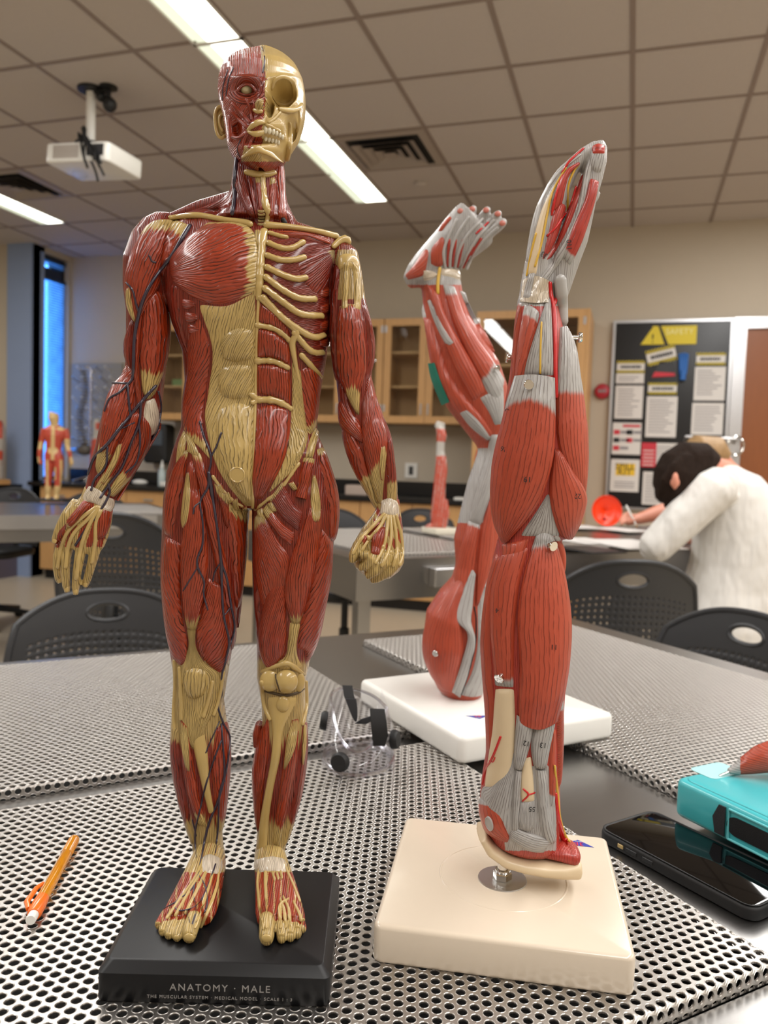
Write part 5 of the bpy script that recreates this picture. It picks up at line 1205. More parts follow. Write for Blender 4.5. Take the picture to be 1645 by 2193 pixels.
HL = F.solid('open_hand', 0.00075, 3, m=M['fig'], parent=froot, nfib=700, colour=lambda px, py, W: np.where((py > 1172) | (px+(py-1120)*0.9 < 142), 1.0, np.where(np.sin((px*0.8+py*0.25)*0.35) > 0.25, 0.75, 0.1)))
F.pad('thumb_muscle', [[(182, 1068), (160, 1092), (138, 1120)], [(195, 1080), (175, 1108), (146, 1134)]], 0.0035, m=M['fig'], parent=HL, t1=0.1, pitch=4, over=True)
F.pad('palm_muscle', [[(212, 1088), (206, 1120), (206, 1160)], [(236, 1080), (238, 1110), (226, 1150)]], 0.003, m=M['fig'], parent=HL, t0=0.08, pitch=4, over=True)
for P in ([(212, 1085), (190, 1110), (160, 1140), (146, 1172), (141, 1215)], [(214, 1086), (196, 1115), (180, 1150), (170, 1190), (164, 1240)], [(218, 1088), (206, 1120), (204, 1160), (197, 1205)], [(208, 1085), (180, 1105), (148, 1135), (132, 1170), (124, 1215)]):
    F.cord('finger_tendon', P, 4.5, M['bone'], parent=HL, sink=0.4)
F.pad('wrist_band', [[(190, 1038), (176, 1062), (180, 1074)], [(212, 1048), (208, 1066), (204, 1080)], [(228, 1062), (226, 1078), (218, 1090)], [(246, 1068), (248, 1084), (238, 1098)]], 0.0016, T=1.0, m=M['figwhite'], parent=HL, over=True, pitch=3)
for x, y in ((127, 1243), (143, 1262), (162, 1267), (183, 1252), (117, 1158)): F.knob('fingernail', x, y, (4.5, 6), M['bone'], HL, 0.4, 0.0)
F.loft([(830, 1070, 25, -0.007, 0.009), (832, 1090, 26, -0.008, 0.010), (828, 1115, 35, -0.009, 0.012), (820, 1145, 47, -0.010, 0.015), (812, 1175, 56, -0.011, 0.017), (808, 1198, 58, -0.011, 0.017), (808, 1218, 48, -0.010, 0.014), (806, 1234, 30, -0.008, 0.009)], n=28, ex=2.4)
for st in ([(848, 1182, 15, -0.022, 0.006), (850, 1205, 14, -0.024, 0.006), (832, 1224, 13, -0.024, 0.006), (806, 1238, 11, -0.022, 0.005), (794, 1244, 7, -0.020, 0.004)],
           [(828, 1182, 14, -0.025, 0.006), (824, 1204, 14, -0.028, 0.006), (804, 1222, 12, -0.028, 0.006), (784, 1234, 9, -0.025, 0.005)],
           [(806, 1180, 13, -0.026, 0.006), (798, 1200, 13, -0.029, 0.006), (782, 1212, 11, -0.029, 0.006), (768, 1216, 8, -0.026, 0.005)],
           [(784, 1150, 14, -0.022, 0.006), (768, 1170, 14, -0.025, 0.006), (757, 1190, 11, -0.027, 0.006), (754, 1204, 7, -0.026, 0.005)],
           [(772, 1190, 9, -0.030, 0.005), (786, 1186, 8, -0.033, 0.005), (792, 1196, 7, -0.033, 0.004), (784, 1206, 6, -0.032, 0.004)]): F.loft(st, n=14)
HR = F.solid('clenched_fist', 0.0008, 3, m=M['fig'], parent=froot, nfib=700, colour=lambda px, py, W: np.where(py > 1178, 1.0, np.where(px < 800, 0.9, np.where(np.sin((px-0.5*py)*0.33) > 0.0, 0.85, 0.05))))
F.pad('thumb_muscle', [[(812, 1112), (785, 1135), (766, 1160)], [(818, 1120), (795, 1146), (776, 1172)]], 0.0025, m=M['fig'], parent=HR, t1=0.1, pitch=4)
F.pad('hand_back_muscle', [[(814, 1126), (796, 1150), (794, 1186)], [(826, 1128), (824, 1160), (812, 1192)]], 0.003, m=M['fig'], parent=HR, pitch=4)
for P in ([(824, 1100), (800, 1125), (772, 1156), (756, 1185)], [(828, 1102), (812, 1130), (786, 1160), (776, 1178)], [(832, 1104), (828, 1140), (820, 1175), (804, 1205)], [(836, 1104), (838, 1145), (832, 1180), (818, 1212)], [(842, 1104), (848, 1145), (850, 1185), (842, 1212)], [(848, 1102), (858, 1145), (862, 1185), (856, 1210)]):
    F.cord('finger_tendon', P, 4.2, M['bone'], parent=HR, sink=0.4)
for x, y in ((788, 1152), (820, 1172), (836, 1184), (850, 1180)): F.knob('knuckle', x, y, (6, 6), M['bone'], HR, 0.7, 0.3)
F.pad('wrist_band', [[(816, 1072), (814, 1088), (812, 1102)], [(834, 1066), (836, 1086), (836, 1106)], [(852, 1074), (856, 1092), (856, 1110)]], 0.0018, T=1.0, m=M['figwhite'], parent=HR, over=True, pitch=3)

# --- head: half muscle, half skull
hy = np.array([93, 97, 103, 112, 125, 137, 150, 165, 180, 200, 220, 240, 260, 280, 300, 314, 326, 338, 350, 362, 372, 380, 385], float)
hl = np.array([560, 548, 524, 508, 494, 487, 480, 475, 472, 471, 473, 478, 482, 485, 488, 490, 493, 500, 508, 519, 533, 548, 560], float)
hr_ = np.array([568, 580, 594, 607, 621, 631, 638, 645, 648, 650, 650, 649, 646, 641, 634, 627, 620, 613, 607, 601, 595, 586, 576], float)
hf = np.array([.000, .001, .003, .0075, .0135, .0190, .0245, .0280, .0300, .0318, .033, .033, .033, .033, .0328, .0325, .0325, .032, .0318, .0314, .0308, .029, .027])
hb = np.array([.004, .012, .020, .027, .033, .038, .041, .043, .043, .042, .040, .036, .030, .024, .018, .014, .010, .004, -.002, -.009, -.016, -.022, -.025])
NR, NA = 200, 200
ys = np.linspace(93, 385, NR); ang = np.arange(NA)*2*math.pi/NA
V = np.zeros((NR, NA, 3)); FRONT = np.zeros((NR, NA))
for i, y in enumerate(ys):
    a, b_, f_, k_ = (np.interp(y, hy, q) for q in (hl, hr_, hf, hb)); cx, wv = (a+b_)/2, (b_-a)/2
    ex = 2.25; ca, sa = np.cos(ang), np.sin(ang); ca = np.sign(ca)*np.abs(ca)**(2/ex); sa = np.sign(sa)*np.abs(sa)**(2/ex)
    Dh = 0.566; dd = 0.002+np.where(sa > 0, sa*k_, sa*f_)
    V[i] = pD(cx, y, Dh)[None]+RGT[None]*(ca*wv*Dh/FPX)[:, None]+FWD[None]*dd[:, None]
    FRONT[i] = np.maximum(0, -sa)
Q_ = (V.reshape(-1, 3)-CAM) @ RC
PX = (822.5+FPX*Q_[:, 0]/Q_[:, 2]).reshape(NR, NA); PY = (1096.5-FPX*Q_[:, 1]/Q_[:, 2]).reshape(NR, NA)
def ga(x, y, rx, ry, p=2.0): return np.exp(-((np.abs(PX-x)/rx)**2+(np.abs(PY-y)/ry)**2)**(p/2))
FM = np.clip(FRONT*2.2, 0, 1); skull = 1/(1+np.exp(-(PX-570)/1.2)); flesh = 1-skull
Z = np.zeros_like(PX)
Z += skull*(-0.0190*ga(605, 199, 26, 27, 6)+0.0028*ga(606, 168, 30, 7)+0.0022*ga(634, 226, 13, 12)+0.0016*ga(590, 244, 18, 14)-0.0035*ga(646, 190, 8, 40)-0.0125*ga(624, 278, 12, 24, 4)+0.0050*ga(584, 276, 27, 20)+0.0030*ga(604, 334, 16, 12))
Z += 0.0045*ga(571, 196, 5, 22)+0.0080*ga(557, 229, 10, 13)+0.0042*ga(566, 212, 8, 20)
Z += flesh*(-0.0062*ga(528, 191, 21, 15, 3)+0.0030*ga(526, 168, 26, 7)+0.0018*ga(510, 216, 22, 14)-0.0070*ga(507, 272, 9, 17, 3)+0.0042*ga(552, 272, 22, 20)-0.002*ga(520, 250, 20, 10)-0.0025*ga(536, 246, 8, 14))
Z += 0.0045*ga(560, 322, 42, 13)-0.0028*ga(562, 303, 34, 6)
Z = Z*(1-ga(578, 226, 9, 24, 6)*(PX > 568))-0.0170*ga(578, 227, 8, 23, 7)*(PX > 568)
V += -FWD[None, None]*(Z*FM)[:, :, None]
fibr = np.where((PX-528)**2+((PY-191)*1.15)**2 < 36**2, np.hypot(PX-528, (PY-191)*1.15)/3.2, np.where(PY < 165, PX/3.4, (PX*0.75+PY*0.6)/3.4))
mid = np.interp(PY, [94, 150, 170, 200, 240, 252, 300, 352], [560, 567, 571, 571, 569, 566, 562, 560])
Tt = np.where((PX > mid) & (np.cos(0) > 0), 2.0, 0.0)
Tt = np.where((PY < 150) & (np.abs(PX-(mid+2)) < 5), 1.2, Tt)
Tt = np.where((np.hypot((PX-557)/10, (PY-229)/14) < 1), 1.3, Tt)
Tt = np.where((PX <= mid) & (PX > 526-(PY-310)*0.25) & (PY > 314), 1.5, Tt)
Tt = np.where((FRONT < 0.02) & (PX < 562), 0.3, Tt); Tt = np.where((PY > 346) & (FRONT > 0.02), 0.0, Tt)
b = MB(); b.rings([list(V[i]) for i in range(NR)])
head = b.build('head', M['fig'], froot, 'all', world=True, label='head, one half muscle and the other half bare skull')
set_attr(head.data, 'fib', 'FLOAT_VECTOR', np.stack([fibr.ravel(), PY.ravel()/30, np.full(PX.size, 3.3)], 1)); set_attr(head.data, 'tend', 'FLOAT', Tt.ravel())
F.allbv.append(BVHTree.FromPolygons([Vector(v) for v in b.v], b.f)); HBV = [F.allbv[-1]]
hc = lambda n, P, r, m=None, **k: F.cord(n, P, r, m or M['bone'], parent=head, **k)
c = pD(528, 191, 0.566-0.0249)
b = MB(); b.sphere(c, 0.0040, 20, 14); eye = b.build('eye', mat('cream_eye', 'B8B08A', 0.12, coat=0.5), head, True, world=True)
b = MB(); b.sphere(c-FWD*0.0033+np.array([0, 0, -0.0002]), (0.0014, 0.0014, 0.0014), 14, 8); b.build('iris', mat('olive_iris', '8A8A5A', 0.1), eye, True, world=True) if False else None
hc('eyelid', [(508, 196), (516, 185), (529, 180), (541, 185), (549, 196)], 3.4, M['fig'], sink=0.25, lift=0.0008, T=0)
hc('eyelid', [(509, 198), (521, 203), (535, 203), (548, 199)], 2.8, M['fig'], sink=0.25, lift=0.0006, T=0)
hc('lip', [(530, 279, 3), (542, 268, 5.5), (556, 261, 6), (566, 262, 4)], 5, sink=0.25); hc('lip', [(532, 282, 3), (546, 287, 6), (558, 285, 6), (566, 281, 4)], 5, sink=0.25)
hc('nostril_wing', [(544, 234, 4), (551, 238, 5), (560, 238, 4)], 4, sink=0.4)
hc('socket_rim', [(582, 190, 4), (588, 172, 5), (606, 164, 5), (624, 172, 5), (631, 190, 5), (630, 212, 5), (616, 224, 5), (598, 222, 4.5), (585, 208, 4)], 4.5, sink=0.45)
hc('cheek_bone', [(600, 234, 5), (622, 236, 7), (636, 232, 7), (646, 222, 5)], 6, sink=0.45)
hc('jaw_branch', [(620, 264, 4), (620, 290, 6), (617, 320, 8), (613, 340, 8)], 7, sink=0.2)
hc('jaw_bone', [(518, 336, 4), (536, 325, 7), (553, 319, 8), (564, 324, 6), (582, 330, 8), (598, 340, 8), (606, 346, 5)], 8, sink=0.45)
for k, (x, y) in enumerate(((569, 278), (577, 280), (585, 282), (592, 285), (599, 289), (605, 293))): F.knob('tooth', x, y, (4.4-k*0.15, 7.5-k*0.4), M['teeth'] if 'teeth' in M else M.setdefault('teeth', mat('ivory_teeth', 'C9BFA4', 0.25, coat=0.4)), head, 0.9, 0.25)
for k, (x, y) in enumerate(((569, 296), (576, 298), (583, 300), (590, 302), (596, 305))): F.knob('tooth', x, y, (3.8, 6.5-k*0.3), M['teeth'], head, 0.8, 0.1)
for P in ([(488, 150), (478, 185), (477, 215)], [(561, 100), (567, 128), (563, 155)], [(500, 145), (490, 170), (484, 205)], [(515, 300), (508, 320), (514, 336)]): hc('face_vein', P, 1.6, M['vein'], sink=0.3)
for P, r in (([(498, 222), (515, 240), (534, 262)], 4.5), ([(494, 236), (512, 256), (530, 272)], 4.5), ([(540, 206), (546, 222), (544, 240)], 4), ([(528, 214), (536, 232), (540, 256)], 4), ([(520, 318), (524, 300), (532, 284)], 4), ([(534, 316), (538, 302), (543, 292)], 4), ([(495, 292), (510, 296), (528, 284)], 4), ([(492, 250), (494, 275), (496, 300)], 5)):
    hc('face_muscle', P, r, M['fig'], sink=0.55, T=0)
for r_ in (26, 32, 38):
    hc('eye_ring_muscle', [(528+r_*math.cos(t)*1.0, 192+r_*0.75*math.sin(t)) for t in np.linspace(0.35, 2.9, 12)], 3, M['fig'], sink=0.55, T=0)
for P in ([(600, 240), (588, 254), (576, 262)], [(572, 268), (584, 272), (600, 280)], [(640, 240), (641, 262), (636, 282)]): hc('cheek_bone', P, 3.5, sink=0.55)
def ear(pts, anti, c0, r, nm):
    b = MB(); De = 0.566+0.006
    b.tube([pD(x, y, De-0.001) for x, y in crm(pts, 24)], 0.0014, 8); b.tube([pD(x, y, De-0.002) for x, y in crm(anti, 14)], 0.0011, 8)
    Mx = Matrix(((RGT[0], FWD[0], 0, 0), (RGT[1], FWD[1], 0, 0), (0, 0, 1, 0), (0, 0, 0, 1)))
    b.sphere(pD(c0[0], c0[1], De+0.001), r, 18, 12, Mx)
    return b.build(nm, M['bone'], head, 'all', world=True)
ear([(488, 240), (478, 230), (467, 231), (461, 244), (462, 266), (466, 286), (474, 296), (483, 290)], [(480, 243), (471, 250), (471, 268), (478, 282)], (474, 262), (0.0045, 0.0022, 0.0105), 'ear')
ear([(640, 258), (642, 275), (638, 298), (630, 312), (625, 306)], [(634, 270), (633, 290), (628, 302)], (632, 288), (0.003, 0.002, 0.0085), 'ear')
# --- veins over everything
V_ = lambda P, r=4.0, par=FB, **k: F.cord('vein', [(q[0], q[1], q[2]*0.85) if len(q) > 2 else q for q in P], r*0.85, M['vein'], parent=par, sink=0.25, **k)
V_([(407, 482, 5.5), (390, 510, 5.5), (366, 550, 4.5), (335, 590, 4), (311, 631, 4.2), (297, 675, 4.2), (288, 726, 4), (286, 777, 4), (284, 808, 3.6), (275, 822, 3.6)])
for P, r in (([(270, 605), (284, 622), (291, 650), (297, 668)], 2.4), ([(320, 548), (326, 560), (334, 562)], 2.2), ([(275, 821), (240, 820)], 2.8), ([(275, 822), (256, 840), (234, 854), (224, 880)], 3), ([(273, 824), (276, 860), (279, 888)], 3),
             ([(334, 826), (310, 852), (294, 871), (278, 891), (259, 914), (230, 951), (202, 980), (189, 1015)], 4), ([(230, 958), (226, 999), (203, 1026), (195, 1050)], 3), ([(302, 862), (298, 906), (282, 945), (262, 999), (234, 1037), (215, 1066)], 3.2), ([(298, 906), (300, 950), (292, 990), (270, 1012)], 2.6), ([(339, 839), (345, 871), (339, 913), (327, 940)], 3), ([(288, 905), (262, 917), (248, 922)], 1.8)): V_(P, r)
V_([(232, 1037), (234, 1058), (212, 1098), (188, 1127), (161, 1168)], 3, HL)
for P, r in (([(428, 903), (437, 935), (452, 978), (447, 1015)], 2.8), ([(474, 927), (464, 955), (452, 978)], 2.4), ([(447, 1012, 4), (445, 1044, 3), (429, 1075, 2.6), (434, 1118, 2.6), (434, 1164, 2.6), (423, 1196, 2.6), (424, 1216, 2.6), (437, 1245, 2.4), (436, 1272, 2.4), (445, 1306, 2)], 2.6), ([(429, 1075), (417, 1085), (414, 1100)], 2),
             ([(447, 1012, 4), (452, 1044, 5), (457, 1080, 4), (463, 1116, 3.4), (470, 1169, 3.4), (474, 1210, 3.8), (475, 1250, 3.2), (479, 1318, 3.2), (490, 1373, 3.2), (483, 1414, 3.2), (475, 1447, 3), (475, 1485, 3), (467, 1513, 3), (479, 1551, 3.2), (492, 1578, 3), (489, 1619, 3), (482, 1660, 3), (467, 1715, 3.2), (450, 1756, 3.2), (439, 1797, 3), (431, 1838, 2.8)], 3.2),
             ([(474, 1206), (486, 1240), (495, 1297), (502, 1346), (490, 1388)], 3), ([(496, 1298), (482, 1316)], 1.8), ([(472, 1205), (460, 1225), (456, 1245)], 2), ([(474, 1550), (478, 1606), (480, 1660), (470, 1701), (467, 1770), (461, 1826)], 2.6), ([(474, 1586), (456, 1633), (439, 1688), (425, 1748), (418, 1784), (420, 1836)], 2.4), ([(470, 1545), (450, 1590), (441, 1612)], 1.8), ([(424, 1214), (402, 1249), (392, 1265)], 1.8), ([(412, 1756), (420, 1790)], 1.8)): V_(P, r)
for P in ([(430, 1838), (424, 1872), (410, 1905), (378, 1930), (375, 1945), (390, 1950), (420, 1940), (440, 1910), (462, 1850)], [(424, 1872), (440, 1900), (442, 1945), (420, 1975)], [(420, 1880), (414, 1915), (420, 1945), (412, 1978)], [(400, 1948), (406, 1975)], [(376, 1932), (352, 1946)]): V_(P, 1.9, FL)
# ------------------------------------------------------------------ inverted arm model on the cream stand
def stand(root, corners, h, m, r=0.004, e=0.003):
    P = np.array(corners); c = P.mean(0); d = P[1]-P[0]; rz = math.atan2(d[1], d[0]); wv = np.linalg.norm(d); dp = np.linalg.norm(P[3]-P[0])
    MX = Matrix.Translation((c[0], c[1], 0.92)) @ Matrix.Rotation(rz, 4, 'Z')
    b = MB(); slab(b, wv, dp, 0.0, h, r, e, MX); o = b.build('base', m, root, 'all', world=True)
    return o, MX, wv, dp
def pin(root, P, d, r, L, name='pin', m=None):
    """metal peg: shaft and flat head, sticking out along d"""
    d = Vector([float(x) for x in d]).normalized(); Mx = Matrix.Translation(Vector([float(x) for x in P])) @ d.to_track_quat('Z', 'Y').to_matrix().to_4x4()
    b = MB(); b.lathe([(r*0.45, -L*0.5), (r*0.45, L*0.7), (r, L*0.72), (r*1.05, L*0.85), (r*0.95, L), (0.0002, L*1.02)], (0, 0, 0), 20, Mx)
    return b.build(name, m or M['chrome'], root, True, world=True)
def logo(parent, Mx, s):
    """blue triangle with the red and white maker's letters"""
    MB().add([Mx @ Vector(p) for p in ((-1.15*s, 0.45*s, 0), (0, -0.55*s, 0), (1.25*s, 0.45*s, 0), (-1.15*s, 0.45*s, -0.0001), (0, -0.55*s, -0.0001), (1.25*s, 0.45*s, -0.0001))], [(0, 1, 2), (3, 5, 4), (0, 3, 4, 1), (1, 4, 5, 2), (2, 5, 3, 0)]).build('logo', M.setdefault('logoblue', mat('logo_blue', '2A3A9A', 0.4)), parent, world=True)
    text('3B', 0.75*s, Mx @ Matrix.Translation((0.0, 0.16*s, 0.0002)), M.setdefault('logored', mat('logo_red', 'C8283C', 0.4)), parent, 'logo_letters', 0.00005)
    text('\u2014', 0.5*s, Mx @ Matrix.Translation((0.0, -0.2*s, 0.0002)), M['white'], parent, 'logo_stroke', 0.00005)
aroot = empty('arm_model', (-0.078, 0.574, 0.92), 0, 'upside-down salmon and grey arm muscle model pinned upright on a square cream stand', 'anatomy model')
M['creamplastic'] = mat('cream_plastic', 'D3C5B2', 0.22, var=0.05, vscale=18, coat=0.2)
ab, AMX, aw, ad = stand(aroot, [tb(0.236, 0.444), tb(0.370, 0.342), tb(0.474, 0.474), tb(0.339, 0.573)], 0.0262, M['creamplastic'], 0.006, 0.003)
logo(ab, AMX @ Matrix.Translation((0.060, 0.066, 0.0264)) @ Matrix.Rotation(math.radians(180), 4, 'Z'), 0.0105)
b = MB(); b.lathe([(0.046, 0.0262), (0.0464, 0.02655), (0.0472, 0.02655), (0.0476, 0.0262)], (0, 0, 0), 64, AMX, caps=False); b.build('raised_ring', M['creamplastic'], ab, True, world=True)
pc_ = pz(1076, 1882, 0.9465)
b = MB(); b.lathe([(0.0178, 0.9461), (0.0180, 0.9466), (0.0178, 0.9471), (0.0001, 0.9471)], (pc_[0], pc_[1], 0), 40); b.build('washer', M['alu'], aroot, True, world=True)
b = MB(); b.lathe([(0.0066, 0.9471), (0.0070, 0.9476), (0.0070, 0.9515), (0.0064, 0.9520)], (pc_[0], pc_[1], 0), 6); b.lathe([(0.0056, 0.952), (0.0056, 0.9540)], (pc_[0], pc_[1], 0), 20); b.build('nut', M['chrome'], aroot, True, world=True)
MB().tube([(pc_[0], pc_[1], 0.953), (pc_[0], pc_[1], 1.00)], 0.0040, 18).build('rod', M['chrome'], aroot, True, world=True)
A = Model(aroot, 0.571, M, M['salmon'], 50)
A.loft(rows([(640, 1110, 1190, 0, .014), (690, 1106, 1200, 0, .018), (740, 1102, 1214, 0, .021), (800, 1094, 1226, 0, .024), (860, 1084, 1236, 0, .026), (920, 1076, 1246, 0, .028), (980, 1070, 1252, 0, .029), (1040, 1066, 1252, 0, .028), (1100, 1066, 1240, 0, .026), (1150, 1074, 1214, 0, .024)]), n=36, horiz=True)
A.loft(rows([(1120, 1076, 1200, 0, .022), (1160, 1066, 1202, 0, .023), (1200, 1056, 1204, 0, .025), (1260, 1046, 1208, 0, .028), (1320, 1038, 1212, 0, .030), (1380, 1034, 1213, 0, .031), (1440, 1034, 1211, 0, .031), (1500, 1038, 1207, 0, .030), (1560, 1040, 1203, 0, .029), (1620, 1040, 1200, 0, .029), (1680, 1030, 1198, 0, .030), (1730, 1026, 1200, 0, .030), (1770, 1034, 1198, 0, .028), (1800, 1054, 1196, 0, .024), (1815, 1080, 1188, 0, .018)]), n=40, horiz=True)
# hand: the long side with the little finger, and the thumb side, a gap between them
A.loft([(1150, 655, 40, 0.0, .013), (1152, 610, 36, 0.0, .013), (1153, 560, 27, 0.0, .013), (1164, 500, 27, -.001, .012), (1180, 450, 26, -.002, .011), (1198, 405, 22, -.003, .010), (1222, 362, 18, -.004, .009), (1250, 332, 14, -.005, .008), (1276, 312, 10, -.005, .006)], n=22)
A.loft([(1182, 650, 26, 0.004, .012), (1192, 610, 30, 0.003, .014), (1207, 560, 32, 0.002, .015), (1225, 510, 33, 0.001, .015), (1238, 470, 29, 0.0, .014), (1254, 425, 22, -.002, .013), (1266, 385, 22, -.004, .011), (1276, 345, 22, -.005, .010), (1283, 318, 16, -.006, .008), (1286, 305, 8, -.006, .005)], n=24)
A.loft([(1262, 440, 8, 0.012, .006), (1274, 424, 8, 0.014, .006), (1280, 414, 6, 0.014, .005)], n=14)
def armcol(px, py, W):
    T = np.zeros(len(px)); T = np.where(py < 655, 0.9, T); T = np.where((py > 1640) & (py < 1822) & (px > 1082) & (px < 1192), 0.95, T); return T
AB = A.solid('arm_body', 0.0010, 5, m=M['salmonface'], colour=armcol, nfib=700)
_keep = A.bv
A.loft([(1030, 1780, 10, 0.0, .016), (1048, 1806, 14, -.002, .018), (1078, 1826, 15, -.004, .019), (1120, 1838, 15, -.006, .019), (1160, 1846, 16, -.007, .018), (1200, 1850, 18, -.008, .017), (1232, 1850, 22, -.008, .015), (1238, 1850, 20, -.008, .014)], n=24, ex=3.0)
A.solid('cut_bone_edge', 0.0010, 4, m=M['armbone'], T=2.0, parent=AB); A.bv = A.allbv[-1]
ap = lambda n, L, bulge=0.003, **k: A.pad(n, L, bulge, **{**dict(m=M['salmon'], parent=AB, pitch=8.5), **k})
ag = lambda n, L, bulge=0.002, **k: A.pad(n, L, bulge, **{**dict(m=M['salmon'], parent=AB, pitch=4.5, T=1.0), **k})
ac = lambda n, P, r, m='greytendon', **k: A.cord(n, P, r, M[m], parent=AB, **{**dict(sink=0.35), **k})
A.loft([(1140, 1816, 6, -.005, .008), (1165, 1817, 11, -.006, .012), (1195, 1818, 16, -.007, .014), (1226, 1826, 18, -.008, .014), (1234, 1829, 14, -.008, .012)], n=24, ex=2.8)
A.solid('shoulder_blade_muscle', 0.0009, 4, m=M['salmonface'], T=0.0, parent=AB); A.bv = A.allbv[-2]
ap('cut_edge_groove', [[(1040, 1778), (1072, 1808), (1120, 1824), (1180, 1832)], [(1044, 1788), (1074, 1816), (1120, 1832), (1180, 1840)]], 0.001, m=M['figdeep'], pitch=10)
A.bv = _keep
# forearm
ap('wrist_muscle', [[(1110, 646), (1104, 690), (1101, 738), (1094, 800), (1084, 860)], [(1120, 648), (1113, 700), (1107, 760), (1102, 820), (1094, 860)]], 0.002, t0=0.03)
ap('forearm_muscle', [[(1122, 650), (1112, 715), (1106, 790), (1098, 860)], [(1140, 655), (1130, 720), (1116, 790), (1106, 860)], [(1158, 668), (1146, 720), (1126, 790), (1112, 860)]], 0.0035, t0=0.12)
ag('tendon_plate', [[(1160, 672), (1142, 725), (1126, 775), (1119, 806)], [(1170, 645), (1165, 720), (1160, 770), (1158, 806)], [(1180, 640), (1184, 710), (1187, 770), (1188, 806)]], 0.003, vends='end')
ac('nerve', [(1160, 690), (1158, 740), (1157, 800)], 2.0, 'nerve')
ac('artery', [(1178, 606), (1180, 630), (1186, 660), (1189, 720), (1190, 800), (1192, 850)], 4.5, 'artery', sink=0.2)
ac('artery', [(1205, 598), (1197, 622), (1188, 650)], 4.0, 'artery', sink=0.2)
ap('forearm_side_muscle', [[(1199, 702), (1194, 800), (1190, 880), (1196, 960), (1225, 1042)], [(1210, 700), (1217, 800), (1224, 900), (1236, 980), (1248, 1062)], [(1222, 703), (1236, 790), (1252, 880), (1258, 960), (1254, 1070)]], 0.006, t0=0.40, vends='end', pitch=6)
ac('tendon_stub', [(1200, 598, 13), (1203, 640, 13), (1205, 690, 12)], 13, sink=0.15)
ap('forearm_cross_muscle', [[(1187, 962), (1178, 1020), (1177, 1080), (1196, 1140), (1214, 1156)], [(1192, 962), (1214, 1025), (1222, 1090), (1218, 1156)], [(1197, 962), (1228, 1012), (1252, 1062), (1242, 1112), (1222, 1156)]], 0.0055, lift=0.001)
ap('forearm_strip_muscle', [[(1094, 850), (1078, 910), (1066, 1000), (1062, 1060)], [(1112, 835), (1104, 885), (1086, 960), (1066, 1052)]], 0.003, t0=0.06)
ag('elbow_tendon', [[(1172, 1058), (1145, 1100), (1110, 1150)], [(1180, 1056), (1190, 1100), (1202, 1150)]], 0.002)
ap('forearm_belly', [[(1108, 808), (1086, 900), (1064, 1000), (1062, 1085), (1079, 1162)], [(1146, 806), (1132, 900), (1112, 1000), (1096, 1085), (1084, 1164)], [(1187, 812), (1188, 900), (1182, 990), (1152, 1080), (1092, 1160)]], 0.0065, lift=0.0025, t0=0.155, vee=0.4, vends='end', ex=0.4, nu=36, label='biggest forearm muscle, peeling off with a cut top edge')
# upper arm
ap('upper_arm_outer_muscle', [[(1062, 1180), (1042, 1260), (1032, 1360), (1034, 1430), (1040, 1520), (1042, 1610)], [(1072, 1195), (1056, 1280), (1051, 1380), (1055, 1450), (1059, 1540), (1056, 1615)]], 0.003)
ap('triceps_muscle', [[(1070, 1190), (1053, 1260), (1051, 1340), (1057, 1420), (1059, 1470)], [(1090, 1178), (1080, 1260), (1076, 1340), (1078, 1410), (1080, 1472)], [(1134, 1170), (1114, 1250), (1104, 1340), (1101, 1410), (1101, 1474)]], 0.0045, t1=0.06)
ap('upper_arm_cross_muscle', [[(1070, 1165), (1075, 1182), (1068, 1205)], [(1100, 1160), (1098, 1180), (1088, 1200)], [(1135, 1152), (1128, 1172), (1118, 1195)]], 0.002)
ap('inner_arm_muscle', [[(1184, 1148), (1198, 1190), (1204, 1235)], [(1198, 1145), (1206, 1180), (1207, 1230)]], 0.003, t0=0.12)
A.pad('arm_bone', [[(1060, 1474), (1056, 1560), (1047, 1620), (1036, 1690)], [(1080, 1474), (1078, 1560), (1072, 1630), (1060, 1690)], [(1102, 1474), (1104, 1560), (1100, 1640), (1084, 1690)]], 0.004, m=M['armbone'], parent=AB, T=2.0)
A.pad('arm_bone', [[(1120, 1626), (1114, 1680), (1116, 1720)], [(1138, 1618), (1144, 1680), (1146, 1720)]], 0.003, m=M['armbone'], parent=AB, T=2.0)
ag('shoulder_capsule', [[(1092, 1606), (1060, 1670), (1034, 1684), (1026, 1706)], [(1100, 1606), (1075, 1680), (1060, 1740), (1082, 1790)], [(1108, 1612), (1100, 1690), (1096, 1740), (1092, 1800)]], 0.0025)
ap('deltoid_stump', [[(1024, 1704), (1024, 1745), (1044, 1785), (1088, 1806)], [(1044, 1712), (1050, 1745), (1062, 1775), (1090, 1800)], [(1066, 1716), (1078, 1740), (1084, 1765), (1092, 1795)]], 0.003, t0=0.12, pitch=7)
ag('bone_head', [[(1112, 1716), (1106, 1750), (1114, 1778)], [(1130, 1712), (1130, 1745), (1130, 1782)], [(1146, 1708), (1149, 1745), (1144, 1776)]], 0.003, pitch=3)
ag('socket_rim', [[(1088, 1796), (1130, 1822), (1166, 1828)], [(1092, 1780), (1138, 1800), (1176, 1812)], [(1100, 1770), (1145, 1786), (1190, 1798)]], 0.003)
ag('biceps_tendon', [[(1104, 1648), (1098, 1710), (1096, 1782)], [(1119, 1652), (1115, 1710), (1110, 1784)]], 0.003, vends='end')
ag('biceps_tendon', [[(1146, 1648), (1151, 1720), (1160, 1785), (1176, 1812)], [(1171, 1648), (1173, 1720), (1186, 1780), (1192, 1804)]], 0.004, vends='end')
ap('side_strip_muscle', [[(1178, 1560), (1175, 1640), (1177, 1728)], [(1192, 1560), (1190, 1640), (1188, 1730)]], 0.002, t1=0.15)
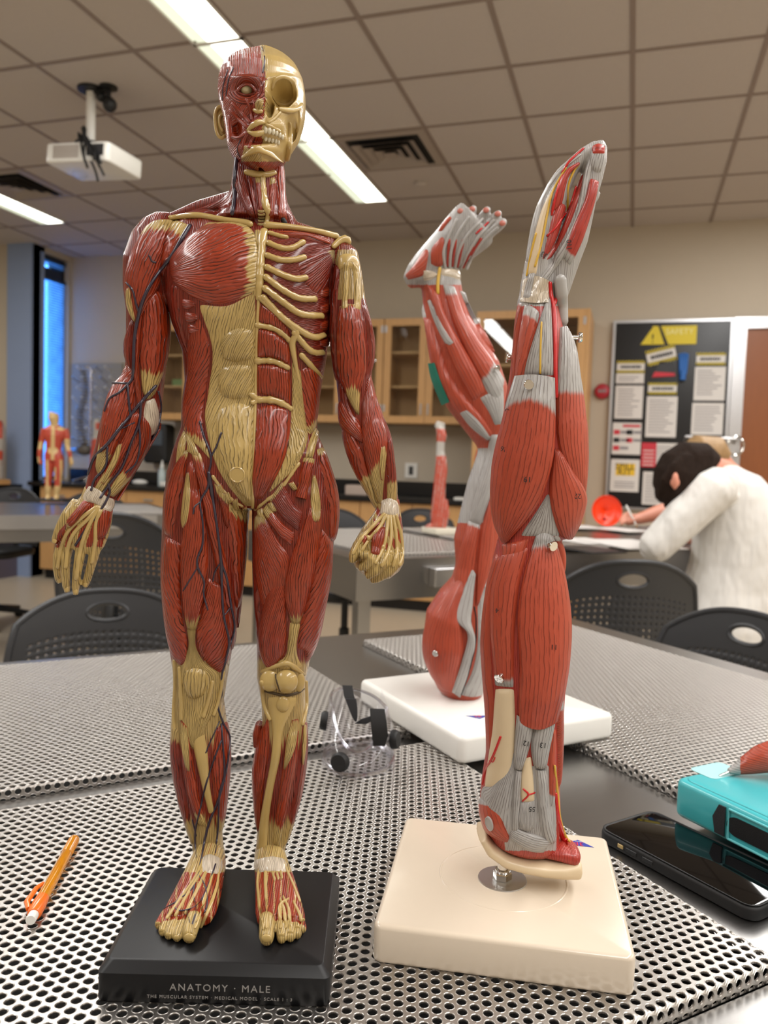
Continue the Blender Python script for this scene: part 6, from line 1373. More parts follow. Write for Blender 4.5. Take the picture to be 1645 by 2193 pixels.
ap('back_strip_muscle', [[(1190, 1480), (1193, 1580), (1196, 1690)], [(1206, 1478), (1205, 1560), (1201, 1680)]], 0.0025, pen=0.8, t0=0.2, pitch=3)
ac('nerve', [(1188, 1640, 2.5), (1194, 1700, 3.5), (1198, 1750, 4), (1210, 1790, 4), (1220, 1802, 3)], 3.5, 'nerve', sink=0.1)
ac('artery', [(1190, 1700, 4), (1195, 1750, 5), (1203, 1785, 7), (1214, 1806, 7)], 6, 'artery', sink=0.3)
ap('biceps_belly', [[(1147, 1147), (1122, 1230), (1109, 1320), (1113, 1420), (1111, 1545)], [(1165, 1140), (1162, 1240), (1158, 1340), (1156, 1440), (1150, 1556)], [(1184, 1147), (1202, 1230), (1214, 1330), (1209, 1430), (1190, 1540)]], 0.0080, lift=0.0015, t0=0.07, ex=0.42, nu=36, vends='start', label='smooth central upper arm muscle')
ag('biceps_cut_tendon', [[(1107, 1530), (1102, 1590), (1101, 1644)], [(1130, 1535), (1120, 1595), (1110, 1650)], [(1146, 1540), (1134, 1600), (1119, 1648)]], 0.004, lift=0.001, vends='end')
ag('biceps_cut_tendon', [[(1146, 1542), (1137, 1596), (1142, 1638)], [(1168, 1542), (1158, 1600), (1155, 1648)], [(1189, 1532), (1176, 1600), (1170, 1644)]], 0.004, lift=0.001, vends='end')
for P in ([(1072, 1578, 2.6), (1062, 1605, 2.8), (1052, 1628, 3), (1040, 1650, 3), (1034, 1680, 2.6)], [(1048, 1630, 2.5), (1056, 1632, 2.2), (1060, 1622, 1.6)], [(1121, 1690, 2), (1132, 1702, 2.2), (1119, 1716, 1.8)], [(1132, 1702, 2), (1146, 1698, 2)]): ac('artery', P, 2.4, 'artery', sink=0.25)
h = A.cast(1048, 1764, A.allbv); b = MB(); Mx = Matrix.Translation(h[0]) @ h[1].to_track_quat('Z', 'Y').to_matrix().to_4x4() @ Matrix.Translation((0, 0, -0.0004))
b.lathe([(0.0048, 0), (0.0048, 0.0010), (0.0042, 0.0013), (0.0040, 0.0009), (0.0001, 0.0010)], (0, 0, 0), 24, Mx @ Matrix.Diagonal((0.8, 1.15, 1, 1))); b.build('grey_plug', M['greytendon'], AB, True, world=True)
# hand surface
ag('hand_edge', [[(1124, 560), (1146, 452), (1162, 408), (1190, 368), (1240, 325)], [(1136, 566), (1156, 470), (1172, 420), (1202, 374), (1250, 330)]], 0.002, pitch=5)
ag('palm_sheet', [[(1128, 590), (1140, 520), (1160, 450), (1180, 410)], [(1150, 590), (1160, 520), (1172, 455), (1186, 415)]], 0.0015, m=M['armbone'], pitch=5)
for P in ([(1146, 570), (1160, 520), (1172, 460), (1184, 410), (1212, 360)], [(1128, 590), (1138, 540), (1148, 500)], [(1216, 450), (1217, 400), (1230, 365), (1240, 352)]): ac('nerve', P, 2.4, 'nerve', sink=0.25)
ap('palm_muscle', [[(1176, 460), (1190, 410), (1212, 366), (1240, 345)], [(1204, 440), (1212, 400), (1222, 372), (1244, 350)]], 0.003, m=M['salmonface'], pitch=8)
ap('palm_muscle', [[(1160, 560), (1174, 500), (1184, 460), (1198, 430)], [(1178, 540), (1194, 500), (1204, 470), (1214, 440)]], 0.003, m=M['salmonface'], pitch=4)
ap('palm_muscle', [[(1168, 560), (1200, 500), (1224, 440), (1240, 390), (1248, 370)], [(1182, 552), (1212, 500), (1234, 446), (1246, 400), (1254, 376)]], 0.002, m=M['salmonface'], pitch=5)
for P in ([(1172, 505), (1190, 488), (1205, 465), (1220, 445), (1234, 400)], [(1205, 372), (1196, 400), (1188, 430), (1182, 460)], [(1250, 318), (1220, 345), (1204, 370)]): ac('artery', P, 2.4, 'artery', sink=0.3)
ap('thumb_muscle', [[(1200, 545), (1222, 490), (1250, 430), (1264, 380)], [(1212, 560), (1236, 500), (1260, 440), (1278, 385)], [(1222, 572), (1246, 520), (1268, 445), (1284, 388)]], 0.0045, m=M['salmonface'], t0=0.10, pitch=7)
ag('thumb_tendon', [[(1130, 645), (1160, 590), (1200, 530), (1228, 475), (1244, 420), (1252, 370), (1262, 330)], [(1146, 650), (1174, 600), (1212, 545), (1238, 480), (1256, 425), (1264, 380), (1274, 340)]], 0.003, pitch=5)
ag('thumb_tip', [[(1258, 350), (1266, 325), (1278, 308)], [(1275, 370), (1280, 340), (1286, 312)], [(1290, 370), (1296, 340), (1296, 315)]], 0.002)
ap('thumb_nail', [[(1268, 312), (1282, 306), (1297, 312)], [(1268, 330), (1282, 330), (1296, 330)]], 0.0012, m=M['salmonface'], over=True, pitch=30)
A.pad('clear_wrist_band', [[(1118, 600), (1112, 645)], [(1150, 592), (1145, 650)], [(1182, 605), (1176, 648)]], 0.0012, T=1.0, m=M['figwhite'], parent=AB, over=True, pitch=3, vends=False)
ag('wrist_tendon', [[(1132, 585), (1118, 640)], [(1148, 580), (1136, 640)]], 0.001, over=True)
# pins
h = A.cast(1131, 825, A.allbv); pin(aroot, h[0], -FWD, 0.0034, 0.004)
h = A.cast(1175, 1165, A.allbv); pin(aroot, h[0], np.array(h[1])+RGT*0.3, 0.0036, 0.0055)
h = A.cast(1074, 1447, A.allbv); pin(aroot, h[0], np.array(h[1])-RGT*0.2+np.array([0, 0, -0.5]), 0.0036, 0.004)
q = pD(1222, 722, 0.571); pin(aroot, q, RGT, 0.0036, 0.008); q = pD(1100, 766, 0.571); pin(aroot, q, -RGT, 0.0036, 0.006)
def ink(mod, par, x, y, s_, size=0.0052, rot=180):
    h = mod.cast(x, y, mod.allbv); n = -FWD*0.8+np.array(h[1])*0.2; c = np.array(h[0])+np.array(h[1])*0.0004-FWD*0.0003
    Mx = Matrix(((RGT[0], 0, -FWD[0], c[0]), (RGT[1], 0, -FWD[1], c[1]), (0, 1, 0, c[2]), (0, 0, 0, 1))) @ Matrix.Rotation(math.radians(rot), 4, 'Z')
    return text(s_, size, Mx, M['ink'], par, 'ink_number', 0.00004)
for x, y, t, z, r in ((1128, 1026, '19.', .0055, 180), (1080, 962, '26', .005, 165), (1236, 1062, '22', .005, 180), (1069, 1307, '14', .005, 180), (1186, 1385, '11', .005, 180), (1127, 1591, '12', .005, 170), (1163, 1595, '13', .0052, 175), (1139, 1732, '55', .0048, 180), (1220, 525, '110', .0048, 100), (1166, 546, '33', .005, 150), (1089, 878, '2', .005, 90)): ink(A, AB, x, y, t, z, r)

# ------------------------------------------------------------------ bent leg model on the white stand
lroot = empty('leg_model', tb(0.600, 0.835, 0.92), 0, 'upside-down bent leg muscle model with the foot at the top on a square white stand', 'anatomy model')
lb, LMX, lw, ld = stand(lroot, [tb(0.483, 0.709), tb(0.712, 0.709), tb(0.712, 0.965), tb(0.483, 0.965)], 0.0315, M['white'], 0.010, 0.006)
logo(lb, LMX @ Matrix.Translation((-0.055, -0.075, 0.0317)) @ Matrix.Rotation(math.radians(-20), 4, 'Z'), 0.0125)
q = pD(1012, 1493, 1.03); MB().tube([(q[0], q[1], 0.9510), (q[0], q[1], 1.02)], 0.0065, 16).build('rod', M['chrome'], lroot, True, world=True)
L_ = Model(lroot, 1.03, M, M['salmon'], 120)
L_.loft([(872, 604, 14, 0, .016), (888, 592, 26, 0, .022), (912, 575, 36, 0, .024), (940, 552, 42, -.004, .025), (966, 530, 47, -.010, .024), (990, 506, 51, -.016, .022), (1010, 487, 54, -.022, .018), (1022, 476, 53, -.025, .015)], n=26)
for st in ([(975, 488, 10, -.02, .009), (984, 462, 9.5, -.026, .008), (988, 450, 8, -.028, .007), (990, 444, 4, -.028, .004)], [(998, 482, 10, -.022, .009), (1010, 458, 9.5, -.028, .008), (1014, 447, 8, -.03, .007), (1016, 441, 4, -.03, .004)], [(1022, 482, 10, -.024, .009), (1038, 459, 9.5, -.03, .008), (1044, 449, 8, -.032, .007), (1047, 444, 4, -.032, .004)], [(1040, 488, 10, -.026, .009), (1060, 466, 9.5, -.032, .008), (1068, 458, 8, -.034, .007), (1072, 453, 4, -.034, .004)], [(1046, 502, 11, -.028, .009), (1068, 484, 11, -.034, .009), (1078, 476, 9, -.036, .008), (1083, 471, 5, -.036, .004)]): L_.loft(st, n=14)
L_.loft([(940, 575, 40, 0, .022), (945, 612, 42, 0, .025), (950, 650, 43, 0, .027), (958, 690, 49, 0, .031), (976, 740, 60, 0, .038), (1000, 800, 71, 0, .043), (1022, 850, 67, 0, .042), (1044, 900, 54, 0, .036), (1060, 945, 40, 0, .03), (1066, 985, 32, 0, .026)], n=34)
L_.loft([(1066, 930, 30, 0, .026), (1056, 985, 36, 0, .028), (1043, 1040, 42, 0, .032), (1032, 1100, 46, 0, .036), (1022, 1160, 50, 0, .04), (1018, 1215, 42, 0, .044), (1012, 1250, 46, 0, .047), (1000, 1285, 62, 0, .050), (988, 1325, 77, 0, .055), (983, 1375, 78, 0, .056), (984, 1420, 71, 0, .052), (990, 1460, 56, 0, .045), (1000, 1488, 38, 0, .035)], n=36)
def legcol(px, py, W): return np.where(py < 610, 1.0, np.where((py > 960) & (py < 1120), 0.9, 0.0))
LB = L_.solid('leg_body', 0.0017, 6, m=M['salmon'], colour=legcol, nfib=400)
lp = lambda n, L, bulge=0.005, **k: L_.pad(n, L, bulge, **{**dict(m=M['salmon'], parent=LB, pitch=5), **k})
lg = lambda n, L, bulge=0.003, **k: L_.pad(n, L, bulge, **{**dict(m=M['salmon'], parent=LB, pitch=4.5, T=1.0), **k})
lc = lambda n, P, r, m='greytendon', **k: L_.cord(n, P, r, M[m], parent=LB, **{**dict(sink=0.35), **k})
lp('calf_side_muscle', [[(905, 662), (920, 722), (931, 782), (950, 846), (1000, 908), (1046, 952)], [(914, 680), (930, 730), (945, 790), (975, 850), (1015, 900), (1050, 940)], [(922, 682), (942, 740), (962, 800), (1002, 856), (1034, 894), (1056, 928)]], 0.008, pen=0.15)
lp('calf_middle_muscle', [[(912, 606), (930, 660), (948, 720), (974, 790), (1012, 862)], [(926, 616), (946, 672), (970, 732), (1002, 800), (1026, 852)], [(942, 632), (958, 682), (992, 740), (1024, 796), (1042, 836)]], 0.008)
lp('shin_muscle', [[(948, 608), (966, 680), (992, 742), (1022, 802), (1060, 870)], [(960, 610), (978, 672), (1008, 732), (1040, 790), (1072, 850)], [(974, 612), (992, 672), (1018, 722), (1048, 762), (1082, 812)]], 0.008, t0=0.09, t1=0.22)
lp('shin_outer_muscle', [[(984, 622), (1010, 680), (1036, 728), (1064, 764)], [(992, 622), (1018, 672), (1044, 724), (1078, 768)]], 0.005, t0=0.5)
lg('heel_tendon', [[(890, 632), (906, 672), (921, 722), (931, 778)], [(903, 634), (916, 690), (930, 740), (940, 782)]], 0.003, m=M['salmon'])
lg('calf_tendon', [[(914, 642), (930, 690), (952, 734), (966, 740)], [(922, 640), (942, 686), (964, 722), (974, 734)]], 0.002, over=True)
lg('calf_tendon', [[(982, 884), (1008, 916), (1046, 946)], [(1000, 876), (1030, 906), (1052, 938)]], 0.002, over=True)
lg('knee_tendon', [[(1026, 852), (1046, 882), (1060, 912)], [(1052, 838), (1064, 876), (1068, 910)], [(1080, 822), (1080, 872), (1076, 910)]], 0.003)
L_.pad('green_tape', [[(929, 776), (938, 815), (958, 862)], [(941, 776), (954, 816), (972, 856)]], 0.001, m=mat('green_tape', '0E6E5C', 0.5), parent=LB, T=1.0, lift=0.009, vends=False, over=False)
lg('knee_sheath', [[(1050, 930), (1040, 980), (1020, 1050), (1004, 1118)], [(1066, 930), (1058, 990), (1040, 1055), (1016, 1122)], [(1076, 930), (1074, 990), (1056, 1055), (1030, 1126)]], 0.006, pitch=4)
lp('thigh_muscle', [[(1003, 1114), (986, 1180), (976, 1240), (973, 1285)], [(1018, 1118), (1002, 1190), (994, 1250), (990, 1300)], [(1030, 1124), (1022, 1180), (1016, 1240), (1012, 1300)]], 0.007, t0=0.05)
lp('thigh_muscle', [[(1064, 1010), (1038, 1100), (1024, 1180), (1018, 1296)], [(1076, 1010), (1062, 1100), (1052, 1200), (1024, 1300)]], 0.007)
lg('cut_surface', [[(1022, 1290), (1022, 1380), (1010, 1440), (984, 1490)], [(1040, 1250), (1038, 1360), (1026, 1440), (1010, 1494)], [(1062, 1200), (1056, 1320), (1048, 1420), (1038, 1492)]], 0.003, pitch=14)
lp('buttock_muscle', [[(1010, 1214), (966, 1262), (922, 1320), (908, 1380), (920, 1432), (946, 1472)], [(1002, 1236), (974, 1296), (950, 1350), (936, 1400), (944, 1446), (960, 1480)], [(1004, 1262), (985, 1310), (990, 1356), (992, 1400), (980, 1450), (974, 1486)]], 0.010, ex=0.4, pitch=5.5)
lg('buttock_sheath', [[(1012, 1216), (992, 1268), (972, 1322), (1000, 1356), (990, 1410), (968, 1478)], [(1019, 1230), (1012, 1290), (1008, 1330), (1016, 1370), (1006, 1430), (986, 1490)]], 0.004, lift=0.004, pitch=8)
lc('seam', [(1016, 1300), (1020, 1330), (1018, 1380), (1004, 1440), (988, 1488)], 1.5, 'ink', sink=0.4)
lp('heel_muscle', [[(866, 592), (886, 566), (910, 530)], [(868, 596), (892, 582), (914, 560), (918, 538)], [(872, 600), (904, 592), (912, 580)]], 0.003, pitch=6)
lp('foot_muscle', [[(922, 566), (924, 532), (946, 506)], [(936, 572), (940, 538), (950, 508)], [(950, 570), (952, 540), (952, 510)]], 0.003, pitch=5)
lp('toe_edge_muscle', [[(938, 496), (950, 478), (966, 462)], [(946, 496), (958, 480), (968, 468)]], 0.003)
for x0, y0, x1, y1 in ((958, 570, 962, 514), (968, 570, 976, 514), (979, 572, 992, 516), (992, 572, 1012, 528), (1008, 545, 1030, 512)): lc('foot_muscle_strip', [(x0, y0), ((x0+x1)/2, (y0+y1)/2), (x1, y1)], 3.6, 'salmonface', sink=0.6, T=0.0)
for P in ([(954, 575), (950, 540), (962, 505), (978, 470)], [(963, 575), (966, 540), (978, 505), (1004, 465)], [(974, 576), (982, 540), (1000, 505), (1034, 468)], [(986, 576), (1000, 545), (1024, 508), (1058, 472)], [(1000, 576), (1016, 540), (1040, 510), (1066, 488)]): lc('foot_tendon', P, 3.2, sink=0.35)
lc('artery', [(1020, 500), (1035, 486), (1046, 476)], 2, 'artery'); lc('nerve', [(942, 574), (938, 605), (938, 628)], 3.5, 'nerve')
lg('ankle_band', [[(944, 574), (970, 574), (1000, 578)], [(944, 590), (966, 594), (992, 604)]], 0.002, m=M['figwhite'], over=True)
lg('ankle_band', [[(906, 578), (925, 580), (940, 588)], [(906, 602), (922, 600), (934, 592)]], 0.002, m=M['figwhite'], over=True)
for x, y in ((986, 452), (1011, 448), (1041, 450), (1066, 458), (1076, 478)): L_.knob('toe_tip', x, y, (6.5, 5.5), M['salmonface'], LB, 0.5, 0.2).data.attributes['tend'].data.foreach_set('value', [0.0]*len(LB.children[-1].data.vertices)) if False else L_.knob('toe_tip', x, y, (6.5, 5.5), M['nail'] if 'nail' in M else M.setdefault('nail', mat('pink_nail', 'B86A5C', 0.35)), LB, 0.5, 0.2)
h = L_.cast(1058, 790, L_.allbv); pin(lroot, h[0], np.array(h[1])+RGT*0.4, 0.0040, 0.007)
h = L_.cast(935, 1398, L_.allbv); pin(lroot, h[0], np.array(h[1]), 0.0040, 0.004)
# ------------------------------------------------------------------ things on the foreground table
# phone in a black case on the steel strip
c = tb(0.5635, 0.4575, 0.908); d = TAV*0.076-TBV*0.997; prz = math.atan2(-d[0], d[1])
ph = empty('phone', c, math.atan2(d[1], d[0])-math.pi/2, 'black phone in a dark case lying screen-up on the steel strip', 'phone')
b = MB(); slab(b, 0.0785, 0.158, 0.0, 0.0115, 0.0125, 0.0028); b.build('case', M['rubber'], ph, 'all')
b = MB(); R = []
for dd, z in ((0.0026, 0.0113), (0.0010, 0.0124), (0.0022, 0.0126), (0.0036, 0.0117)):
    R.append([Vector((p[0], p[1], z)) for p in rrect(0.0785-2*dd, 0.158-2*dd, 0.0125-dd, 6)])
b.rings(R, True, False); b.build('case_lip', M['rubber'], ph, 'all')
b = MB(); slab(b, 0.0722, 0.1516, 0.0108, 0.0121, 0.0095, 0.0005); b.build('screen', mat('black_screen_glass', '050506', 0.04, spec=0.35), ph, 'all')
for y0, l, z in ((0.038, 0.012, 0), (0.020, 0.011, 0), (0.050, 0.006, 0)):
    b = MB(); b.box(0.0385, 0.0400, -y0-l/2, -y0+l/2, 0.0042, 0.0078); b.build('side_button' if l > 0.008 else 'mute_switch', M['blackplastic'] if l > 0.008 else M['bone'], ph, bevel=0.0006)
# teal case with a muscle piece pinned on top
M['teal'] = mat('teal_plastic', '46B6BE', 0.28, var=0.03, coat=0.2)
q0 = pz(1439, 1744, 0.920); a0_, b0_ = float(q0 @ TAV), float(q0 @ TBV)
tl = empty('teal_case', tb(a0_+0.14, b0_-0.16, 0.9205), TA, 'teal plastic case lying at the right edge behind the phone', 'case')
HT = 0.036
b = MB(); slab(b, 0.28, 0.32, 0.0, HT, 0.010, 0.005); b.build('shell', M['teal'], tl, 'all')
b = MB(); slab(b, 0.268, 0.308, HT-0.004, HT+0.0012, 0.010, 0.0012); b.build('lid', M['teal'], tl, 'all')
LF = Matrix.Translation((-0.1402, 0.16, 0)) @ Matrix(((0, 0, -1, 0), (-1, 0, 0, 0), (0, 1, 0, 0), (0, 0, 0, 1)))   # x runs along the left face towards the camera
def lface(poly, h, name, m, par=tl):
    b = MB(); b.prism(poly, -0.0004, h, LF); return b.build(name, m, par)
lface([(0.050, 0.004), (0.060, 0.004), (0.060, 0.031), (0.053, 0.031), (0.047, 0.018)], 0.0012, 'latch', M['greyplastic'])
wn_ = [(0.072+0.010*math.cos(t), 0.0175+0.0085*math.sin(t)) for t in np.linspace(math.pi/2, 3*math.pi/2, 10)]+[(0.20, 0.009), (0.20, 0.026)]
lface(wn_, 0.0010, 'handle_slot', M['blackplastic'])
b = MB(); b.tube([LF @ Vector((x, y, 0.0008)) for x, y in ((0.064, 0.004), (0.064, 0.031), (0.205, 0.031), (0.205, 0.004), (0.064, 0.004))], 0.0012, 8); b.build('slot_frame', mat('clear_teal_frame', '6FC9CF', 0.15), tl, True)
q = pz(1535, 1650, 0.9205+HT+0.0016); b = MB(); 
b.prism(rrect(0.045, 0.030, 0.006), 0.0012, 0.0018); o = b.build('sticker', mat('pale_sticker', 'A9D9DC', 0.2), tl); o.location = (float((q-np.array(tl.location)) @ TAV), float((q-np.array(tl.location)) @ TBV), HT)
# muscle piece: a pinned belly with grey tip, resting on the case
q = pz(1592, 1652, 0.9205+HT+0.006); Dm = float((q-CAM) @ FWD)
mr = empty('muscle_piece', (q[0], q[1], 0.9205+HT+0.002), 0, 'loose red muscle piece with grey tip and metal pin lying on the teal case', 'muscle model')
Mm = Model(mr, Dm, M, M['salmon'], 300)
Mm.loft([(1560, 1652, 5, 0, .003), (1576, 1648, 11, 0, .0055), (1600, 1638, 20, 0, .009), (1630, 1626, 29, 0, .013), (1670, 1616, 34, 0, .015), (1720, 1610, 30, 0, .013), (1760, 1606, 14, 0, .006)], n=26)
mb_ = Mm.solid('muscle_belly', 0.0008, 3, colour=lambda px, py, W: np.where(px < 1586, 1.0, 0.0), nfib=10)
V_m = np.array([0.0]*len(mb_.data.vertices)*3, np.float32); mb_.data.vertices.foreach_get('co', V_m); V_m = V_m.reshape(-1, 3)
set_attr(mb_.data, 'fib2', 'FLOAT', V_m[:, 2])
at = mb_.data.attributes['fib']; at.data.foreach_set('vector', np.stack([V_m[:, 2]*450+V_m @ RGT*60, V_m @ RGT*20, np.full(len(V_m), 9.0)], 1).astype(np.float32).ravel())
MB().tube([pz(1541, 1662, 0.9205+HT+0.0020), pD(1566, 1651, Dm)], 0.0013, 10).build('metal_pin', M['chrome'], mr, True, world=True)
# mechanical pencil
p0, p1 = tb(0.040, 0.579, 0.92), tb(0.086, 0.703, 0.92); dv = (p1-p0)/np.linalg.norm(p1-p0)
pe = empty('mechanical_pencil', p0, math.atan2(dv[1], dv[0]), 'orange mechanical pencil with white eraser lying on the tray left of the black base', 'pencil')
PMX = Matrix.Translation((0, 0, 0.0053)) @ Matrix.Rotation(math.radians(90), 4, 'Y')
def plathe(name, prof, m, n=20): return MB().lathe(prof, (0, 0, 0), n, PMX).build(name, m, pe, True)
NB = NT('amber_barrel'); NB.b.inputs['Base Color'].default_value = (*lin('F0A010'), 1); NB.b.inputs['Roughness'].default_value = 0.08; NB.b.inputs['Transmission Weight'].default_value = 0.45; NB.b.inputs['Coat Weight'].default_value = 0.6; M['amber'] = NB.mat
M['orange'] = mat('orange_plastic', 'F0701A', 0.25, coat=0.5)
plathe('eraser', [(0.0033, 0.0), (0.0036, 0.001), (0.0036, 0.009)], M['white'])
plathe('cap', [(0.0044, 0.007), (0.0050, 0.009), (0.0052, 0.020), (0.0046, 0.028)], M['orange'])
plathe('barrel', [(0.0045, 0.026), (0.0045, 0.092), (0.0043, 0.093)], M['amber'])
plathe('grip', [p for k in range(9) for p in ((0.0045, 0.093+k*0.0028), (0.0039, 0.0944+k*0.0028))]+[(0.0042, 0.1185)], M['amber'])
plathe('tip', [(0.0040, 0.1185), (0.0034, 0.122), (0.0016, 0.129), (0.0011, 0.132)], M['clear'])
MB().tube([(0.013, 0.0050, 0.0062), (0.020, 0.0085, 0.0075), (0.040, 0.0078, 0.0066), (0.048, 0.0050, 0.0060)], [0.0020, 0.0021, 0.0018, 0.0013], 10).build('clip', M['orange'], pe, True)
# clear safety goggles with black vents and straps
gq = pz(768, 1655, 0.92); gD = float((gq-CAM) @ FWD)+0.035; gc = pD(768, 1600, gD); gc[2] = 0.9205
gg = empty('safety_goggles', gc, 0, 'clear safety goggles with black vents and straps lying by the white stand', 'goggles')
def gpt(t, f):
    """t round the oval, f from the table (0) to the upper edge (1)"""
    ct, st = math.cos(t), math.sin(t)
    Ht = 0.050+0.030*max(0, st)**1.5-0.018*max(0, -st)+0.010*math.cos(2*t)
    k = 1.0+0.10*math.sin(f*math.pi)-0.22*f*f
    return Vector(gc)+Vector(RGT)*(0.038*ct*k-0.016*f*max(0, st))+Vector(FWD)*(0.045*st*k)+Vector((0, 0, Ht*f))
b = MB(); n = 64
b.rings([[gpt(2*math.pi*k/n, f) for k in range(n)] for f in np.linspace(0, 1, 14)], True, False); b.build('clear_body', M['clear'], gg, 'all', world=True)
for f, r in ((0.02, 0.0028), (0.10, 0.0014), (1.0, 0.0018)):
    MB().tube([gpt(2*math.pi*k/n, f) for k in range(n+1)], r, 8).build('rim', M['clearrim'], gg, True, world=True)
b = MB(); b.rings([[gpt(2*math.pi*k/n, 0.03)*s+(Vector(gc)+Vector((0, 0, 0.003)))*(1-s) for k in range(n)] for s in (1.0, 0.6, 0.05)], True, False); b.build('lens', M['clear'], gg, 'all', world=True)
b = MB(); b.rings([[gpt(math.pi*(1.05+0.9*k/20), f)+Vector((0, 0, 0.012*f)) for k in range(21)] for f in (0.7, 1.0, 1.2)], False, False); b.build('nose_flap', M['clear'], gg, 'all', world=True)
for t, f in ((math.radians(180), 0.72), (math.radians(244), 0.5), (math.radians(-16), 0.55)):
    p = gpt(t, f); nrm = (p-Vector(gc)); nrm.z = 0.004; nrm.normalize()
    Mx = Matrix.Translation(p-nrm*0.001) @ nrm.to_track_quat('Z', 'Y').to_matrix().to_4x4()
    MB().lathe([(0.0100, 0), (0.0104, 0.0015), (0.0100, 0.0055), (0.0085, 0.0075), (0.0001, 0.0078)], (0, 0, 0), 24, Mx).build('vent_cap', M['rubber'], gg, True, world=True)
def ribbon(px0, wpx, Dd, name, m):
    b = MB(); R = []
    for (x, y, wq), dd in zip(px0, Dd):
        p = Vector([float(v) for v in pD(x, y, dd)]); s_ = Vector(RGT)*(wq*dd/FPX/2); t_ = Vector(FWD)*0.0011
        R.append([p-s_-t_, p+s_-t_, p+s_+t_, p-s_+t_])
    b.rings(R); return b.build(name, m, gg, world=True, bevel=0.0004)
ribbon([(744, 1468, 22), (748, 1492, 22), (750, 1497, 22)], 22, [gD+0.018, gD+0.010, gD+0.009], 'strap_clip', M['rubber'])
ribbon([(751, 1496, 24), (756, 1515, 20), (760, 1535, 12), (762, 1545, 4)], 22, [gD+0.008, gD+0.006, gD+0.004, gD+0.004], 'strap', M['greyplastic'])
ribbon([(808, 1518, 32), (811, 1545, 35), (814, 1575, 35), (812, 1597, 26)], 34, [gD-0.030, gD-0.037, gD-0.040, gD-0.038], 'strap', M['rubber'])
ribbon([(772, 1550, 26), (790, 1540, 30), (806, 1534, 26)], 20, [gD-0.012, gD-0.02, gD-0.028], 'strap_tab', M['greyplastic'])

# ------------------------------------------------------------------ on the tables behind
q = pz(1296, 1127, 0.921)
od = empty('orange_dish', (q[0], q[1], 0.9205), 0, 'round bright orange plastic dish standing on edge on the right background table', 'dish')
dist = float((q-CAM) @ FWD); r_ = 33.5*dist/FPX
M['hotorange'] = mat('hot_orange_plastic', 'F03A08', 0.35)
Mx = Matrix.Translation((q[0], q[1], 0.9205+r_*0.985)) @ Vector(-FWD+np.array([0.12, 0, 0.16])).to_track_quat('Z', 'Y').to_matrix().to_4x4()
MB().lathe([(r_, 0.02), (r_*0.985, 0.024), (r_*0.93, 0.012), (r_*0.6, -0.004), (0.0005, -0.008), (0.0005, -0.014), (r_*0.62, -0.012), (r_*0.97, 0.010), (r_, 0.02)], (0, 0, 0), 48, Mx, caps=False).build('bowl', M['hotorange'], od, 'all', world=True)
MB().lathe([(0.012, 0.001), (0.010, 0.006), (0.0005, 0.006)], (0, 0, 0), 16, Mx @ Matrix.Translation((-0.008, -r_*0.5, -0.002))).build('hole_plug', mat('deep_red_plastic', 'A81204', 0.4), od, True, world=True)
def paper(px, py, rz, w_, l_, label, m=None, name='paper_sheet', h=0.0008, z=0.9215, cat='paper', group='papers on the right background table'):
    q = pz(px, py, z); b = MB(); b.boxm(Matrix.Translation((q[0], q[1], z+h/2)) @ Matrix.Rotation(rz, 4, 'Z'), w_, l_, h)
    return tag(b.build(name, m or M['paper'], bevel=0.0003), label, cat, group)
paper(1240, 1128, 0.5, 0.22, 0.28, 'far white sheet of paper left of the orange dish')
paper(1330, 1134, 0.9, 0.22, 0.28, 'white sheet under the writing hand', z=0.9225)
paper(1255, 1158, 0.75, 0.22, 0.28, 'white sheet near the table edge left of the elbow', z=0.9222)
paper(1350, 1166, 0.6, 0.30, 0.42, 'open white booklet spread beside the white sleeve', name='booklet', h=0.004, z=0.9232, cat='booklet')
paper(1262, 1178, 0.72, 0.18, 0.25, 'dark closed folder at the near table edge under the papers', M['greyplastic'], 'folder', 0.006, 0.9212, 'folder')

def loft3(mod, pts, n=20):
    """tube in metres: (point, radius across, radius other way)"""
    P = [Vector([float(v) for v in p[0]]) for p in pts]; R = []; up = None
    for i, p in enumerate(P):
        t = (P[min(i+1, len(P)-1)]-P[max(i-1, 0)]).normalized()
        if up is None: up = Vector((0, 0, 1)) if abs(t.z) < 0.85 else Vector((float(FWD[0]), float(FWD[1]), 0))
        a = t.cross(up).normalized(); b_ = a.cross(t); up = b_; r1, r2 = pts[i][1], pts[i][2]
        R.append(np.array([p+a*math.cos(2*math.pi*k/n)*r1+b_*math.sin(2*math.pi*k/n)*r2 for k in range(n)]))
    mod.lofts.append(R)
# ------------------------------------------------------------------ two people writing at the right background table
M['skin'] = mat('skin', 'D08A72', 0.5, var=0.08, vscale=25); M['coat'] = mat('white_coat_cloth', 'DEDBD6', 0.85, var=0.04, vscale=12, bump=0.05, bscale=4.5, stretch=(1.6, 1.6, 0.7))
M['darkhair'] = mat('dark_hair', '241811', 0.85, var=0.5, vscale=40, stretch=(3, 3, 0.6), bump=0.006, bscale=30, spec=0.2); M['blondhair'] = mat('blond_hair', '9A7A52', 0.55, var=0.45, vscale=40, stretch=(3, 3, 0.6), bump=0.004, bscale=30); M['trouser'] = mat('dark_trousers', '22242C', 0.8)
def plain(mod, name, mt, parent, vox=0.006, sm=5):
    o = mod.solid(name, vox, sm, parent=parent, m=mt, keepbv=False); return o
px3 = lambda x, y, D: pD(x, y, D)
g0 = pD(1575, 1330, 2.95)
p1_ = empty('person', (g0[0], g0[1], 0), 0, 'person in a white lab coat with short dark hair bending over to write', 'person')
Pm = Model(p1_, 2.9, M, M['skin'], 400)
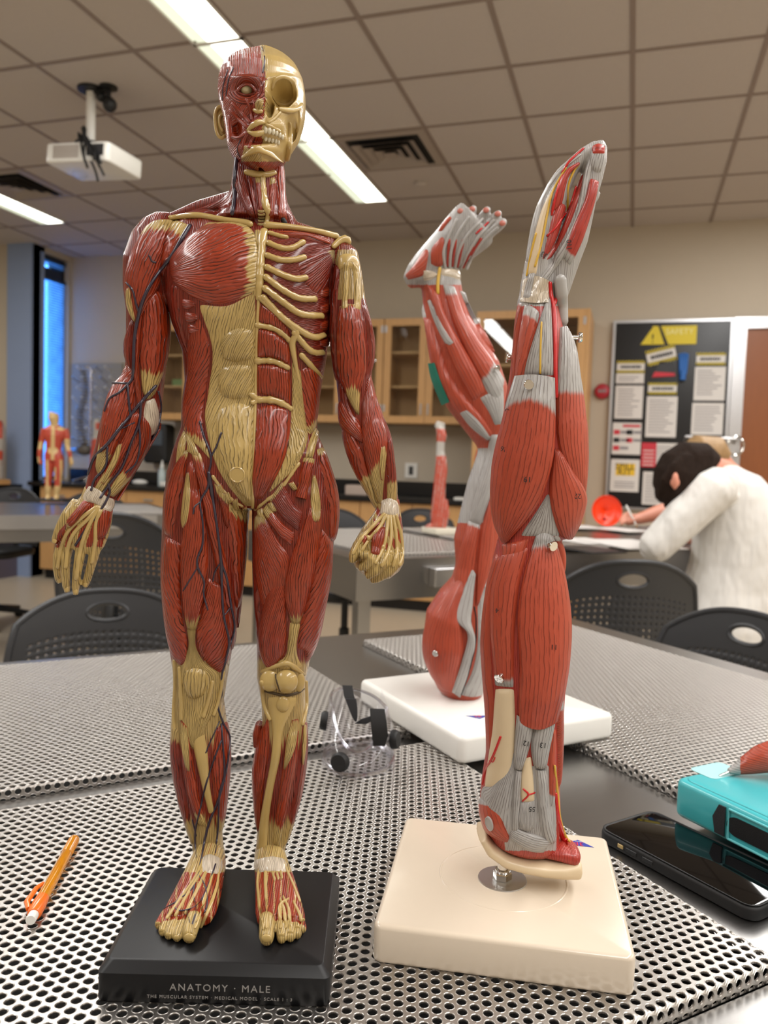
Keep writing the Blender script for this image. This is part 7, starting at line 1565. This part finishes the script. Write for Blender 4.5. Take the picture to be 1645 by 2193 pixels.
# body: head, neck, trunk, arms with hands, legs - one surface
Pm.loft([(1426, 1062, 16, .02, .05), (1436, 1045, 34, .02, .075), (1456, 1022, 43, .02, .088), (1480, 1005, 44, .02, .09), (1500, 998, 38, .02, .08), (1520, 1004, 30, .02, .06), (1545, 1020, 36, .02, .07)], n=24)
Pm.loft([(1535, 1010, 34, .02, .07), (1565, 1050, 62, .02, .10), (1585, 1120, 78, .02, .12), (1580, 1200, 80, .02, .12), (1562, 1270, 78, .02, .13), (1556, 1320, 84, .02, .15)], n=28)
sh, el, wr = px3(1525, 1050, 2.82), px3(1402, 1172, 2.82), px3(1440, 1150, 3.12)
loft3(Pm, [(sh, .055, .055), ((sh+el)/2, .048, .048), (el, .038, .038)]); loft3(Pm, [(el, .038, .038), ((el+wr)/2, .036, .036), (wr, .026, .022)])
s2, e2, w2 = px3(1560, 1040, 3.22), px3(1450, 1090, 3.32), px3(1366, 1112, 3.22)
loft3(Pm, [(s2, .055, .055), ((s2+e2)/2, .046, .046), (e2, .038, .038)]); loft3(Pm, [(e2, .038, .038), (px3(1412, 1098, 3.27), .036, .034), (w2, .026, .022)])
hb_ = px3(1346, 1116, 3.20); loft3(Pm, [(w2, .026, .022), (px3(1356, 1112, 3.21), .034, .022), (hb_, .034, .018), (px3(1338, 1120, 3.2), .026, .013)])
for (dx, dy, ex_, ey_, dd) in ((-2, -8, -10, -12, 0.0), (-5, -4, -17, -4, -.012), (-6, 1, -19, 3, -.02), (-5, 5, -16, 9, -.03), (4, -10, -4, -16, .01)):
    loft3(Pm, [(px3(1346+dx, 1114+dy, 3.2+dd), .0095, .0095), (px3(1346+(dx+ex_)/2-2, 1113+(dy+ey_)/2-2, 3.2+dd), .009, .009), (px3(1346+ex_, 1116+ey_, 3.19+dd), .0075, .0075)], 10)
hw = px3(1455, 1146, 3.16); loft3(Pm, [(wr, .026, .022), (hw, .036, .018), (px3(1462, 1144, 3.22), .03, .013)])
for k in range(4): loft3(Pm, [(px3(1460, 1144, 3.2)+RGT*(0.02*k-.03), .009, .009), (px3(1466, 1143, 3.24)+RGT*(0.02*k-.03), .0085, .0085), (px3(1470, 1145, 3.27)+RGT*(0.02*k-.03), .007, .007)], 10)
hip = px3(1556, 1325, 2.92)
for s_ in (-1, 1):
    h0 = hip+RGT*0.09*s_; kn = h0+np.array(TBV)*0.40+np.array([0, 0, -0.02]); an = kn-np.array(TBV)*0.08; an[2] = 0.10
    loft3(Pm, [(h0, .085, .085), ((h0+kn)/2, .075, .075), (kn, .058, .058)]); loft3(Pm, [(kn, .058, .058), ((kn*0.6+an*0.4), .055, .055), (an, .038, .038), (an+np.array([0, 0, -0.05]), .036, .04)])
    loft3(Pm, [(an+np.array([0, 0, -0.05])-np.array(TBV)*0.04, .036, .04), (an+np.array([0, 0, -0.06])+np.array(TBV)*0.08, .042, .03), (an+np.array([0, 0, -0.075])+np.array(TBV)*0.17, .038, .02)])
body1 = plain(Pm, 'body', M['skin'], p1_)
b = MB(); q = px3(1446, 1030, 2.795); b.sphere(q, (.012, .016, .03)); b.sphere(q+np.array([0, 0, -.006]), (.016, .010, .018)); b.build('ear', M['skin'], body1, True, world=True)
# hair, coat and trousers are children of the body
Pm.loft([(1418, 1060, 10, .015, .05), (1424, 1050, 26, .015, .08), (1438, 1030, 43, .015, .094), (1456, 1010, 52, .02, .10), (1480, 992, 50, .02, .10), (1505, 988, 40, .02, .09), (1528, 995, 24, .03, .06)], n=24)
Pm.loft([(1412, 1048, 8, .0, .04), (1416, 1064, 10, .0, .045), (1424, 1074, 8, .0, .03)], n=14)
hr2 = random.Random(5)
for k in range(26):
    t = k/25; ex_, ey_ = 1408+t*46+hr2.uniform(-4, 4), 1056+36*math.sin(t*2.2)+hr2.uniform(-6, 6); sx_, sy_ = 1470+t*50, 972+t*18
    Pm.loft([(sx_, sy_, 5, -.062, .012), ((sx_*2+ex_)/3-10, (sy_*2+ey_)/3-4, 7, -.080, .014), ((sx_+ex_*2)/3-9, (sy_+ey_*2)/3-2, 6.5, -.080, .013), (ex_, ey_, 2, -.045, .006)], n=10)
plain(Pm, 'hair', M['darkhair'], body1, 0.004, 9)
Pm.loft(rows([(996, 1520, 1572, .03, .07), (1012, 1506, 1600, .03, .10), (1035, 1496, 1632, .03, .125), (1065, 1492, 1652, .03, .14), (1110, 1494, 1672, .03, .15), (1160, 1490, 1684, .03, .155), (1210, 1484, 1682, .03, .16), (1260, 1468, 1664, .03, .165), (1300, 1456, 1648, .03, .175), (1335, 1448, 1642, .03, .18), (1370, 1446, 1640, .03, .17)]), n=32, horiz=True)
loft3(Pm, [(px3(1545, 1040, 2.84), .075, .075), (sh, .078, .078), ((sh+el)/2, .070, .072), (el, .060, .062), (px3(1388, 1180, 2.82), .050, .052), (px3(1380, 1186, 2.82), .02, .02)])
loft3(Pm, [(px3(1394, 1172, 2.83), .050, .052), (el, .058, .058), ((el+wr)/2, .056, .055), (wr*0.8+el*0.2, .046, .044)])
loft3(Pm, [(px3(1590, 1040, 3.18), .07, .07), (s2, .072, .072), ((s2+e2)/2, .064, .064), (e2, .054, .054), (px3(1424, 1096, 3.28), .050, .048)])
plain(Pm, 'lab_coat', M['coat'], body1)
for s_ in (-1, 1):
    h0 = hip+RGT*0.09*s_; kn = h0+np.array(TBV)*0.40+np.array([0, 0, -0.02]); an = kn-np.array(TBV)*0.08; an[2] = 0.13
    loft3(Pm, [(h0, .095, .095), ((h0+kn)/2, .085, .085), (kn, .068, .068)]); loft3(Pm, [(kn, .068, .068), ((kn*0.6+an*0.4), .065, .065), (an, .052, .052)])
plain(Pm, 'trousers', M['trouser'], body1)
pn = empty('pencil', px3(1346, 1100, 3.19), 0, 'thin white pencil held in the writing hand of the white-coated person', 'pencil')
MB().tube([px3(1341, 1082, 3.2), px3(1362, 1124, 3.17)], 0.0042, 8).build('shaft', M['white'], pn, True, world=True)
MB().tube([px3(1362, 1124, 3.17), px3(1366, 1131, 3.165)], [0.0042, 0.001], 8).build('point', M['wood'], pn, True, world=True)
# second person, mostly hidden
g1 = pD(1590, 1330, 3.6); p2_ = empty('person', (g1[0], g1[1], 0), 0, 'person with tied blond hair mostly hidden behind the white-coated person', 'person')
P2 = Model(p2_, 3.5, M, M['skin'], 420)
P2.loft([(1470, 1020, 22, 0, .05), (1484, 1002, 34, 0, .08), (1505, 985, 38, 0, .09), (1525, 985, 34, 0, .085), (1548, 1005, 26, 0, .06), (1570, 1040, 44, 0, .08), (1600, 1100, 74, 0, .12), (1610, 1200, 82, 0, .13), (1600, 1300, 84, 0, .15)], n=24)
hip2 = px3(1600, 1300, 3.5)
for s_ in (-1, 1):
    sh2 = px3(1590, 1070, 3.5+.14*s_); el2 = sh2+np.array(TBV)*0.16+np.array([0, 0, -.20]); wr2 = el2+np.array(TBV)*0.20+np.array([0, 0, .02])
    el2[2] = max(el2[2], 0.97); wr2[2] = 0.955
    loft3(P2, [(sh2, .05, .05), (el2, .04, .04)]); loft3(P2, [(el2, .04, .04), (wr2, .026, .024), (wr2+np.array(TBV)*.07, .034, .018), (wr2+np.array(TBV)*.1, .026, .012)])
    for k in range(4): loft3(P2, [(wr2+np.array(TBV)*.09+np.array(TAV)*(.018*k-.027), .009, .009), (wr2+np.array(TBV)*.15+np.array(TAV)*(.02*k-.03)+np.array([0, 0, -.01]), .007, .007)], 8)
    loft3(P2, [(wr2+np.array(TBV)*.03+np.array(TAV)*.03*s_, .011, .011), (wr2+np.array(TBV)*.08+np.array(TAV)*.06*s_, .008, .008)], 8)
    h0 = hip2+RGT*0.09*s_; kn = h0+np.array(TBV)*0.38; an = kn-np.array(TBV)*0.06; an[2] = 0.10
    loft3(P2, [(h0, .085, .085), (kn, .06, .06)]); loft3(P2, [(kn, .06, .06), (an, .04, .04), (an+np.array([0, 0, -.05]), .038, .042)]); loft3(P2, [(an+np.array([0, 0, -.06])-np.array(TBV)*.03, .036, .038), (an+np.array([0, 0, -.075])+np.array(TBV)*.16, .038, .02)])
body2 = plain(P2, 'body', M['skin'], p2_, 0.007)
P2.loft([(1464, 1012, 14, -.01, .05), (1476, 990, 34, -.005, .09), (1500, 972, 42, 0, .1), (1528, 972, 38, 0, .095), (1546, 986, 22, .01, .07)], n=24)
P2.loft([(1534, 966, 8, -.03, .03), (1542, 974, 15, -.03, .04), (1546, 988, 12, -.03, .035), (1546, 996, 5, -.03, .02)], n=16)
plain(P2, 'hair', M['blondhair'], body2)
P2.loft([(1548, 1022, 34, 0, .08), (1575, 1048, 56, 0, .10), (1602, 1105, 84, 0, .135), (1612, 1200, 92, 0, .145), (1602, 1310, 94, 0, .165)], n=28)
plain(P2, 'shirt', M['coat'], body2)

# ------------------------------------------------------------------ small teaching models further back
def mini(name, label, D, base, basem, lofts, col, base_h=0.02, z=0.9215, detail=None, vox=0.0035, at=None):
    """base = (px centre, py, half width px); lofts in pixels at depth D"""
    q = pz(base[0], base[1], z) if at is None else at; Dd = float((q-CAM) @ FWD)
    r = empty(name, (q[0], q[1], z), 0, label, 'anatomy model')
    hw_ = base[2]*Dd/FPX
    b = MB(); slab(b, 2*hw_, 2*hw_, 0, base_h, 0.008, 0.003, Matrix.Translation((q[0], q[1], z)) @ Matrix.Rotation(TA if base[3] else 0.3, 4, 'Z')); b.build('base', basem, r, 'all', world=True)
    m_ = Model(r, Dd, M, M['salmon'], random.random()*900)
    for st, hz in lofts: m_.loft(st, n=18, horiz=hz)
    o = m_.solid('figure' if 'figure' in name else 'limb', vox, 3, m=M['minipaint'], colour=col, nfib=120)
    if detail: detail(m_, o)
    return r
M['minipaint'] = fibre_material('small_model_paint', 'BC452E', '7A241A', 'D6B57A', 0.4, 0.3, 0.4, 0.0006, 0.3)
u = 5.45/FPX
def figcol(px, py, W):
    T = np.zeros(len(px)); T = np.where(py < 912, 1.2, T)
    T = np.where((np.abs(px-113+0.02*(py-960)) < 4.0) & (py > 912) & (py < 985), 1.2, T)
    T = np.where(np.hypot((px-113)/11, (py-965)/8) < 1, 1.2, T); T = np.where(np.hypot((px-130)/10, (py-918)/4) < 1, 1.1, T)
    T = np.where((px < 92) & (py > 945) & (py < 962), 1.0, T); T = np.where((px > 138) & (py > 940) & (py < 965), 1.0, T); T = np.where((py > 978) & ((px < 84) | (px > 149)), 0.8, T)
    T = np.where((py > 1041), 1.0, T); T = np.where((py > 985) & ((np.abs(px-101) < 2.5) | (np.abs(px-131) < 3)), 0.9, T); T = np.where((py > 1000) & (py < 1028) & (np.abs(px-118) < 2), .9, T); return T
mini('small_muscle_figure', 'small red and cream muscle figure seen from behind on the far left table', None, (117, 1073, 28, 0), M['blackplastic'],
     [([(108, 882, 5, 0, .015), (115, 886, 9, 0, .03), (115, 895, 10.5, 0, .036), (116, 904, 8, 0, .028), (117, 912, 6.5, 0, .02)], True),
      ([(117, 908, 6, 0, .018), (117, 914, 16, 0, .022), (117, 920, 26, 0, .032), (117, 932, 23, 0, .04), (116, 948, 17, 0, .038), (115, 962, 15.5, 0, .034), (115, 975, 19, 0, .04), (116, 988, 19.5, 0, .04)], True),
      ([(107, 980, 10.5, 0, .036), (106, 1000, 9.5, 0, .034), (105, 1020, 7.5, 0, .028), (103, 1034, 6.5, 0, .026), (103, 1046, 6, 0, .024), (103, 1060, 4.5, 0, .016), (103, 1070, 5, -.01, .03)], True),
      ([(125, 980, 10.5, 0, .036), (126, 1000, 9.5, 0, .034), (125, 1020, 7.5, 0, .028), (124, 1034, 6.8, 0, .026), (123, 1046, 6, 0, .024), (121, 1060, 4.5, 0, .016), (121, 1070, 5, -.01, .03)], True),
      ([(96, 919, 7, 0, .02), (92, 935, 6.5, 0, .02), (88, 952, 5, 0, .017), (85, 968, 4.5, -.01, .015), (84, 980, 3.6, -.01, .012), (86, 990, 4.5, -.01, .013), (90, 994, 3, -.01, .01)], False),
      ([(139, 919, 7, 0, .02), (143, 935, 6.5, 0, .02), (144, 952, 5, 0, .017), (148, 968, 4.5, -.01, .015), (151, 980, 3.6, -.01, .012), (153, 990, 4.5, -.01, .013), (153, 997, 2.5, -.01, .008)], False)], figcol, 0.018, vox=0.0028)
M['offwhite'] = mat('offwhite_stand', 'DDD6C4', 0.35)
def armsmall(px, py, W): return np.where((py < 918), 0.9, np.where((py > 946) & (py < 976), 1.1, np.where(np.sin(px*0.9+py*0.13) > 0.82, 0.8, 0.0)))
M['minigrey'] = fibre_material('small_grey_model_paint', 'BE4A34', '7A241A', 'B5B0A8', 0.4, 0.2, 0.4, 0.0006, 0.3)
_mp = M['minipaint']; M['minipaint'] = M['minigrey']
mini('small_arm_model', 'small upright arm muscle model on a white stand, on the right background table', None, (945, 1142, 32, 1), M['offwhite'],
     [([(938, 902, 3, 0, .008), (938, 912, 7, 0, .012), (944, 922, 10, 0, .016), (946, 934, 11, 0, .018), (944, 948, 8.5, 0, .016), (943, 965, 8.5, 0, .018), (945, 985, 12, 0, .025), (945, 1010, 13, 0, .03), (942, 1030, 12.5, 0, .03), (941, 1050, 13, 0, .03), (939, 1080, 14.5, 0, .034), (937, 1105, 15, 0, .034), (936, 1124, 12, 0, .028), (936, 1130, 8, 0, .02)], True),
      ([(951, 905, 2.2, 0, .006), (950, 914, 3, 0, .007), (949, 926, 4, 0, .01)], True), ([(945, 903, 2.2, 0, .006), (945, 914, 3, 0, .007), (945, 926, 4, 0, .01)], True), ([(952, 1070, 7, 0.0, .02), (954, 1100, 9, 0, .025), (950, 1130, 6, 0, .02)], True), ([(938, 1124, 5, 0, .02), (920, 1128, 7, 0, .018), (911, 1130, 4, 0, .01)], False)], armsmall, 0.028)
q = pY(206, 1016, 6.6)
mini('small_limb_model', 'red and grey limb model on the counter, half hidden by the veined forearm', 6.3, (206, 1016, 16, 0), M['offwhite'],
     [([(208, 897, 5, 0, .02), (208, 908, 9, 0, .03), (208, 925, 8, 0, .03), (206, 945, 9, 0, .03), (206, 975, 12, 0, .045), (205, 1000, 12, 0, .045), (205, 1013, 8, 0, .03)], True)], lambda px, py, W: np.where(py < 940, np.where((px > 205) & (py > 905) & (py < 920), 0.0, 1.0), np.where((px > 208) & (py < 965), 1.0, 0.0)), 0.02, z=0.9715, vox=0.005, at=q)
mini('small_red_model', 'red and cream muscle model mostly hidden behind the bent knee', None, (1040, 1128, 22, 1), M['offwhite'],
     [([(1040, 948, 8, 0, .02), (1040, 962, 18, 0, .04), (1038, 985, 22, 0, .05), (1038, 1020, 18, 0, .045), (1040, 1070, 16, 0, .04), (1040, 1120, 12, 0, .03)], True)], lambda px, py, W: np.where(py < 958, 1.0, 0.0), 0.02)
M['minipaint'] = _mp
# bench and torso model cut off by the left edge
q = pY(5, 1038, 6.2)
sb = MB().box(-7.4, -5.84, 5.95, 6.49, q[2]-0.04, q[2]).build('side_bench', M['black'], bevel=0.003); tag(sb, 'black bench top at the far left edge in front of the blue column', 'bench')
o = MB().box(-7.4, -5.90, 6.0, 6.48, 0, q[2]-0.041).build('bench_cabinet', mat('purple_grey_panel', '5E5663', 0.6)); tag(o, 'dull purple-grey cabinet under the bench at the far left edge', 'cabinet')
q2 = pY(-8, 1037, 6.2)
tr_ = empty('torso_model', (q2[0], 6.2, q[2]+0.001), 0, 'red and pale torso model cut off by the left edge, on the far bench', 'anatomy model')
Tm_ = Model(tr_, float((q2-CAM) @ FWD), M, M['salmon'], 777)
Tm_.loft([(-8, 900, 10, 0, .05), (-6, 915, 16, 0, .07), (-8, 935, 20, 0, .08), (-8, 965, 18, 0, .08), (-8, 1000, 15, 0, .07), (-8, 1026, 14, 0, .06)], n=20, horiz=True)
Tm_.solid('torso', 0.006, 3, m=M['minigrey'], colour=lambda px, py, W: np.where((py > 940) & (py < 965), 1.0, np.where(py > 985, 0.7, np.where(px > 6, 1.0, 0.0))), nfib=80)
b = MB(); b.box(q2[0]-0.09, q2[0]+0.09, 6.11, 6.29, q[2]+0.001, q[2]+0.05); b.build('base', M['wood'], tr_, world=True, bevel=0.004)
